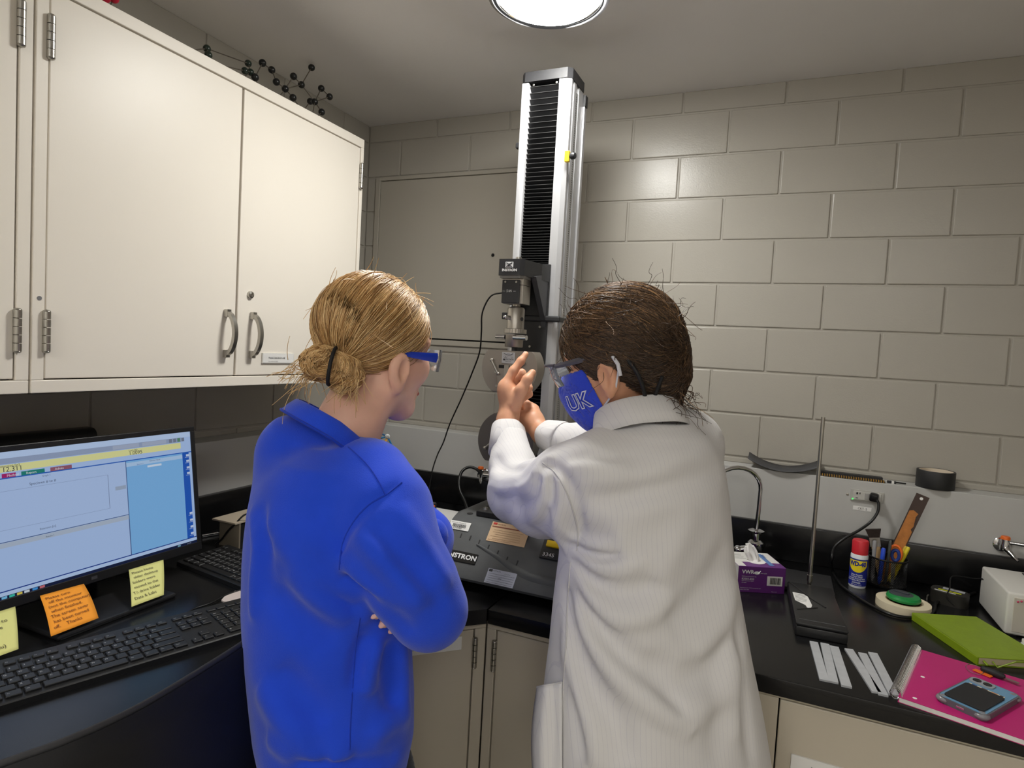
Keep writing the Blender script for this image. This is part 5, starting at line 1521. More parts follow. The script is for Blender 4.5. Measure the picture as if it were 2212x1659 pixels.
# dark loudspeaker bar on the left ledge behind the monitor
t = thing('speaker_bar', 'black rounded speaker bar on the left ledge behind the monitor', 'speaker', (0.042, -1.3, CHZ))
pr = rrect(0.060, 0.068, 0.020, 0, 6)
obj('housing', MB().prism([(0.042 + p[0], -1.106, CHZ + 0.034 + p[1]) for p in pr], (0, -0.42, 0)), M_BEZ, t, smooth=40)
obj('grille', MB().bb(0.0715, 0.0735, -1.50, -1.13, CHZ + 0.018, CHZ + 0.050), M_DARKGAP, t)

# ------------------------------------------------------------------ chair at the computer
M_CHAIR = mat('chair_black', (20, 20, 21), 0.55, bump=0.1, bscale=400)
M_CHAIRE = mat('chair_edge', (52, 52, 54), 0.5)
t = thing('office_chair', 'black office chair with a curved back pushed up to the computer', 'chair', (0.80, -1.66, 0))
ZT = 1.0
arc = [np.array([0.76, -1.97]), np.array([0.81, -1.88]), np.array([0.848, -1.79])]
for p in ((0, 1655), (150, 1600), (300, 1530), (450, 1440), (535, 1385)):
    q = on('z', ZT, *p); arc.append(q[:2])
arc.append(np.array([0.866, -1.383]))
arc = [np.array([p[0], p[1]]) for p in catmull([np.array([a[0], a[1], 0]) for a in arc], 5)]
cx, cy = 0.62, -1.66
rows = []
for i in range(15):
    k = i / 14
    z = ZT - 0.52 * k
    row = []
    for p in arc:
        bulge = 0.035 * math.sin(math.pi * min(1, k * 1.2))
        s = 1.0 - 0.10 * k * k
        row.append((p[0] + bulge * 0.6 - 0.02 * k, cy + (p[1] - cy) * s, z))
    rows.append(row)
obj('backrest', MB().grid(rows), M_CHAIR, t, smooth=80, solid=0.022)
obj('edge_highlight', MB().tube([(p[0] + 0.001, p[1], ZT + 0.002) for p in arc], 0.0048, 10), M_CHAIRE, t, smooth=80)  # lighter grey tube paints the highlight along the top edge
obj('seat', MB().box((0.60, -1.66, 0.47), (0.48, 0.48, 0.07), None, 0.025, 3), M_CHAIR, t, smooth=60)
obj('back_bracket', MB().tube([(0.62, -1.66, 0.42), (0.86, -1.66, 0.42), (0.915, -1.66, 0.55)], 0.02, 12), M_CHAIR, t, smooth=60)
obj('gas_column', MB().cyl((0.60, -1.66, 0.09), (0.60, -1.66, 0.43), 0.028, n=20), M_CHAIRE, t, smooth=40)
for k in range(5):
    a = 2 * math.pi * k / 5 + 0.3
    e = Vector((0.60 + 0.27 * math.cos(a), -1.66 + 0.27 * math.sin(a), 0.075))
    lg = obj('leg', MB().tube([(0.60, -1.66, 0.10), e], [0.024, 0.016], 10), M_CHAIR, t, smooth=60)
    obj('castor', MB().cyl(e + Vector((-0.012 * math.sin(a), 0.012 * math.cos(a), -0.048)), e + Vector((0.012 * math.sin(a), -0.012 * math.cos(a), -0.048)), 0.027, n=18), M_CHAIRE, lg, smooth=40)

# ------------------------------------------------------------------ molecule models on the wall cabinet
M_BALLK = mat('ball_black', (26, 27, 27), 0.28)
M_BALLG = mat('ball_green_black', (34, 46, 38), 0.25)
M_BALLR = mat('ball_red', (200, 24, 60), 0.3)
M_STICK = mat('stick_grey', (88, 80, 70), 0.5)
def molecule(label, nodes, edges, m, r, base):
    """nodes: name -> point"""
    t = thing('molecule_model', label, 'molecule model', base)
    for k, p in nodes.items():
        obj('ball', MB().ball(p, r if not isinstance(r, dict) else r.get(k, 0.0103), 20), m, t, smooth=80)
    for a, b in edges:
        pa = Vector(nodes[a]) if isinstance(a, str) else Vector(a)
        pb = Vector(nodes[b]) if isinstance(b, str) else Vector(b)
        obj('stick', MB().cyl(pa, pb, 0.0014, n=8), M_STICK, t, smooth=80)
    return t
def nd(x, px_, py_): return on('x', x, px_, py_)
ZK = z1c + 0.0103
nodes = dict(c=nd(.18, 567, 136), c2=nd(.20, 551, 167), d=nd(.16, 587, 151), e=nd(.19, 597, 177), f=nd(.19, 616, 192), g=nd(.21, 633, 211), h=nd(.20, 634, 165), i=nd(.18, 651, 183), j=nd(.17, 673, 146), k=nd(.20, 680, 220), k2=nd(.14, 670, 219), l=nd(.18, 694, 191), m=nd(.20, 712, 209), n=nd(.22, 695, 242))
nodes.update(b1=np.array([.17, -0.70, ZK]), b2=np.array([.24, -0.60, ZK]), b3=np.array([.12, -0.56, ZK]))
molecule('black ball and stick molecule model spread over the top of the wall cabinet', nodes,
         [('c', 'c2'), ('c', 'd'), ('d', 'e'), ('e', 'f'), ('f', 'g'), ('f', 'h'), ('h', 'i'), ('f', 'i'), ('i', 'j'), ('i', 'k'), ('k', 'l'), ('l', 'm'), ('k', 'm'), ('k', 'n'), ('k', 'k2'), ('g', 'b2'), ('f', 'b1'), ('k2', 'b3'), ('k', 'b2'), ('c2', 'b1'), ('n', 'b2')], M_BALLK, 0.0103, (0.19, -0.62, z1c))
nodes = dict(a=nd(.20, 447, 105), b=nd(.16, 536, 137), c=nd(.20, 529, 153), d=nd(.18, 541, 156), e=nd(.22, 450, 119), s=np.array([.22, -1.06, ZK + 0.004]), b1=np.array([.18, -0.86, ZK]), b2=np.array([.12, -0.95, ZK]))
molecule('dark green ball and stick molecule model with long sticks on the wall cabinet', nodes,
         [('s', 'a'), ('a', 'b'), ('b', 'd'), ('c', 'd'), ('c', 's'), ('a', 'e'), ('d', 'b1'), ('b1', 'b2'), ('b2', 'e')], M_BALLG, 0.0095, (0.19, -0.95, z1c))
nodes = dict(a=nd(.22, 227, -5), b=nd(.21, 246, -4), c=np.array([.20, -1.20, ZK]), d=np.array([.12, -1.22, ZK]))
molecule('red ball molecule model on the wall cabinet at the top picture edge', nodes, [('a', 'b'), ('b', 'c'), ('a', 'd'), ('c', 'd')], M_BALLR, 0.0105, (0.19, -1.22, z1c))

# ------------------------------------------------------------------ straw and ball frame in the corner
M_STRAWB = mat('straw_blue', (30, 118, 176), 0.4)
M_STRAWO = mat('straw_orange', (240, 164, 24), 0.4)
M_BALLW = mat('ball_white', (226, 226, 226), 0.45)
t = thing('geometry_model', 'frame of blue and orange sticks with white ball joints beside the blue sweatshirt', 'model', (0.27, -0.27, ZC))
zb_ = ZC + 0.009
N_ = dict(A=on('y', -.22, 809, 930), B=on('y', -.30, 837, 943), C=on('y', -.27, 872, 1013), D=on('y', -.20, 830, 984), E=np.array([.20, -.36, zb_]), F=np.array([.36, -.20, zb_]), G=np.array([.18, -.18, zb_]), H=np.array([.33, -.40, zb_]), I=on('y', -.33, 785, 955))
M_HOLE = mat('ball_hole', (60, 60, 62), 0.6)
for k, p in N_.items():
    b_ = obj('joint', MB().ball(p, 0.0088, 18), M_BALLW, t, smooth=80)
    tc = Vector(CAM) - Vector(p); tc.normalize()
    for q in range(7):
        a = q * math.pi / 3
        dv = (tc + (Vector(RGT) * math.cos(a) + Vector(UPV) * math.sin(a)) * (0.0 if q == 6 else 0.55)).normalized()
        obj('socket', MB().lathe([(0, 0.0092), (0.0014, 0.0091), (0.0016, 0.0080)], p, dv, 8), M_HOLE, b_)
for a, b, m in (('A', 'B', 'b'), ('A', 'D', 'b'), ('B', 'C', 'b'), ('B', 'I', 'b'), ('A', 'I', 'o'), ('B', 'H', 'o'), ('A', 'E', 'o'), ('C', 'F', 'b'), ('C', 'D', 'o'), ('D', 'G', 'b'), ('E', 'H', 'b'), ('F', 'G', 'b'), ('H', 'F', 'o'), ('E', 'G', 'o'), ('I', 'E', 'b')):
    obj('stick', MB().cyl(N_[a], N_[b], 0.0028, n=10), M_STRAWB if m == 'b' else M_STRAWO, t, smooth=80)

# papers and a small box beside the machine
pq = [on('z', ZC + 0.003, *p) for p in ((928, 1096), (996, 1108), (972, 1150), (905, 1140))]
t = thing('paper_stack', 'white printed papers lying on the worktop left of the machine base', 'paper', tuple(sum(pq) / 4))
obj('sheet', MB().prism([(p[0], p[1], ZC) for p in pq], (0, 0, 0.002)), M_WHITEP, t)
obj('sheet', MB().prism([(p[0] + 0.006, p[1] + 0.012, ZC + 0.002) for p in pq], (0, 0, 0.001)), M_WHITEP, t)
cq = sum(pq) / 4
for k in range(3):
    obj('print_line', MB().bb(cq[0] - 0.03 + 0.01 * k, cq[0] + 0.02, cq[1] - 0.01 - 0.02 * k, cq[1] - 0.0085 - 0.02 * k, ZC + 0.003, ZC + 0.0033), M_INKGREY, t)
qb = on('z', ZC, 914, 1104)
t = thing('adapter_box', 'small dark electronic box with an orange dot beside the papers', 'electronic box', tuple(qb))
obj('housing', MB().bb(-0.05, 0.028, -0.03, 0.04, 0, 0.026, 0.002), mat('adapter_grey', (92, 86, 78), 0.5), t, world=False)
obj('end_plate', MB().bb(0.028, 0.030, -0.028, 0.038, 0.002, 0.024), M_MBLK, t, world=False)
obj('orange_dot', MB().ball((0.0305, 0.020, 0.018), 0.004, 10), M_ORNG, t, world=False)
o = obj('usb_cable', MB().tube(catmull([np.array([qb[0] + 0.02, qb[1] - 0.03, ZC + 0.012]), on('z', ZC + 0.006, 930, 1128), on('z', ZC + 0.006, 945, 1140), on('z', ZC + 0.006, 962, 1142)], 6), 0.0022, 8), M_CABLE, loc=tuple(qb), smooth=80)
tag(o, 'thin black cable from the small electronic box across the papers', 'cable')

# gas tap behind the machine with a rubber hose
gp = on('y', -CHD, 1046, 1022)
gas_tap((gp[0], -CHD, gp[2]), 'dark chrome gas tap with an orange top behind the testing machine', (0, -1, 0), 1)
hp = [on('y', -0.125, 1040, 1026)]
for x, y, yy in ((1030, 1014, -.13), (1014, 1009, -.14), (999, 1017, -.16), (992, 1035, -.18), (993, 1058, -.20), (1003, 1080, -.215)):
    hp.append(on('y', yy, x, y))
hp.append(np.array([0.66, -0.24, ZC + 0.02])); hp.append(np.array([0.72, -0.24, ZC + 0.007]))
o = obj('rubber_hose', MB().tube(catmull(hp, 6), 0.0052, 12), M_CABLE, loc=tuple(hp[0]), smooth=80)
tag(o, 'black rubber hose curving down from the gas tap behind the machine', 'hose')
# ------------------------------------------------------------------ soft shapes: distance fields turned into meshes
class Field:
    def __init__(s, lo, hi, h):
        s.lo = np.array(lo, float); s.h = h
        s.n = np.ceil((np.array(hi, float) - s.lo) / h).astype(int) + 1
        s.D = np.full(tuple(s.n), 0.5, np.float32)
    def sub(s, lo, hi):
        a = np.maximum(np.floor((np.array(lo) - s.lo) / s.h).astype(int), 0)
        b = np.minimum(np.ceil((np.array(hi) - s.lo) / s.h).astype(int) + 1, s.n)
        if np.any(b <= a): return None
        sl = tuple(slice(int(p), int(q)) for p, q in zip(a, b))
        ax = [(s.lo[i] + s.h * np.arange(a[i], b[i])).astype(np.float32) for i in range(3)]
        return sl, np.meshgrid(*ax, indexing='ij', sparse=True)
    def _mix(s, sl, d, k):
        o = s.D[sl]
        if k > 0:
            hh = np.clip(0.5 + 0.5 * (o - d) / k, 0, 1)
            s.D[sl] = o * (1 - hh) + d * hh - k * hh * (1 - hh)
        else:
            s.D[sl] = np.minimum(o, d)
    def cone(s, a, b, ra, rb, k=0.01):
        a = np.array(a, float); b = np.array(b, float)
        m = max(ra, rb) + k + 3 * s.h
        r = s.sub(np.minimum(a, b) - m, np.maximum(a, b) + m)
        if r is None: return s
        sl, (X, Y, Z) = r
        d = b - a; L = max(float(d @ d), 1e-12)
        t = np.clip(((X - a[0]) * d[0] + (Y - a[1]) * d[1] + (Z - a[2]) * d[2]) / L, 0, 1)
        q = np.sqrt((X - a[0] - t * d[0]) ** 2 + (Y - a[1] - t * d[1]) ** 2 + (Z - a[2] - t * d[2]) ** 2) - (ra + t * (rb - ra))
        s._mix(sl, q, k)
        return s
    def chain(s, pts, k=0.01):
        """pts: (point, radius) list"""
        for (a, ra), (b, rb) in zip(pts, pts[1:]):
            s.cone(a, b, ra, rb, k)
        return s
    def ell(s, c, rad, R=None, k=0.01, sub=False):
        """R rows: local axes"""
        c = np.array(c, float); rad = np.array(rad, float)
        m = max(rad) + k + 3 * s.h
        r = s.sub(c - m, c + m)
        if r is None: return s
        sl, (X, Y, Z) = r
        x, y, z = X - c[0], Y - c[1], Z - c[2]
        if R is not None:
            x, y, z = (R[0][0] * x + R[0][1] * y + R[0][2] * z, R[1][0] * x + R[1][1] * y + R[1][2] * z, R[2][0] * x + R[2][1] * y + R[2][2] * z)
        k0 = np.sqrt((x / rad[0]) ** 2 + (y / rad[1]) ** 2 + (z / rad[2]) ** 2)
        k1 = np.sqrt((x / rad[0] ** 2) ** 2 + (y / rad[1] ** 2) ** 2 + (z / rad[2] ** 2) ** 2) + 1e-9
        q = np.where(k0 < 1e-4, -min(rad), k0 * (k0 - 1) / k1)
        if sub:
            o = s.D[sl]; q = -q
            if k > 0:
                hh = np.clip(0.5 - 0.5 * (o - q) / k, 0, 1)
                s.D[sl] = o * (1 - hh) + q * hh + k * hh * (1 - hh)
            else:
                s.D[sl] = np.maximum(o, q)
        else:
            s._mix(sl, q, k)
        return s
    def torso(s, secs, fdir, k=0.02, shrink=0.0, top=0.02):
        """stack of flat ellipses: (centre xyz, half side-to-side, half front-to-back), from low to high"""
        secs = sorted(secs, key=lambda q: q[0][2])
        zs = np.array([q[0][2] for q in secs])
        cx = np.array([q[0][0] for q in secs]); cy = np.array([q[0][1] for q in secs])
        A = np.array([q[1] for q in secs]) - shrink; B = np.array([q[2] for q in secs]) - shrink
        m = max(A.max(), B.max()) + 0.06
        r = s.sub((cx.min() - m, cy.min() - m, zs[0] - 0.03), (cx.max() + m, cy.max() + m, zs[-1] + 0.06))
        sl, (X, Y, Z) = r
        zz = Z.ravel()
        def itp(v):
            from_ = np.interp(zz, zs, v)
            return from_.reshape(1, 1, -1).astype(np.float32)
        CX, CY, AA, BB = itp(cx), itp(cy), itp(A), itp(B)
        f = np.array(fdir[:2]) / np.linalg.norm(fdir[:2])
        u = (X - CX) * f[1] - (Y - CY) * f[0]       # to the person's right
        v = (X - CX) * f[0] + (Y - CY) * f[1]
        e = 2.3
        rr = (np.abs(u / AA) ** e + np.abs(v / BB) ** e) ** (1 / e)
        d = (rr - 1) * np.minimum(AA, BB)
        zc_ = Z + 0 * d
        d = np.maximum(d, zc_ - zs[-1] - shrink * 0)
        d = np.maximum(d, zs[0] - zc_)
        s._mix(sl, d.astype(np.float32), k)
        return s
    def fold(s, pts, amp, w):
        """ridge (amp > 0) or crease along a polyline"""
        P_ = [np.array(p, float) for p in pts]
        lo = np.min(P_, 0) - 2.6 * w; hi = np.max(P_, 0) + 2.6 * w
        r = s.sub(lo, hi)
        if r is None: return s
        sl, (X, Y, Z) = r
        best = None
        L = len(P_) - 1
        for i, (a, b) in enumerate(zip(P_, P_[1:])):
            d = b - a; Q = max(float(d @ d), 1e-12)
            t = np.clip(((X - a[0]) * d[0] + (Y - a[1]) * d[1] + (Z - a[2]) * d[2]) / Q, 0, 1)
            q = (X - a[0] - t * d[0]) ** 2 + (Y - a[1] - t * d[1]) ** 2 + (Z - a[2] - t * d[2]) ** 2
            tt = (i + t) / L
            fade = np.sqrt(np.clip(4 * tt * (1 - tt), 0, 1)) * 0.9 + 0.1
            if best is None: best, fd = q, fade
            else:
                fd = np.where(q < best, fade, fd); best = np.minimum(best, q)
        s.D[sl] -= (amp * fd * np.exp(-best / (w * w))).astype(np.float32)
        return s
    def value(s, p):
        i = np.clip(np.round((np.array(p) - s.lo) / s.h).astype(int), 0, s.n - 1)
        return float(s.D[tuple(i)])
    def tri(s, p):
        q = (np.array(p) - s.lo) / s.h
        i = np.clip(np.floor(q).astype(int), 0, s.n - 2); f = q - i
        v = 0.0
        for a in (0, 1):
            for b in (0, 1):
                for c in (0, 1):
                    v += s.D[i[0] + a, i[1] + b, i[2] + c] * (f[0] if a else 1 - f[0]) * (f[1] if b else 1 - f[1]) * (f[2] if c else 1 - f[2])
        return float(v)
    def hit(s, o, d, t0, t1, step=0.004):
        """first place along a line where the field is entered"""
        o = np.array(o, float); d = np.array(d, float)
        t = t0; pv = None
        while t < t1:
            p = o + d * t
            if np.all(p > s.lo + s.h) and np.all(p < s.lo + (s.n - 2) * s.h):
                v = s.tri(p)
                if v < 0:
                    if pv is not None and pv > 0: return p - d * step * (-v) / (pv - v + 1e-9)
                    return p
                pv = v
            t += step
        return None
    def mesh(s):
        D = s.D; n = s.n
        I = D < 0
        c = [I[a:n[0] - 1 + a, b:n[1] - 1 + b, q:n[2] - 1 + q] for a in (0, 1) for b in (0, 1) for q in (0, 1)]
        cnt = sum(x.astype(np.int8) for x in c)
        act = (cnt > 0) & (cnt < 8)
        idx = np.argwhere(act)
        vid = np.full(act.shape, -1, np.int64); vid[act] = np.arange(len(idx))
        vals = np.stack([D[idx[:, 0] + a, idx[:, 1] + b, idx[:, 2] + q] for a in (0, 1) for b in (0, 1) for q in (0, 1)], 1)
        cor = np.array([(a, b, q) for a in (0, 1) for b in (0, 1) for q in (0, 1)], float)
        acc = np.zeros((len(idx), 3)); num = np.zeros(len(idx))
        for i in range(8):
            for j in range(i + 1, 8):
                if np.abs(cor[i] - cor[j]).sum() != 1: continue
                a, b = vals[:, i], vals[:, j]
                m = (a < 0) != (b < 0)
                t = a[m] / (a[m] - b[m])
                acc[m] += cor[i] + (cor[j] - cor[i]) * t[:, None]; num[m] += 1
        V_ = s.lo + s.h * (idx + acc / num[:, None])
        F_ = []
        for ax in range(3):
            o1, o2 = [(1, 2), (2, 0), (0, 1)][ax]
            sl0 = [slice(None)] * 3; sl1 = [slice(None)] * 3
            sl0[ax] = slice(0, n[ax] - 1); sl1[ax] = slice(1, n[ax])
            a, b = I[tuple(sl0)], I[tuple(sl1)]
            for flip, m in ((False, a & ~b), (True, ~a & b)):
                e = np.argwhere(m)
                e = e[(e[:, o1] > 0) & (e[:, o2] > 0) & (e[:, o1] < n[o1] - 1) & (e[:, o2] < n[o2] - 1)]
                q = []
                for d1, d2 in ((1, 1), (0, 1), (0, 0), (1, 0)):
                    g = e.copy(); g[:, o1] -= d1; g[:, o2] -= d2
                    q.append(vid[g[:, 0], g[:, 1], g[:, 2]])
                q = np.stack(q, 1)
                F_.append(q[:, ::-1] if flip else q)
        F_ = np.concatenate(F_)
        F_ = F_[(F_ >= 0).all(1)]
        return V_, F_

def relax(V_, F_, it=2, f=0.5):
    n = len(V_)
    e = np.concatenate([F_[:, [0, 1]], F_[:, [1, 2]], F_[:, [2, 3]], F_[:, [3, 0]]])
    e = np.concatenate([e, e[:, ::-1]])
    deg = np.bincount(e[:, 0], minlength=n).clip(1)
    for _ in range(it):
        acc = np.stack([np.bincount(e[:, 0], V_[e[:, 1], k], n) for k in range(3)], 1)
        V_ = V_ * (1 - f) + f * acc / deg[:, None]
    return V_

def raw(name, parts, m, parent=None, loc=None, attr=None, smooth=True, uv=None):
    """parts: list of (V, F); one mesh object in room coordinates"""
    vs, fs, off = [], [], 0
    for V_, F_ in parts:
        vs.append(V_); fs.append(np.asarray(F_) + off); off += len(V_)
    V_ = np.concatenate(vs)
    sh = np.array(origin(parent)) if parent is not None else (np.array(loc) if loc is not None else np.zeros(3))
    W_ = V_ - sh
    me = bpy.data.meshes.new(name)
    F_ = np.concatenate(fs)
    k = F_.shape[1]
    me.vertices.add(len(W_)); me.vertices.foreach_set('co', W_.astype(np.float32).ravel())
    me.loops.add(F_.size); me.loops.foreach_set('vertex_index', F_.astype(np.int32).ravel())
    me.polygons.add(len(F_))
    me.polygons.foreach_set('loop_start', np.arange(0, F_.size, k, dtype=np.int32))
    me.polygons.foreach_set('loop_total', np.full(len(F_), k, np.int32))
    if smooth: me.polygons.foreach_set('use_smooth', np.ones(len(F_), bool))
    me.update(calc_edges=True)
    if attr is not None:
        for nm, val in attr.items():
            at_ = me.attributes.new(nm, 'FLOAT', 'POINT'); at_.data.foreach_set('value', np.asarray(val, np.float32))
    me.materials.append(m)
    o = bpy.data.objects.new(name, me)
    link(o, parent)
    if parent is None and loc is not None: o.location = loc
    return o

def strands(paths, r0=0.0006, r1=0.0003, sides=3):
    """paths: list of (n,3) arrays of equal length -> thin tubes"""
    P_ = np.stack(paths)                      # S,n,3
    S, n, _ = P_.shape
    T_ = np.gradient(P_, axis=1); T_ /= np.linalg.norm(T_, axis=2, keepdims=True) + 1e-9
    ref = np.where(np.abs(T_[..., 2:3]) < 0.9, np.array([0, 0, 1.0]), np.array([1.0, 0, 0]))
    U_ = np.cross(T_, ref); U_ /= np.linalg.norm(U_, axis=2, keepdims=True) + 1e-9
    W_ = np.cross(T_, U_)
    rr = np.linspace(1, 0, n)[None, :, None] * (r0 - r1) + r1
    ring = [P_ + rr * (U_ * math.cos(2 * math.pi * k / sides) + W_ * math.sin(2 * math.pi * k / sides)) for k in range(sides)]
    V_ = np.stack(ring, 2).reshape(-1, 3)     # S,n,sides
    base = (np.arange(S)[:, None, None] * n + np.arange(n - 1)[None, :, None]) * sides + np.arange(sides)[None, None, :]
    nxt = (np.arange(S)[:, None, None] * n + np.arange(n - 1)[None, :, None]) * sides + (np.arange(sides)[None, None, :] + 1) % sides
    F_ = np.stack([base, nxt, nxt + sides, base + sides], -1).reshape(-1, 4)
    return V_, F_

def hair_mat(name, dark, mid, light):
    m = bpy.data.materials.new(name); m.use_nodes = True
    nt = m.node_tree; b = nt.nodes['Principled BSDF']
    a = nt.nodes.new('ShaderNodeAttribute'); a.attribute_name = 'tint'
    r = nt.nodes.new('ShaderNodeValToRGB')
    r.color_ramp.elements[0].color = lin(dark); r.color_ramp.elements[1].color = lin(light)
    e = r.color_ramp.elements.new(0.5); e.color = lin(mid)
    nt.links.new(a.outputs['Fac'], r.inputs['Fac']); nt.links.new(r.outputs['Color'], b.inputs['Base Color'])
    b.inputs['Roughness'].default_value = 0.38; b.inputs['Specular IOR Level'].default_value = 0.45
    return m

def unit(v):
    v = np.array(v, float); return v / np.linalg.norm(v)
HF = unit([FWD[0], FWD[1], 0]); HR = unit([HF[1], -HF[0], 0]); ZV = np.array([0, 0, 1.0])

M_SKIN = mat('skin', (226, 176, 152), 0.48, bump=0.06, bscale=700, var=0.05, vscale=30, sss=0.12)
M_SKIN2 = mat('skin_tan', (214, 158, 126), 0.48, bump=0.08, bscale=700, var=0.06, vscale=40, sss=0.12)
M_NAIL = mat('nail', (232, 186, 176), 0.25)
M_EYEW = mat('eye_white', (232, 228, 222), 0.2)
M_EYED = mat('eye_dark', (60, 70, 80), 0.1)
M_LIP = mat('lip', (190, 112, 104), 0.4)

def head_frame(c, f, pitch, roll=0.0):
    """returns rows: right, forward, up"""
    f = unit([f[0], f[1], 0]); r = np.array([f[1], -f[0], 0])
    fy = f * math.cos(pitch) - ZV * math.sin(pitch)
    up = f * math.sin(pitch) + ZV * math.cos(pitch)
    r2 = r * math.cos(roll) + up * math.sin(roll); up2 = -r * math.sin(roll) + up * math.cos(roll)
    return np.stack([r2, fy, up2])

def build_head(F, c, R, s=1.0):
    """skull, jaw, nose, brow, cheeks and ears; R rows right, forward, up"""
    def L(x, y, z): return np.array(c) + s * (R[0] * x + R[1] * y + R[2] * z)
    F.ell(L(0, -.012, .035), np.array((.073, .094, .086)) * s, R, 0.01)
    F.ell(L(0, .034, -.026), np.array((.058, .058, .074)) * s, R, 0.03)
    F.cone(L(.046, .004, -.052), L(.014, .066, -.092), .020 * s, .020 * s, 0.03)
    F.cone(L(-.046, .004, -.052), L(-.014, .066, -.092), .020 * s, .020 * s, 0.03)
    F.ell(L(0, .069, -.093), np.array((.020, .017, .016)) * s, R, 0.02)
    for q in (1, -1):
        F.ell(L(q * .036, .060, -.020), np.array((.026, .028, .028)) * s, R, 0.02)
        F.ell(L(q * .030, .084, .012), np.array((.017, .012, .010)) * s, R, 0.008, sub=True)
        F.ell(L(q * .027, .070, .030), np.array((.022, .014, .010)) * s, R, 0.02)
    F.cone(L(0, .086, .012), L(0, .107, -.028), .0075 * s, .0105 * s, 0.012)
    for q in (1, -1):
        F.ell(L(q * .010, .098, -.032), np.array((.009, .010, .008)) * s, R, 0.006)
    F.ell(L(0, .089, -.058), np.array((.021, .010, .007)) * s, R, 0.008)
    F.ell(L(0, .087, -.070), np.array((.018, .011, .007)) * s, R, 0.008)
    for q in (1, -1):
        # ear: tilted shell with a hollow and a lobe
        a = 0.35
        Re = np.stack([R[0] * math.cos(a) - q * R[1] * math.sin(a) * 1.0, q * R[0] * math.sin(a) + R[1] * math.cos(a), R[2]])
        F.ell(L(q * .080, .000, -.026), np.array((.0085, .0190, .031)) * s, Re, 0.004)
        F.ell(L(q * .0775, .006, -.052), np.array((.0070, .0095, .012)) * s, Re, 0.005)
        F.ell(L(q * .0875, .006, -.024), np.array((.0065, .0100, .020)) * s, Re, 0.003, sub=True)
        F.ell(L(q * .070, .010, -.028), np.array((.010, .010, .018)) * s, R, 0.006)
    return L

def finger(F, pts, r0, r1, k=0.004):
    n = len(pts)
    F.chain([(p, r0 + (r1 - r0) * i / (n - 1)) for i, p in enumerate(pts)], k)

def eyes(parent, L, s, R):
    for q in (1, -1):
        obj('eye', MB().ball(L(q * .030, .072, .012), 0.0115 * s, 14), M_EYEW, parent, smooth=80)
        obj('iris', MB().ball(L(q * .030, .0785, .012), 0.0062 * s, 12), M_EYED, parent, smooth=80)

def sphere_path(a, b, n, lift=0.0):
    """arc between two directions"""
    a = unit(a); b = unit(b)
    w = math.acos(float(np.clip(a @ b, -0.9999, 0.9999)))
    t = np.linspace(0, 1, n)
    return (np.sin((1 - t) * w)[:, None] * a + np.sin(t * w)[:, None] * b) / math.sin(w)

def tri_many(F, P_):
    q = (P_ - F.lo) / F.h
    i = np.clip(np.floor(q).astype(int), 0, F.n - 2); f = q - i
    v = 0.0
    for a in (0, 1):
        for b in (0, 1):
            for c in (0, 1):
                v = v + F.D[i[:, 0] + a, i[:, 1] + b, i[:, 2] + c] * (f[:, 0] if a else 1 - f[:, 0]) * (f[:, 1] if b else 1 - f[:, 1]) * (f[:, 2] if c else 1 - f[:, 2])
    return v
def grad_many(F, P_):
    e = F.h
    g = np.stack([tri_many(F, P_ + np.eye(3)[k] * e) - tri_many(F, P_ - np.eye(3)[k] * e) for k in range(3)], 1)
    return g / (np.linalg.norm(g, axis=1, keepdims=True) + 1e-9)
def surface_strands(F, P_, flow, n, step, rng, lift=0.0012, jit=0.25):
    """hairs that creep over a shape: flow(points) gives the combing direction"""
    P_ = P_.copy(); out = []
    J = rng.normal(size=P_.shape) * jit; up = lift * (0.3 + rng.random(len(P_)))
    ph = rng.random(len(P_)) * 6.28; fr = 0.5 + rng.random(len(P_))
    for k in range(n):
        g = grad_many(F, P_)
        out.append(P_ + g * up[:, None] * (1 + .5 * np.sin(ph + fr * k))[:, None])
        d = flow(P_) + J
        d = d - g * (d * g).sum(1, keepdims=True)
        d /= np.linalg.norm(d, axis=1, keepdims=True) + 1e-9
        P_ = P_ + d * step
        g = grad_many(F, P_)
        P_ = P_ - g * tri_many(F, P_)[:, None]
    return list(np.stack(out, 1))
def half(F, p0, n, k=0.0):
    sl, (X, Y, Z) = F.sub(F.lo - 1, F.lo + F.n * F.h + 1)
    d = (X - p0[0]) * n[0] + (Y - p0[1]) * n[1] + (Z - p0[2]) * n[2]
    F.D[sl] = np.maximum(F.D[sl], d)
    return F

def sections(rows, d, a, ca, cb):
    out = []
    for r in rows:
        y, l, rr = r[:3]
        aa = r[3] if len(r) > 3 else a
        dd = r[4] if len(r) > 4 else d
        W = (rr - l) / 2 * dd / FPX
        b = math.sqrt(max(W * W - (aa * ca) ** 2, 0.0016)) / cb
        out.append((at((l + rr) / 2, y, dd), aa, b))
    return out

def seam(name, F, px_pts, m, parent, r=0.0016, d0=0.5, d1=1.8, n=4, lift=0.0002):
    """raised stitch line lying on a cloth surface"""
    P_ = []
    for x, y in catmull([np.array([p[0], p[1], 0]) for p in px_pts], n) if False else [(q[0], q[1]) for q in catmull([np.array([p[0], p[1], 0.0]) for p in px_pts], n)]:
        rr = FWD + RGT * (x - 1106) / FPX - UPV * (y - 829.5) / FPX
        h_ = F.hit(CAM, rr, d0, d1)
        if h_ is not None: P_.append(h_ - unit(rr) * lift)
    if len(P_) > 2:
        return obj(name, MB().tube(P_, r, 6), m, parent, smooth=80)

def surf(F, px_pts, d0=0.5, d1=1.8):
    P_ = []
    for x, y in px_pts:
        rr = FWD + RGT * (x - 1106) / FPX - UPV * (y - 829.5) / FPX
        h_ = F.hit(CAM, rr, d0, d1)
        if h_ is not None: P_.append(h_)
    return P_

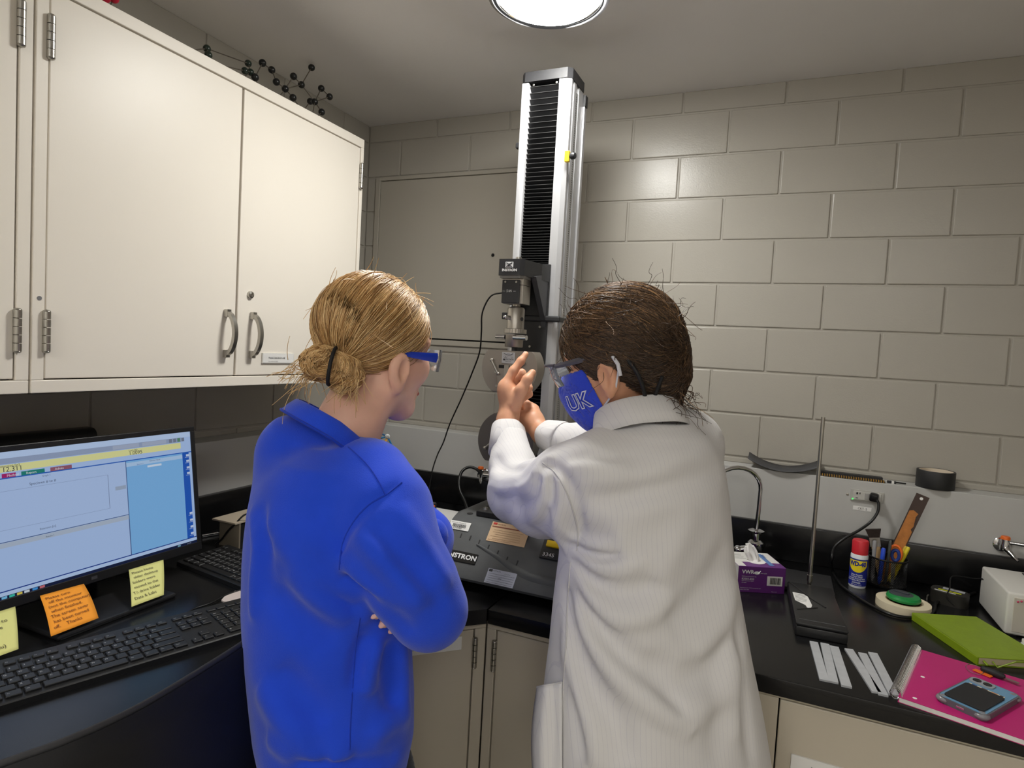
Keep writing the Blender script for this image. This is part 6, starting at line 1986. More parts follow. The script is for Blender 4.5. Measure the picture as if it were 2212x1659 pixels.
def folds(F, lst, d0=0.5, d1=1.8):
    todo = []
    for pts, amp, w in lst:
        q = [(p[0], p[1]) for p in catmull([np.array([a, b, 0.0]) for a, b in pts], 3)]
        P_ = surf(F, q, d0, d1)
        if len(P_) > 1: todo.append((P_, amp, w))
    for P_, amp, w in todo: F.fold(P_, amp, w)

def cloth_mat(name, col, rough=0.85, weave=900, bump=0.25, var=0.04, sheen=0.3):
    return mat(name, col, rough, bump=bump, bscale=weave, var=var, vscale=18, sheen=sheen, spec=0.2)

# ================================================================== woman in the blue sweatshirt
fb = unit(0.94 * HR + 0.34 * HF); rb = np.array([fb[1], -fb[0], 0])
DA = 1.02
rowsA = [(952, 640, 790, .10, 1.03), (985, 590, 838, .135), (1020, 566, 872, .150), (1060, 551, 900, .155), (1100, 545, 915, .155), (1150, 540, 915, .152), (1200, 536, 905, .150),
         (1300, 533, 893, .148), (1400, 537, 888, .148), (1480, 545, 893, .150), (1560, 553, 893, .152), (1615, 563, 882, .148), (1650, 577, 872, .140), (1700, 580, 882, .14)]
secA = sections(rowsA, DA, .15, abs(float(rb @ HR)), abs(float(fb @ HR)))
hipA = secA[-1][0]
rootA = (float(hipA[0]), float(hipA[1]), 0.0)

# ---- bare body: head and neck, hand, and what the clothes cover
hcA = at(812, 757, 1.06)
fhA = unit(math.cos(math.radians(45)) * HR + math.sin(math.radians(45)) * HF)
RA = head_frame(hcA, fhA, math.radians(7), math.radians(-3))
SA = 0.965
FH = Field(hcA - 0.17 - np.array([0.06, 0.06, 0.08]), hcA + 0.15, 0.0032)
LA = build_head(FH, hcA, RA, SA)
neck0 = at(722, 968, 1.025); neck1 = at(785, 850, 1.05)
FH.cone(neck0 - ZV * 0.02, neck1, 0.062, 0.050, 0.02)
FH.cone(at(765, 960, 1.01), at(838, 850, 1.03), 0.012, 0.012, 0.03)
vh, fh_ = FH.mesh(); vh = relax(vh, fh_, 2)
FB_ = Field((rootA[0] - .34, rootA[1] - .34, 0.0), (rootA[0] + .34, rootA[1] + .34, 1.36), 0.011)
FB_.torso(secA, fb, 0.02, 0.014)
for q in (1, -1):
    hip = hipA + rb * q * .075 - ZV * .02
    kn = np.array([hip[0] + fb[0] * .02, hip[1] + fb[1] * .02, .46]); an = np.array([hip[0] - fb[0] * .01, hip[1] - fb[1] * .01, .09])
    FB_.chain([(hip, .078), (kn, .052), (an, .034)], 0.02)
    FB_.cone(an - ZV * .04, an + fb * .13 - ZV * .058, .032, .024, 0.02)
    FB_.cone(an - ZV * .05, an - fb * .035 - ZV * .055, .030, .028, 0.02)
# ---- sweatshirt
M_BLUE = cloth_mat('blue_fleece', (34, 74, 214), 0.9, 700, 0.35, 0.05, 0.25)
SW = Field((rootA[0] - .36, rootA[1] - .36, hipA[2] - .02), (rootA[0] + .36, rootA[1] + .36, 1.40), 0.0055)
SW.torso(secA, fb, 0.02)
SWT = Field(SW.lo, SW.lo + (SW.n - 1) * SW.h, SW.h); SWT.D = SW.D.copy()
# trapezius towards the neck
SW.cone(at(722, 948, 1.03), at(655, 985, 1.03), 0.052, 0.075, 0.03)
SW.cone(at(722, 975, 1.02), at(795, 1056, 0.99), 0.040, 0.058, 0.03)
# right arm (near) and left arm (far)
armR = [(at(792, 1045, .955), .070), (at(828, 1107, .925), .069), (at(848, 1180, .90), .0645), (at(893, 1262, .895), .060), (at(926, 1318, .90), .053)]
SW.chain(armR, 0.02)
SW.chain([(at(926, 1318, .90), .053), (at(900, 1290, .99), .052), (at(865, 1260, 1.07), .046)], 0.015)
SW.chain([(at(790, 1030, 1.13), .068), (at(850, 1120, 1.15), .064), (at(912, 1165, 1.12), .052), (at(902, 1250, 1.06), .046), (at(905, 1300, 1.0), .043)], 0.02)
SW.ell(at(932, 1158, 1.03), (.028, .028, .030), None, 0.02)
folds(SW, [
    ([(560, 1130), (640, 1150), (700, 1190), (740, 1240)], 0.0138, .020),
    ([(600, 1160), (660, 1220), (730, 1275), (765, 1300)], 0.0207, .016),
    ([(630, 1230), (690, 1290), (760, 1335)], 0.0184, .016),
    ([(570, 1250), (640, 1330), (720, 1390)], -0.0138, .020),
    ([(680, 1250), (730, 1290), (780, 1305)], -0.0207, .012),
    ([(745, 1245), (770, 1290), (790, 1345)], 0.0184, .010),
    ([(820, 1380), (800, 1440), (790, 1500)], 0.0230, .012),
    ([(845, 1385), (840, 1450), (850, 1530)], -0.0207, .014),
    ([(870, 1400), (872, 1480), (868, 1560)], 0.0161, .012),
    ([(790, 1370), (775, 1430), (770, 1490)], -0.0207, .010),
    ([(560, 1480), (620, 1560), (690, 1620), (760, 1640)], 0.0184, .022),
    ([(600, 1440), (650, 1500), (700, 1570)], -0.0138, .022),
    ([(660, 1590), (720, 1635)], -0.0138, .012),
    ([(580, 1590), (640, 1632)], 0.0138, .014),
    ([(800, 1600), (840, 1560), (885, 1540)], 0.0138, .016),
    ([(770, 1150), (850, 1230), (920, 1310)], 0.0138, .016),
    ([(800, 1130), (880, 1220), (960, 1310)], -0.0115, .014),
    ([(860, 1090), (920, 1190), (970, 1270)], 0.0115, .014),
    ([(750, 1240), (830, 1310), (890, 1370)], -0.0138, .012),
    ([(735, 1205), (790, 1262), (850, 1330)], 0.0138, .012),
    ([(545, 1100), (556, 1180), (550, 1260), (548, 1340)], 0.0138, .010),
    ([(567, 1090), (578, 1180), (566, 1300)], -0.0115, .010),
    ([(860, 1045), (835, 1070), (790, 1100), (745, 1160), (735, 1225)], -0.0115, .007),
    ([(640, 1640), (720, 1648), (800, 1646), (860, 1632)], -0.0138, .008),
], 0.6, 1.4)
# left hand tucked under the right arm: four fingers lying on the cloth
HP_ = [at(790, 1290, .86), at(950, 1370, .86), at(945, 1280, 1.10), at(860, 1360, 1.10), at(800, 1310, .95)]
FHd = Field(np.min(HP_, 0) - 0.04, np.max(HP_, 0) + 0.04, 0.0025)
tips = [((803, 1304), (830, 1292), (862, 1278), (895, 1268)), ((813, 1327), (838, 1311), (868, 1292), (898, 1278)), ((830, 1346), (853, 1327), (878, 1305), (902, 1286)), ((850, 1358), (870, 1340), (890, 1316), (908, 1294))]
nails = []
for i, tp in enumerate(tips):
    pts = []
    for q, p in enumerate(tp):
        h_ = surf(SWT, [p], 0.6, 1.4)
        dd = float((h_[0] - CAM) @ FWD) if h_ else 0.9
        if q == 0: d_tip = dd
        pts.append(at(p[0], p[1], d_tip - (0.006, 0.008, 0.0, -0.03)[q]))
    finger(FHd, pts[::-1], 0.0088, 0.0074 - 0.0006 * (i == 3))
    nails.append((pts[0], pts[1]))
FHd.cone(at(905, 1280, 0.95), at(920, 1280, 0.98), 0.022, 0.024, 0.012)
FHd.cone(at(920, 1280, 0.98), at(905, 1285, 1.08), 0.024, 0.028, 0.012)
vd, fd_ = FHd.mesh(); vd = relax(vd, fd_, 2)

vb, fbq = FB_.mesh()
PA = raw('person', [(vh, fh_), (vd, fd_), (vb, fbq)], M_SKIN, None, rootA)
tag(PA, 'woman in a royal blue sweatshirt and safety glasses standing with folded arms', 'person', kind=None)
eyes(PA, LA, SA, RA)
obj('lips', MB().ball(LA(0, .0955, -.064), 0.017 * SA, 16, (1, .25, .38), Matrix(((RA[0][0], RA[1][0], RA[2][0], 0), (RA[0][1], RA[1][1], RA[2][1], 0), (RA[0][2], RA[1][2], RA[2][2], 0), (0, 0, 0, 1)))), M_LIP, PA, smooth=80)
for p0, p1 in nails:
    d = unit(p0 - p1); tc = unit(CAM - p0); tc = unit(tc - d * (tc @ d)); sd = np.cross(d, tc)
    Mn = Matrix(((sd[0], d[0], tc[0], 0), (sd[1], d[1], tc[1], 0), (sd[2], d[2], tc[2], 0), (0, 0, 0, 1)))
    obj('fingernail', MB().ball(p0 + d * .0015 + tc * .0052, 1.0, 12, (.0045, .0066, .0022), Mn), M_NAIL, PA, smooth=80)


vs, fs = SW.mesh(); vs = relax(vs, fs, 1)
raw('sweatshirt', [(vs, fs)], M_BLUE, PA)
M_BLUES = cloth_mat('blue_stitching', (28, 60, 184), 0.9, 900, 0.2, 0.0, 0.1)
seam('armhole_seam', SW, [(868, 1042), (835, 1068), (795, 1092), (762, 1130), (740, 1175), (733, 1230)], M_BLUES, PA, 0.0013, 0.6, 1.3)
seam('side_seam', SW, [(778, 1335), (768, 1400), (762, 1480), (757, 1560), (755, 1620)], M_BLUES, PA, 0.0010, 0.6, 1.3)
seam('shoulder_seam', SW, [(740, 955), (790, 1000), (818, 1040), (832, 1070)], M_BLUES, PA, 0.0010, 0.6, 1.3)
# ribbed collar
nax = unit(0.50 * fb + 0.86 * ZV); e1 = unit(fb - nax * (fb @ nax))
cc_ = at(717, 926, 1.014)
mbc = MB(); rows = []
NR = 96
for j in range(NR + 1):
    a = 2 * math.pi * j / NR
    R1, R2 = .070, .088
    rib = 0.0006 * (j % 2)
    p = cc_ + e1 * (math.cos(a) * R1) + rb * (math.sin(a) * R2)
    out = unit(e1 * math.cos(a) * R1 + rb * math.sin(a) * R2)
    sag = (-0.012 * max(0, math.cos(a)) + 0.011 * max(0, math.sin(a))) * ZV
    rows.append([p + sag - nax * .014 + out * (.012 + rib), p + sag + nax * .000 + out * (.0075 + rib), p + sag + nax * .0115 + out * (.002 + rib), p + sag + nax * .013 - out * .002, p + sag - nax * .010 - out * .0035])
mbc.grid(rows)
obj('collar', mbc, M_BLUE, PA, smooth=60)
obj('collar_seam', MB().tube([Vector(r[0]) for r in rows[:-1]], 0.0022, 6, closed=True), M_BLUES, PA, smooth=80)
# trousers and shoes
TR = Field((rootA[0] - .30, rootA[1] - .30, 0.04), (rootA[0] + .30, rootA[1] + .30, hipA[2] + .06), 0.010)
TR.torso([(hipA - ZV * .06, .138, .118), (hipA + ZV * .04, .138, .120)], fb, 0.03)
for q in (1, -1):
    hip = hipA + rb * q * .075 - ZV * .02
    kn = np.array([hip[0] + fb[0] * .02, hip[1] + fb[1] * .02, .46]); an = np.array([hip[0] - fb[0] * .01, hip[1] - fb[1] * .01, .09])
    TR.chain([(hip, .086), (kn, .062), (an, .046)], 0.02)
    obj('shoe', MB().tube([an - fb * .05 - ZV * .055, an - fb * .02 - ZV * .045, an + fb * .06 - ZV * .05, an + fb * .13 - ZV * .058, an + fb * .16 - ZV * .062], [.024, .036, .036, .030, .014], 14), mat('shoe_dark', (40, 40, 44), 0.6), PA, smooth=60)
vt, ft = TR.mesh()
raw('trousers', [(vt, ft)], cloth_mat('black_denim', (26, 26, 30), 0.85, 900, 0.2), PA)

# ---- hair combed back into a bun
M_HAIRA = hair_mat('blonde_hair', (138, 100, 58), (206, 162, 106), (246, 214, 160))
hr_c = np.array((0, -.014, .037)); hr_r = np.array((.0805, .1025, .0935))
FHh = Field(hcA - 0.16, hcA + 0.16, 0.0036)
FHh.ell(LA(*hr_c), hr_r * SA, RA, 0)
p0 = LA(0, .074, .084); n0_ = RA[1] * .85 - RA[2] * .53
half(FHh, p0, n0_)
p1 = LA(0, .005, -.028); n1_ = unit(-(RA[2] * 1.0 - RA[1] * .5))
half(FHh, p1, n1_)
vv, ff = FHh.mesh(); vv = relax(vv, ff, 2); vv_cap = vv
rng = np.random.default_rng(4)
def in_hair(p):
    return (p - np.array((0, .074, .084))) @ np.array((0, .85, -.53)) < 0 and (p - np.array((0, .005, -.028))) @ unit(np.array((0, .5, -1.0))) < 0
def locA(p): return RA @ (np.array(p) - np.array(hcA)) / SA
bun_c = locA(at(730, 792, .985))
raw('hair', [(vv, ff)], M_HAIRA, PA, attr={'tint': np.full(len(vv), 0.50)})
paths, tint = [], []
anchor = unit((bun_c - hr_c) / hr_r)
tries = 0
while len(paths) < 5200 and tries < 40000:
    tries += 1
    v = unit(rng.normal(size=3))
    p = hr_c + v * hr_r
    if not in_hair(p): continue
    if v @ anchor > 0.985: continue
    b = unit(anchor + rng.normal(size=3) * 0.05)
    ph = sphere_path(v, b, 13)
    lift = 1.004 + 0.016 * rng.random() + 0.010 * np.sin(np.linspace(0, 3.1, 13)) * rng.random()
    wob = rng.normal(size=3) * 0.008
    q = hr_c + ph * hr_r * np.reshape(lift, (-1, 1)) + np.sin(np.linspace(0, 3.1, 13))[:, None] * wob[None] * 0.25
    paths.append(np.array(hcA) + SA * (q @ RA)); tint.append(np.clip(0.55 + 0.28 * rng.normal(), 0, 1))
# bun coils
lobes = [(locA(at(693, 787, .975)), .0290, 1), (locA(at(742, 797, .975)), .0255, -1)]
bunF = Field(hcA - 0.20, hcA + 0.14, 0.0036)
for lc, lr, sg in lobes:
    bunF.ell(LA(*lc), np.array((lr, lr * .86, lr)) * SA * .78, RA, 0.004)
    for k in range(6):
        ax = unit(np.array((sg * .9, .25, .3)) + rng.normal(size=3) * .55)
        u_ = unit(np.cross(ax, rng.normal(size=3))); w_ = np.cross(ax, u_)
        cr = lc + rng.normal(size=3) * lr * .16
        Rm, rm = lr * (.66 + .12 * rng.random()), lr * (.27 + .08 * rng.random())
        loop = [cr + Rm * (math.cos(q) * u_ + math.sin(q) * w_) for q in np.linspace(0, 5.2, 12)]
        bunF.chain([(LA(*p), rm * SA) for p in loop], 0.002)
        base_t = .58 + .16 * rng.normal()
        for i in range(150):
            th = np.linspace(0, 5.2, 13) + rng.normal() * .25
            ph0 = rng.random() * 6.28; tw = 1.6
            ph_ = ph0 + tw * th
            rr_ = rm * (.98 + .14 * rng.random())
            o_ = np.cos(th)[:, None] * u_ + np.sin(th)[:, None] * w_
            q = cr + (Rm + rr_ * np.cos(ph_))[:, None] * o_ + (rr_ * np.sin(ph_))[:, None] * ax
            paths.append(np.array(hcA) + SA * (q @ RA)); tint.append(np.clip(base_t + 0.16 * rng.normal(), 0, 1))
bunF.cone(at(735, 792, .985), at(720, 792, .98), .022, .020, 0.012)
# stray hairs at the bun, nape and temple
for i in range(170):
    kind = i % 3
    if kind == 0: st = lobes[0][0] + np.array((-.01, -.018, -.012)) + rng.normal(size=3) * .012; dr = unit(np.array((-.2, -.5, -.8)) + rng.normal(size=3) * .45); ln = .02 + .035 * rng.random()
    elif kind == 1:
        v = unit(rng.normal(size=3) + np.array((.3, -.2, .5))); st = hr_c + v * hr_r * 1.01
        if not in_hair(st): continue
        dr = unit(v * .35 + np.cross(v, rng.normal(size=3))); ln = .025 + .03 * rng.random()
    else: st = np.array((.05 + .02 * rng.random(), -.07, -.055)) + rng.normal(size=3) * .01; dr = unit(np.array((.2, -.5, -.6)) + rng.normal(size=3) * .3); ln = .015 + .02 * rng.random()
    t_ = np.linspace(0, 1, 13)[:, None]
    q = st + dr * ln * t_ + rng.normal(size=3) * .008 * t_ ** 2 - np.array((0, 0, .006)) * t_ ** 2
    paths.append(np.array(hcA) + SA * (q @ RA)); tint.append(0.6 + .3 * rng.random())
sel = vv_cap[rng.integers(0, len(vv_cap), 3200)]
ba = np.array(at(728, 792, .985))
for q in surface_strands(FHh, sel, lambda P_: ba - P_, 13, 0.0045, rng, 0.0012, 0.004):
    paths.append(q); tint.append(np.clip(0.55 + 0.26 * rng.normal(), 0, 1))
vvb, ffb = bunF.mesh()
selb = vvb[rng.integers(0, len(vvb), 900)]
bc = np.array(LA(*lobes[0][0])); bax = unit(CAM - bc)
for q in surface_strands(bunF, selb, lambda P_: np.cross(bax, P_ - bc), 13, 0.0035, rng, 0.0012, 0.004):
    paths.append(q); tint.append(np.clip(0.55 + 0.25 * rng.normal(), 0, 1))
V_, F_ = strands(paths, 0.00075, 0.0004)
tag(raw('hair_strands', [(V_, F_)], M_HAIRA, PA, attr={'tint': np.repeat(np.array(tint), 13 * 3)}), kind='stuff')
vv, ff = bunF.mesh()
raw('hair_bun', [(vv, ff)], M_HAIRA, PA, attr={'tint': np.full(len(vv), 0.36)})
tie = at(718, 791, .968); td = unit(at(742, 797, .975) - at(693, 787, .975)); tu = unit(np.cross(td, FWD)); tw_ = np.cross(td, tu)
obj('hair_tie', MB().tube([Vector(tie + tu * .029 * math.cos(a) + tw_ * .024 * math.sin(a) + td * .003 * math.sin(a)) for a in np.linspace(0, 2 * math.pi, 24, endpoint=False)], 0.0030, 8, closed=True), mat('hair_elastic', (24, 24, 26), 0.7), PA, smooth=80)

# ---- safety glasses with blue temples
M_GBLUE = mat('blue_temple', (30, 62, 190), 0.3)
M_CLEAR = mat('clear_lens', (240, 244, 248), 0.05, trans=0.92, ior=1.3)
def temple(L, q, m, parent, z0=.014, w=.006):
    rows = []
    for i in range(10):
        k = i / 9
        y = .078 - .085 * k
        hh = .0085 * (1 - k) + .0032 * k
        x = q * (.0735 + .0030 * math.sin(k * 3.1))
        z = z0 + .002 - .004 * k
        rows.append([L(x, y, z - hh), L(x + q * .0025, y, z), L(x, y, z + hh), L(x - q * .0015, y, z), L(x, y, z - hh)])
    return obj('temple', MB().grid(rows), m, parent, smooth=60)
ZG = .004
for q in (1, -1):
    temple(LA, q, M_GBLUE, PA, ZG)
rows = []
for i in range(13):
    a = -1.15 + 2.3 * i / 12
    x = .078 * math.sin(a) / math.sin(1.15); y = .078 + .036 * (math.cos(a) - math.cos(1.15)) / (1 - math.cos(1.15))
    nose = max(0, 1 - abs(x) / .018)
    rows.append([LA(x, y, ZG - .022 + .014 * nose), LA(x, y + .002, ZG), LA(x, y, ZG + .017)])
obj('lens', MB().grid(rows), M_CLEAR, PA, smooth=80, solid=0.002)
# ================================================================== woman in the lab coat
fB = unit(0.93 * HF - 0.36 * HR); rB = np.array([fB[1], -fB[0], 0])
DB = 1.08
caB, cbB = abs(float(rB @ HR)), abs(float(fB @ HR))
rowsB = [(908, 1340, 1490, .070), (928, 1305, 1522, .090), (955, 1268, 1542, .105), (1000, 1240, 1555, .118), (1060, 1228, 1564, .124), (1130, 1222, 1570, .126), (1200, 1212, 1578, .126),
         (1300, 1199, 1597, .132), (1400, 1190, 1614, .142), (1480, 1180, 1631, .150), (1560, 1172, 1646, .156), (1659, 1165, 1662, .162), (1800, 1150, 1690, .17), (1950, 1138, 1715, .176)]
secB = []
for y, l, r_, b in rowsB:
    W = (r_ - l) / 2 * DB / FPX
    secB.append((at((l + r_) / 2, y, DB), math.sqrt(W * W - (b * cbB) ** 2) / caB, b))
hemB = secB[-1][0]
rootB = (float(hemB[0]), float(hemB[1]), 0.0)

# ---- head and neck
hcB = at(1335, 778, 1.12)
fhB = unit(-math.cos(math.radians(28)) * HR + math.sin(math.radians(28)) * HF)
RB = head_frame(hcB, fhB, math.radians(20), math.radians(4))
SB = 0.97
FH2 = Field(hcB - 0.17 - np.array([0, 0, 0.10]), hcB + 0.17, 0.0032)
LB = build_head(FH2, hcB, RB, SB)
face_only = FH2.D.copy()
FH2.cone(at(1385, 980, 1.12), at(1352, 850, 1.13), 0.060, 0.050, 0.02)
vh, fh_ = FH2.mesh(); vh = relax(vh, fh_, 2)

# ---- hands
def hand_field(pts):
    return Field(np.min(pts, 0) - 0.03, np.max(pts, 0) + 0.03, 0.0022)
HLp = [at(1060, 1000, 1.38), at(1160, 750, 1.52), at(1060, 750, 1.52), at(1160, 1000, 1.38), at(1100, 900, 1.56)]
HL = hand_field(HLp)
HL.cone(at(1100, 1000, 1.385), at(1096, 910, 1.435), 0.030, 0.0235, 0.01)
HL.cone(at(1096, 912, 1.435), at(1104, 868, 1.45), 0.0225, 0.027, 0.015)
HL.cone(at(1096, 850, 1.448), at(1112, 862, 1.47), 0.023, 0.021, 0.012)
HL.cone(at(1092, 834, 1.448), at(1122, 850, 1.475), 0.0165, 0.0155, 0.015)
HL.chain([(at(1091, 834, 1.446), .0128), (at(1109, 801, 1.450), .0104), (at(1125, 780, 1.455), .0090), (at(1136, 765, 1.460), .0068)], 0.006)
HL.chain([(at(1112, 872, 1.432), .0165), (at(1126, 842, 1.424), .0128), (at(1139, 820, 1.424), .0108), (at(1150, 805, 1.432), .0085)], 0.008)
HL.chain([(at(1103, 833, 1.468), .0118), (at(1127, 806, 1.478), .0100), (at(1136, 822, 1.462), .0088), (at(1128, 838, 1.455), .0080)], 0.004)
HL.chain([(at(1113, 840, 1.482), .0112), (at(1138, 822, 1.488), .0094), (at(1143, 838, 1.472), .0084), (at(1132, 850, 1.466), .0076)], 0.004)
HL.chain([(at(1120, 850, 1.492), .0100), (at(1142, 838, 1.496), .0084), (at(1144, 852, 1.482), .0074), (at(1134, 860, 1.476), .0068)], 0.004)
v1, f1 = HL.mesh(); v1 = relax(v1, f1, 2)
HRp = [at(1085, 960, 1.42), at(1230, 850, 1.60), at(1085, 850, 1.60), at(1230, 985, 1.38)]
HRf = hand_field(HRp)
HRf.cone(at(1225, 958, 1.415), at(1172, 938, 1.455), 0.030, 0.0235, 0.01)
HRf.cone(at(1172, 938, 1.455), at(1152, 912, 1.485), 0.0225, 0.0265, 0.015)
HRf.cone(at(1150, 908, 1.485), at(1149, 890, 1.508), 0.0250, 0.0200, 0.012)
HRf.chain([(at(1153, 884, 1.503), .0118), (at(1131, 868, 1.522), .0100), (at(1115, 868, 1.540), .0086), (at(1103, 876, 1.548), .0070)], 0.006)
HRf.chain([(at(1148, 892, 1.515), .0116), (at(1122, 876, 1.545), .0100), (at(1108, 882, 1.560), .0086), (at(1101, 893, 1.564), .0072)], 0.005)
HRf.chain([(at(1144, 900, 1.520), .0110), (at(1121, 892, 1.553), .0094), (at(1108, 899, 1.566), .0082), (at(1103, 908, 1.566), .0070)], 0.005)
HRf.chain([(at(1140, 908, 1.515), .0098), (at(1122, 905, 1.545), .0084), (at(1110, 912, 1.556), .0072), (at(1106, 918, 1.556), .0062)], 0.005)
HRf.chain([(at(1150, 918, 1.470), .0150), (at(1130, 901, 1.482), .0118), (at(1115, 889, 1.512), .0100), (at(1104, 884, 1.535), .0078)], 0.008)
v2, f2 = HRf.mesh(); v2 = relax(v2, f2, 2)

FBB = Field((rootB[0] - .36, rootB[1] - .36, 0.0), (rootB[0] + .36, rootB[1] + .36, 1.38), 0.011)
FBB.torso(secB[:9], fB, 0.02, 0.020)
hipB = secB[8][0]
for q in (1, -1):
    hip = hipB + rB * q * .080
    kn = np.array([hip[0] + fB[0] * .02, hip[1] + fB[1] * .02, .46]); an = np.array([hip[0] - fB[0] * .03, hip[1] - fB[1] * .03, .09])
    FBB.chain([(hip, .070), (kn, .054), (an, .036)], 0.02)
    FBB.cone(an - ZV * .04, an + fB * .13 - ZV * .058, .032, .024, 0.02)
    FBB.cone(an - ZV * .05, an - fB * .035 - ZV * .055, .030, .028, 0.02)
vb, fbq = FBB.mesh()
PB = raw('person', [(vh, fh_), (v1, f1), (v2, f2), (vb, fbq)], M_SKIN2, None, rootB)
tag(PB, 'woman in a white lab coat and blue face mask pointing at the upper grip', 'person')
eyes(PB, LB, SB, RB)
def nail(p0, p1, view, sc_=(.0045, .0064, .002), parent=PB):
    d = unit(p0 - p1); tc = unit(view); tc = unit(tc - d * (tc @ d)); sd = np.cross(d, tc)
    Mn = Matrix(((sd[0], d[0], tc[0], 0), (sd[1], d[1], tc[1], 0), (sd[2], d[2], tc[2], 0), (0, 0, 0, 1)))
    obj('fingernail', MB().ball(p0 + d * .001 + tc * .0056, 1.0, 12, sc_, Mn), M_NAIL, parent, smooth=80)
nail(at(1135, 767, 1.459), at(1125, 780, 1.455), -RGT + UPV * .4)
nail(at(1149, 807, 1.431), at(1139, 820, 1.424), CAM - at(1149, 807, 1.43) + UPV * .3)

# ---- coat
def coat_mat():
    m = bpy.data.materials.new('lab_coat_cotton'); m.use_nodes = True
    nt = m.node_tree; b = nt.nodes['Principled BSDF']
    a = nt.nodes.new('ShaderNodeAttribute'); a.attribute_name = 'across'
    md = nt.nodes.new('ShaderNodeMath'); md.operation = 'FRACT'
    ml = nt.nodes.new('ShaderNodeMath'); ml.operation = 'MULTIPLY'; ml.inputs[1].default_value = 1 / 0.0068
    lt = nt.nodes.new('ShaderNodeMath'); lt.operation = 'LESS_THAN'; lt.inputs[1].default_value = 0.10
    mx = nt.nodes.new('ShaderNodeMix'); mx.data_type = 'RGBA'
    nt.links.new(a.outputs['Fac'], ml.inputs[0]); nt.links.new(ml.outputs[0], md.inputs[0]); nt.links.new(md.outputs[0], lt.inputs[0])
    nt.links.new(lt.outputs[0], mx.inputs['Factor'])
    mx.inputs['A'].default_value = lin((216, 214, 214)); mx.inputs['B'].default_value = lin((206, 204, 207))
    nt.links.new(mx.outputs['Result'], b.inputs['Base Color'])
    tc = nt.nodes.new('ShaderNodeTexCoord'); n = nt.nodes.new('ShaderNodeTexNoise'); n.inputs['Scale'].default_value = 900
    bp = nt.nodes.new('ShaderNodeBump'); bp.inputs['Strength'].default_value = 0.12; bp.inputs['Distance'].default_value = 0.001
    nt.links.new(tc.outputs['Object'], n.inputs['Vector']); nt.links.new(n.outputs['Fac'], bp.inputs['Height']); nt.links.new(bp.outputs['Normal'], b.inputs['Normal'])
    b.inputs['Roughness'].default_value = 0.8; b.inputs['Sheen Weight'].default_value = 0.15; b.inputs['Specular IOR Level'].default_value = 0.25
    return m
M_COAT = coat_mat()
CT = Field((rootB[0] - .62, rootB[1] - .40, hemB[2] - .01), (rootB[0] + .40, rootB[1] + .62, 1.44), 0.0058)
CT.torso(secB, fB, 0.02)
CT.cone(at(1385, 950, 1.10), at(1310, 985, 1.06), 0.050, 0.048, 0.03)
CT.cone(at(1395, 950, 1.11), at(1480, 955, 1.12), 0.050, 0.052, 0.03)
# left arm: reaches forward, forearm up
armL = [(at(1292, 1038, 1.035), .076), (at(1240, 1060, 1.08), .079), (at(1175, 1075, 1.18), .070), (at(1118, 1066, 1.27), .059)]
CT.chain(armL, 0.025)
CT.chain([(at(1118, 1066, 1.27), .059), (at(1108, 1010, 1.34), .049), (at(1100, 955, 1.40), .0415)], 0.015)
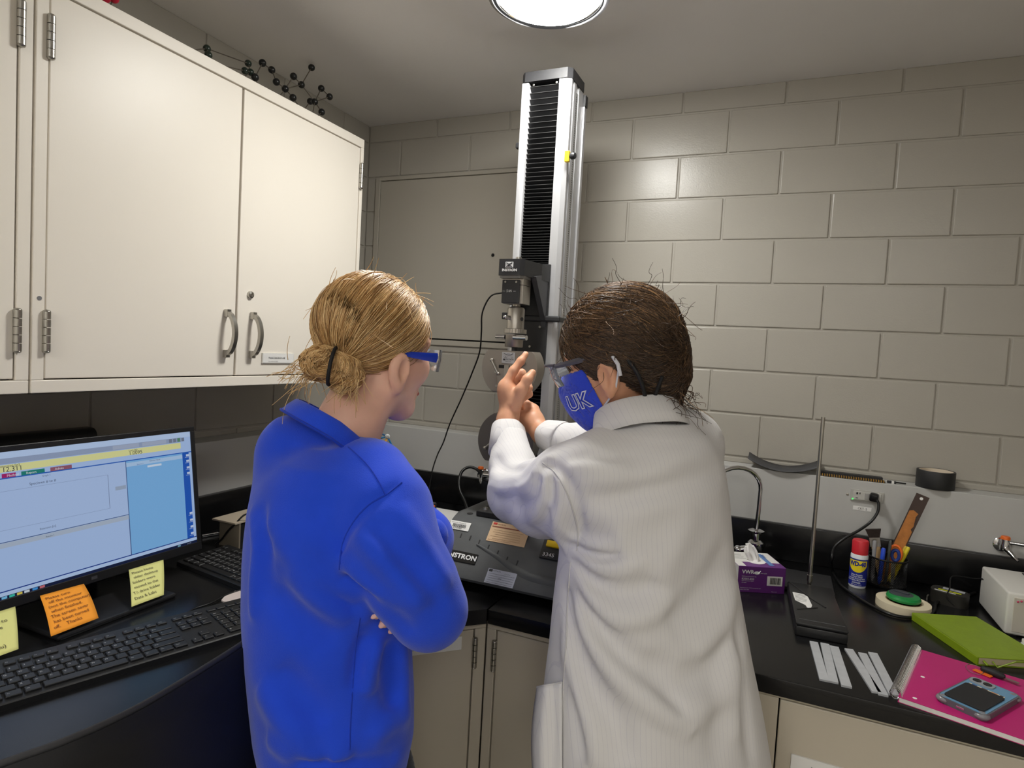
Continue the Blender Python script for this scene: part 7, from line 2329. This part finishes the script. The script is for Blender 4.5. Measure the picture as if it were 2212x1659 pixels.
# right arm: round the front of the body
CT.chain([(at(1492, 958, 1.10), .056), (at(1450, 1010, 1.24), .056), (at(1330, 985, 1.32), .055), (at(1262, 962, 1.365), .046), (at(1218, 950, 1.405), .039)], 0.02)
folds(CT, [
    # back: diagonal pulls from the left armpit
    ([(1250, 1020), (1330, 1035), (1430, 1010), (1540, 960)], 0.0105, .022),
    ([(1260, 1075), (1350, 1070), (1450, 1050), (1555, 1020)], -0.0105, .020),
    ([(1255, 1120), (1350, 1110), (1460, 1080), (1560, 1070)], 0.0090, .022),
    ([(1240, 1165), (1280, 1180), (1330, 1185)], 0.0150, .008),
    ([(1238, 1180), (1290, 1200), (1345, 1200)], -0.0165, .008),
    ([(1236, 1190), (1290, 1225), (1350, 1228), (1400, 1210)], 0.0150, .010),
    ([(1236, 1205), (1285, 1260), (1350, 1280), (1420, 1260)], -0.0165, .012),
    ([(1235, 1215), (1275, 1290), (1330, 1335), (1400, 1330), (1460, 1290)], 0.0180, .014),
    ([(1232, 1225), (1262, 1310), (1320, 1390), (1390, 1440), (1460, 1440)], -0.0180, .016),
    ([(1230, 1230), (1255, 1330), (1310, 1430), (1390, 1510), (1470, 1560), (1500, 1580)], 0.0210, .016),
    ([(1400, 1440), (1440, 1500), (1490, 1570)], -0.0210, .014),
    ([(1390, 1420), (1450, 1470), (1530, 1440), (1580, 1360)], -0.0150, .018),
    ([(1400, 1480), (1480, 1540), (1560, 1500), (1605, 1400)], 0.0150, .022),
    ([(1228, 1260), (1240, 1380), (1280, 1480), (1330, 1560), (1360, 1650)], -0.0180, .018),
    ([(1225, 1330), (1235, 1460), (1270, 1560), (1290, 1659)], 0.0180, .016),
    ([(1225, 1420), (1245, 1530), (1262, 1640)], -0.0135, .012),
    ([(1500, 1100), (1450, 1200), (1420, 1260)], 0.0090, .024),
    ([(1570, 1180), (1520, 1280), (1440, 1350)], -0.0120, .024),
    ([(1585, 1250), (1560, 1350), (1500, 1420)], 0.0135, .020),
    ([(1590, 1330), (1600, 1430), (1612, 1560), (1625, 1650)], -0.0150, .012),
    ([(1575, 1350), (1580, 1460), (1590, 1600)], 0.0120, .014),
    ([(1540, 1440), (1545, 1540), (1550, 1650)], -0.0090, .020),
    ([(1330, 1120), (1340, 1160), (1345, 1230)], 0.0060, .014),
    # sleeve
    ([(1165, 1010), (1140, 1050), (1090, 1060), (1058, 1045)], 0.0120, .010),
    ([(1172, 1030), (1150, 1080), (1110, 1100)], -0.0135, .009),
    ([(1180, 1020), (1170, 1080), (1140, 1130)], 0.0135, .009),
    ([(1195, 1030), (1190, 1090), (1170, 1145)], -0.0135, .009),
    ([(1205, 1020), (1210, 1090), (1205, 1150), (1230, 1190)], 0.0135, .010),
    ([(1180, 1040), (1195, 1110), (1240, 1170)], 0.0120, .008),
    ([(1070, 985), (1090, 1010), (1130, 1015)], -0.0105, .008),
    ([(1060, 1020), (1085, 1040), (1125, 1035)], 0.0105, .008),
    ([(1068, 1080), (1095, 1075), (1125, 1060)], -0.0105, .009),
    ([(1200, 985), (1170, 1000), (1155, 1030)], 0.0105, .010),
    ([(1230, 990), (1280, 985), (1330, 1000)], -0.0105, .010),
    ([(1225, 1010), (1300, 1010), (1360, 1025)], 0.0090, .012),
    ([(1170, 1000), (1200, 1010), (1240, 1060), (1255, 1120), (1250, 1185)], -0.0105, .007),
], 0.6, 1.6)
vs, fs = CT.mesh(); vs = relax(vs, fs, 1)
# soften the hem: nothing below the coat shows
raw('lab_coat', [(vs, fs)], M_COAT, PB, attr={'across': vs @ rB})
M_STITCH = mat('coat_stitching', (200, 198, 198), 0.85)
seam('armhole_seam', CT, [(1172, 1000), (1200, 1022), (1222, 1060), (1238, 1105), (1248, 1150), (1246, 1190)], M_STITCH, PB, 0.0014, 0.6, 1.6)
seam('side_seam', CT, [(1232, 1215), (1226, 1300), (1222, 1400), (1216, 1500), (1213, 1600), (1212, 1655)], M_STITCH, PB, 0.0014, 0.6, 1.6)
0 and seam('yoke_seam', CT, [(1310, 950), (1380, 968), (1450, 960), (1520, 925)], M_STITCH, PB, 0.0008, 0.6, 1.6)

def cuff(a, b, r0, r1, parent):
    """turned back cuff: band from a (open end, at the hand) to b"""
    a = np.array(a); b = np.array(b); d = unit(b - a); u = unit(np.cross(d, [0.3, 0.5, 0.8])); w = np.cross(d, u); L = np.linalg.norm(b - a)
    rows = []
    for j in range(33):
        t_ = 2 * math.pi * j / 32
        o = u * math.cos(t_) + w * math.sin(t_)
        wv = 0.0022 * math.sin(2 * t_ + 0.6) + 0.0012 * math.sin(5 * t_)
        rows.append([a + d * (.020) + o * (r0 - .006), a + d * .002 + o * (r0 - .0035 + wv), a + o * (r0 + wv), a + d * (.003) + o * (r0 + .002 + wv), a + d * (L * .5) + o * ((r0 + r1) / 2 + .004 + wv), a + d * (L - .003) + o * (r1 + .005 + wv), a + d * L + o * (r1 + .003), a + d * (L - .002) + o * (r1 - .006)])
    o = obj('cuff', MB().grid(rows), M_COAT, parent, smooth=70)
    at_ = o.data.attributes.new('across', 'FLOAT', 'POINT')
    co = np.zeros(len(o.data.vertices) * 3); o.data.vertices.foreach_get('co', co)
    at_.data.foreach_set('value', (co.reshape(-1, 3) @ unit(u)).astype(np.float32))
    return o
cuff(at(1097, 922, 1.425), at(1099, 978, 1.385), 0.0355, 0.0405, PB)
cuff(at(1178, 938, 1.445), at(1216, 951, 1.405), 0.0335, 0.0385, PB)

# turned down collar
nb_ = unit(0.42 * fB + 0.9 * ZV); e1 = unit(fB - nb_ * (fB @ nb_))
cb_ = at(1382, 922, 1.095)
rows = []
for j in range(65):
    a = math.pi * (0.12 + 1.76 * j / 64)           # open towards the front
    o = e1 * math.cos(a) * .068 + rB * math.sin(a) * .070
    ou = unit(o)
    p = cb_ + o
    wv = .0015 * math.sin(7 * a)
    rows.append([p + nb_ * -.006 - ou * .004, p + nb_ * .030 - ou * .004, p + nb_ * .034 + ou * .001, p + nb_ * .030 + ou * .006, p + nb_ * .004 + ou * (.013 + wv), p - nb_ * .018 + ou * (.020 + wv)])
o = obj('collar', MB().grid(rows), M_COAT, PB, smooth=75, solid=0.0016)
o.data.attributes.new('across', 'FLOAT', 'POINT').data.foreach_set('value', np.array([v.co.dot(Vector(rB)) for v in o.data.vertices], np.float32))

# patch pocket bulging at the left hip
rows = []
for i in range(15):
    k = i / 14
    y = 1474 + 200 * k
    row = []
    for j in range(9):
        q = j / 8
        x = (1160 - 12 * math.sin(k * 2.4) ) * (1 - q) + 1214 * q
        h_ = surf(CT, [(max(x, 1196), y)], 0.7, 1.5)
        dd = float((h_[0] - CAM) @ FWD) if h_ else 1.0
        dd -= 0.006 + 0.014 * math.sin(math.pi * q) * (1 - .4 * k)
        if q < .35: dd += .05 * (1 - q / .35) ** 2
        row.append(at(x, y + (10 * (1 - q) * (1 - k) - 14 * math.sin(math.pi * q) * 0), dd))
    rows.append(row)
o = obj('pocket', MB().grid(rows), M_COAT, PB, smooth=80, solid=0.0016)
o.data.attributes.new('across', 'FLOAT', 'POINT').data.foreach_set('value', np.array([v.co.dot(Vector(rB)) for v in o.data.vertices], np.float32))
obj('pocket_hem', MB().tube([Vector(p) for p in rows[0]], 0.0016, 6), M_STITCH, PB, smooth=80)

# trousers and shoes below the coat
TB = Field((rootB[0] - .30, rootB[1] - .30, 0.04), (rootB[0] + .30, rootB[1] + .30, hipB[2] + .05), 0.010)
for q in (1, -1):
    hip = hipB + rB * q * .080
    kn = np.array([hip[0] + fB[0] * .02, hip[1] + fB[1] * .02, .46]); an = np.array([hip[0] - fB[0] * .03, hip[1] - fB[1] * .03, .09])
    TB.chain([(hip - ZV * .02 + fB * .02, .072), (kn, .060), (an, .050)], 0.02)
    obj('shoe', MB().tube([an - fB * .05 - ZV * .055, an - fB * .02 - ZV * .045, an + fB * .06 - ZV * .05, an + fB * .13 - ZV * .058, an + fB * .16 - ZV * .062], [.024, .036, .036, .030, .014], 14), mat('shoe_brown', (70, 54, 44), 0.6), PB, smooth=60)
vt, ft = TB.mesh()
raw('trousers', [(vt, ft)], cloth_mat('navy_denim', (48, 58, 84), 0.85, 900, 0.2), PB)

# ---- face mask
MK = Field(hcB - 0.16, hcB + 0.16, 0.0032)
sl, (X, Y, Z) = MK.sub(MK.lo - 1, MK.lo + MK.n * MK.h + 1)
# offset copy of the face around mouth and nose
MK2 = Field(FH2.lo, FH2.lo + (FH2.n - 1) * FH2.h, FH2.h)
MK2.D = face_only.copy()
MK2.ell(LB(0, .085, -.045), np.array((.034, .036, .045)) * SB, RB, 0.03)
MK2.D = MK2.D - 0.0045
outer = MK2.D.copy()
MK2.D = np.maximum(MK2.D, -(outer + 0.004))
half(MK2, LB(0, .060, .002), unit(RB[2] * 1.0 + RB[1] * .42 * 0))          # below the eyes
half(MK2, LB(0, .034, -.05), unit(-RB[1] * 1.0 + RB[2] * .18))             # in front of the cheeks
half(MK2, LB(0, .05, -.121), unit(-RB[2] * 1.0 - RB[1] * .1))              # under the chin
vm, fm = MK2.mesh(); vm = relax(vm, fm, 2)
raw('face_mask', [(vm, fm)], cloth_mat('mask_blue', (50, 74, 206), 0.85, 600, 0.45, 0.08), PB)
full = Field(FH2.lo, FH2.lo + (FH2.n - 1) * FH2.h, FH2.h); full.D = outer
def mask_text(s, size, m, uy, uz, lift, bold):
    """letters laid on the left cheek side of the mask"""
    o = text('mask_lettering', s, size, m, PB, (0, 0, 0), (1, 0, 0), (0, 1, 0), world=False, align='CENTER', bold=bold, off=0)
    base = np.array(origin(PB))
    for v in o.data.vertices:
        st = LB(-.14, uy - v.co.x * 0.98, uz + v.co.y)
        h_ = full.hit(st, RB[0], 0.0, 0.16, 0.002)
        if h_ is None: h_ = LB(-.03, uy - v.co.x, uz + v.co.y)
        v.co = Vector(h_ - RB[0] * lift - base)
mask_text('UK', 0.040, mat('mask_white', (226, 228, 234), 0.7), .078, -.066, 0.0010, 0.0020)
mask_text('UK', 0.040, mat('mask_letter_blue', (36, 58, 180), 0.7), .078, -.066, 0.0016, 0.0)
M_LOOP = mat('elastic_white', (214, 214, 220), 0.7)
obj('ear_loop', MB().tube([LB(-.060, .040, -.004), LB(-.072, .022, .006), LB(-.082, .000, .016), LB(-.086, -.018, .010)], 0.0018, 8), M_LOOP, PB, smooth=80)
obj('ear_loop', MB().tube([LB(-.056, .038, -.078), LB(-.068, .018, -.066), LB(-.080, -.006, -.050), LB(-.086, -.022, -.022)], 0.0018, 8), M_LOOP, PB, smooth=80)
obj('loop_bead', MB().tube([LB(-.086, -.020, .006), LB(-.089, -.026, -.010), LB(-.088, -.024, -.030)], 0.0034, 8), M_LOOP, PB, smooth=80)

# ---- grey safety glasses
M_GGREY = mat('grey_temple', (86, 84, 92), 0.3)
for q in (1, -1):
    rows = []
    for i in range(14):
        k = i / 13
        y = .092 - .120 * k
        x = q * (.0755 + .0035 * math.sin(k * 3.1))
        z = .020 - .006 * math.sin(k * 2.2) + .004 * k
        hh = .0040 + .0012 * math.sin(k * 3.1)
        rows.append([LB(x, y, z - hh), LB(x + q * .003, y, z), LB(x, y, z + hh), LB(x - q * .002, y, z), LB(x, y, z - hh)])
    obj('temple', MB().grid(rows), M_GGREY, PB, smooth=60)
br = [LB(-.076, .092, .022), LB(-.070, .108, .026), LB(-.045, .122, .028), LB(0, .128, .026), LB(.045, .122, .028), LB(.070, .108, .026), LB(.076, .092, .022)]
obj('brow_bar', MB().tube(catmull(br, 4), 0.0030, 8), M_GGREY, PB, smooth=80)
rows = []
for i in range(15):
    a = -1.2 + 2.4 * i / 14
    x = .074 * math.sin(a) / math.sin(1.2); y = .092 + .034 * (math.cos(a) - math.cos(1.2)) / (1 - math.cos(1.2))
    ns = max(0, 1 - abs(x) / .016)
    rows.append([LB(x, y - .006, -.018 + .022 * ns), LB(x, y, .004), LB(x, y, .024)])
obj('lens', MB().grid(rows), M_CLEAR, PB, smooth=80, solid=0.002)
obj('retainer_cord', MB().tube(catmull([LB(-.078, -.030, .014), LB(-.080, -.050, -.030), LB(-.066, -.048, -.075), LB(-.050, -.030, -.098), LB(-.052, -.055, -.085), LB(-.060, -.085, -.050)], 5), 0.0034, 8), mat('cord_black', (24, 24, 26), 0.6), PB, smooth=80)

# ---- brown hair, loosely pinned up
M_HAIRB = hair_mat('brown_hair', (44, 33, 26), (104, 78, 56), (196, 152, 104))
hb_c = np.array((0, -.016, .036)); hb_r = np.array((.090, .111, .098))
pA, nA = np.array((0, .090, .070)), unit(np.array((0, .84, -.55)))
pB_, nB_ = np.array((0, -.02, -.055)), unit(np.array((0, .62, -1.0)))
HB = Field(hcB - 0.19, hcB + 0.19, 0.0038)
HB.ell(LB(*hb_c), hb_r * SB, RB, 0)
HB.ell(LB(.0, -.068, -.018), np.array((.068, .056, .070)) * SB, RB, 0.03)
half(HB, LB(*pA), RB.T @ nA)
half(HB, LB(*pB_), RB.T @ nB_)
HB.cone(LB(0, -.072, -.060), LB(.0, -.068, -.098), .038, .020, 0.02)
vv, ff = HB.mesh(); vv = relax(vv, ff, 2); vv_hair = vv
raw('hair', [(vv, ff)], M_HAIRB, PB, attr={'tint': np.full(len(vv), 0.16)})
rng = np.random.default_rng(11)
paths, tint = [], []
def inB(p): return (p - pA) @ nA < 0 and (p - pB_) @ nB_ < 0
def add(q, tn): paths.append(np.array(hcB) + SB * (q @ RB)); tint.append(tn)
tt = np.linspace(0, 1, 15)
while len(paths) < 5600:
    v = unit(rng.normal(size=3)); p = hb_c + v * hb_r
    if not inB(p): continue
    tgt = (np.array((.0, -.125, -.015)) + rng.normal(size=3) * .022 - hb_c) / hb_r
    if v @ unit(tgt) > .985: continue
    ph = sphere_path(v, unit(tgt), 15)
    # sideways droop: hair falls over the ear before it is swept back
    droop = np.sin(tt * 3.14)[:, None] * np.array((0, .0, -.10)) * (abs(v[0]) > .25) * (rng.random() < .6)
    ph = ph + droop * (0.5 + rng.random()); ph /= np.linalg.norm(ph, axis=1, keepdims=True)
    wav = 0.026 * np.sin(tt * (5 + 5 * rng.random()) + 6.28 * rng.random()) * rng.random()
    q = hb_c + ph * hb_r * (1.002 + 0.03 * rng.random() + wav)[:, None]
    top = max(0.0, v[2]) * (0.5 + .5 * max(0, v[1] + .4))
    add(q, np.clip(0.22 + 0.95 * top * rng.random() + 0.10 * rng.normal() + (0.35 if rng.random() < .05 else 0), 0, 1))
# hairs creeping over the whole shape, so that the roll at the back is covered too
sel = vv_hair[rng.integers(0, len(vv_hair), 4200)]
tg = np.array(LB(0, -.122, -.02))
for q in surface_strands(HB, sel, lambda P_: (tg - P_) / 0.1 + np.cross(P_ - tg, RB[0]) * 6.0, 15, 0.0042, rng, 0.0022, 0.25):
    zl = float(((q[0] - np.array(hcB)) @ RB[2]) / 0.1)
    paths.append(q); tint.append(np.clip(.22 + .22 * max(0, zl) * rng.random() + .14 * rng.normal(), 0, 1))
# loose ends at nape and flyaways
for i in range(300):
    if i % 4 == 0:
        st = np.array((-.05 + .09 * rng.random(), -.045 - .06 * rng.random(), -.075 - .02 * rng.random())); dr = unit(np.array((-.1, -.1, -1)) + rng.normal(size=3) * .30); ln = .03 + .05 * rng.random()
    else:
        v = unit(rng.normal(size=3) + np.array((-.3, -.55, .15))); st = hb_c + v * hb_r * 1.0
        if not inB(st): continue
        dr = unit(v * .30 + np.cross(v, rng.normal(size=3)) * .9); ln = (.012 + .035 * rng.random() ** 2) * (0.5 if v[2] > .5 else 1)
    curl = rng.normal(size=3) * .02
    q = st + dr * ln * tt[:, None] + curl * (tt ** 2)[:, None] + rng.normal(size=3) * .004 * np.sin(tt * 9)[:, None]
    add(q, np.clip(.25 + .2 * rng.normal(), 0, 1))
V_, F_ = strands(paths, 0.00075, 0.00035)
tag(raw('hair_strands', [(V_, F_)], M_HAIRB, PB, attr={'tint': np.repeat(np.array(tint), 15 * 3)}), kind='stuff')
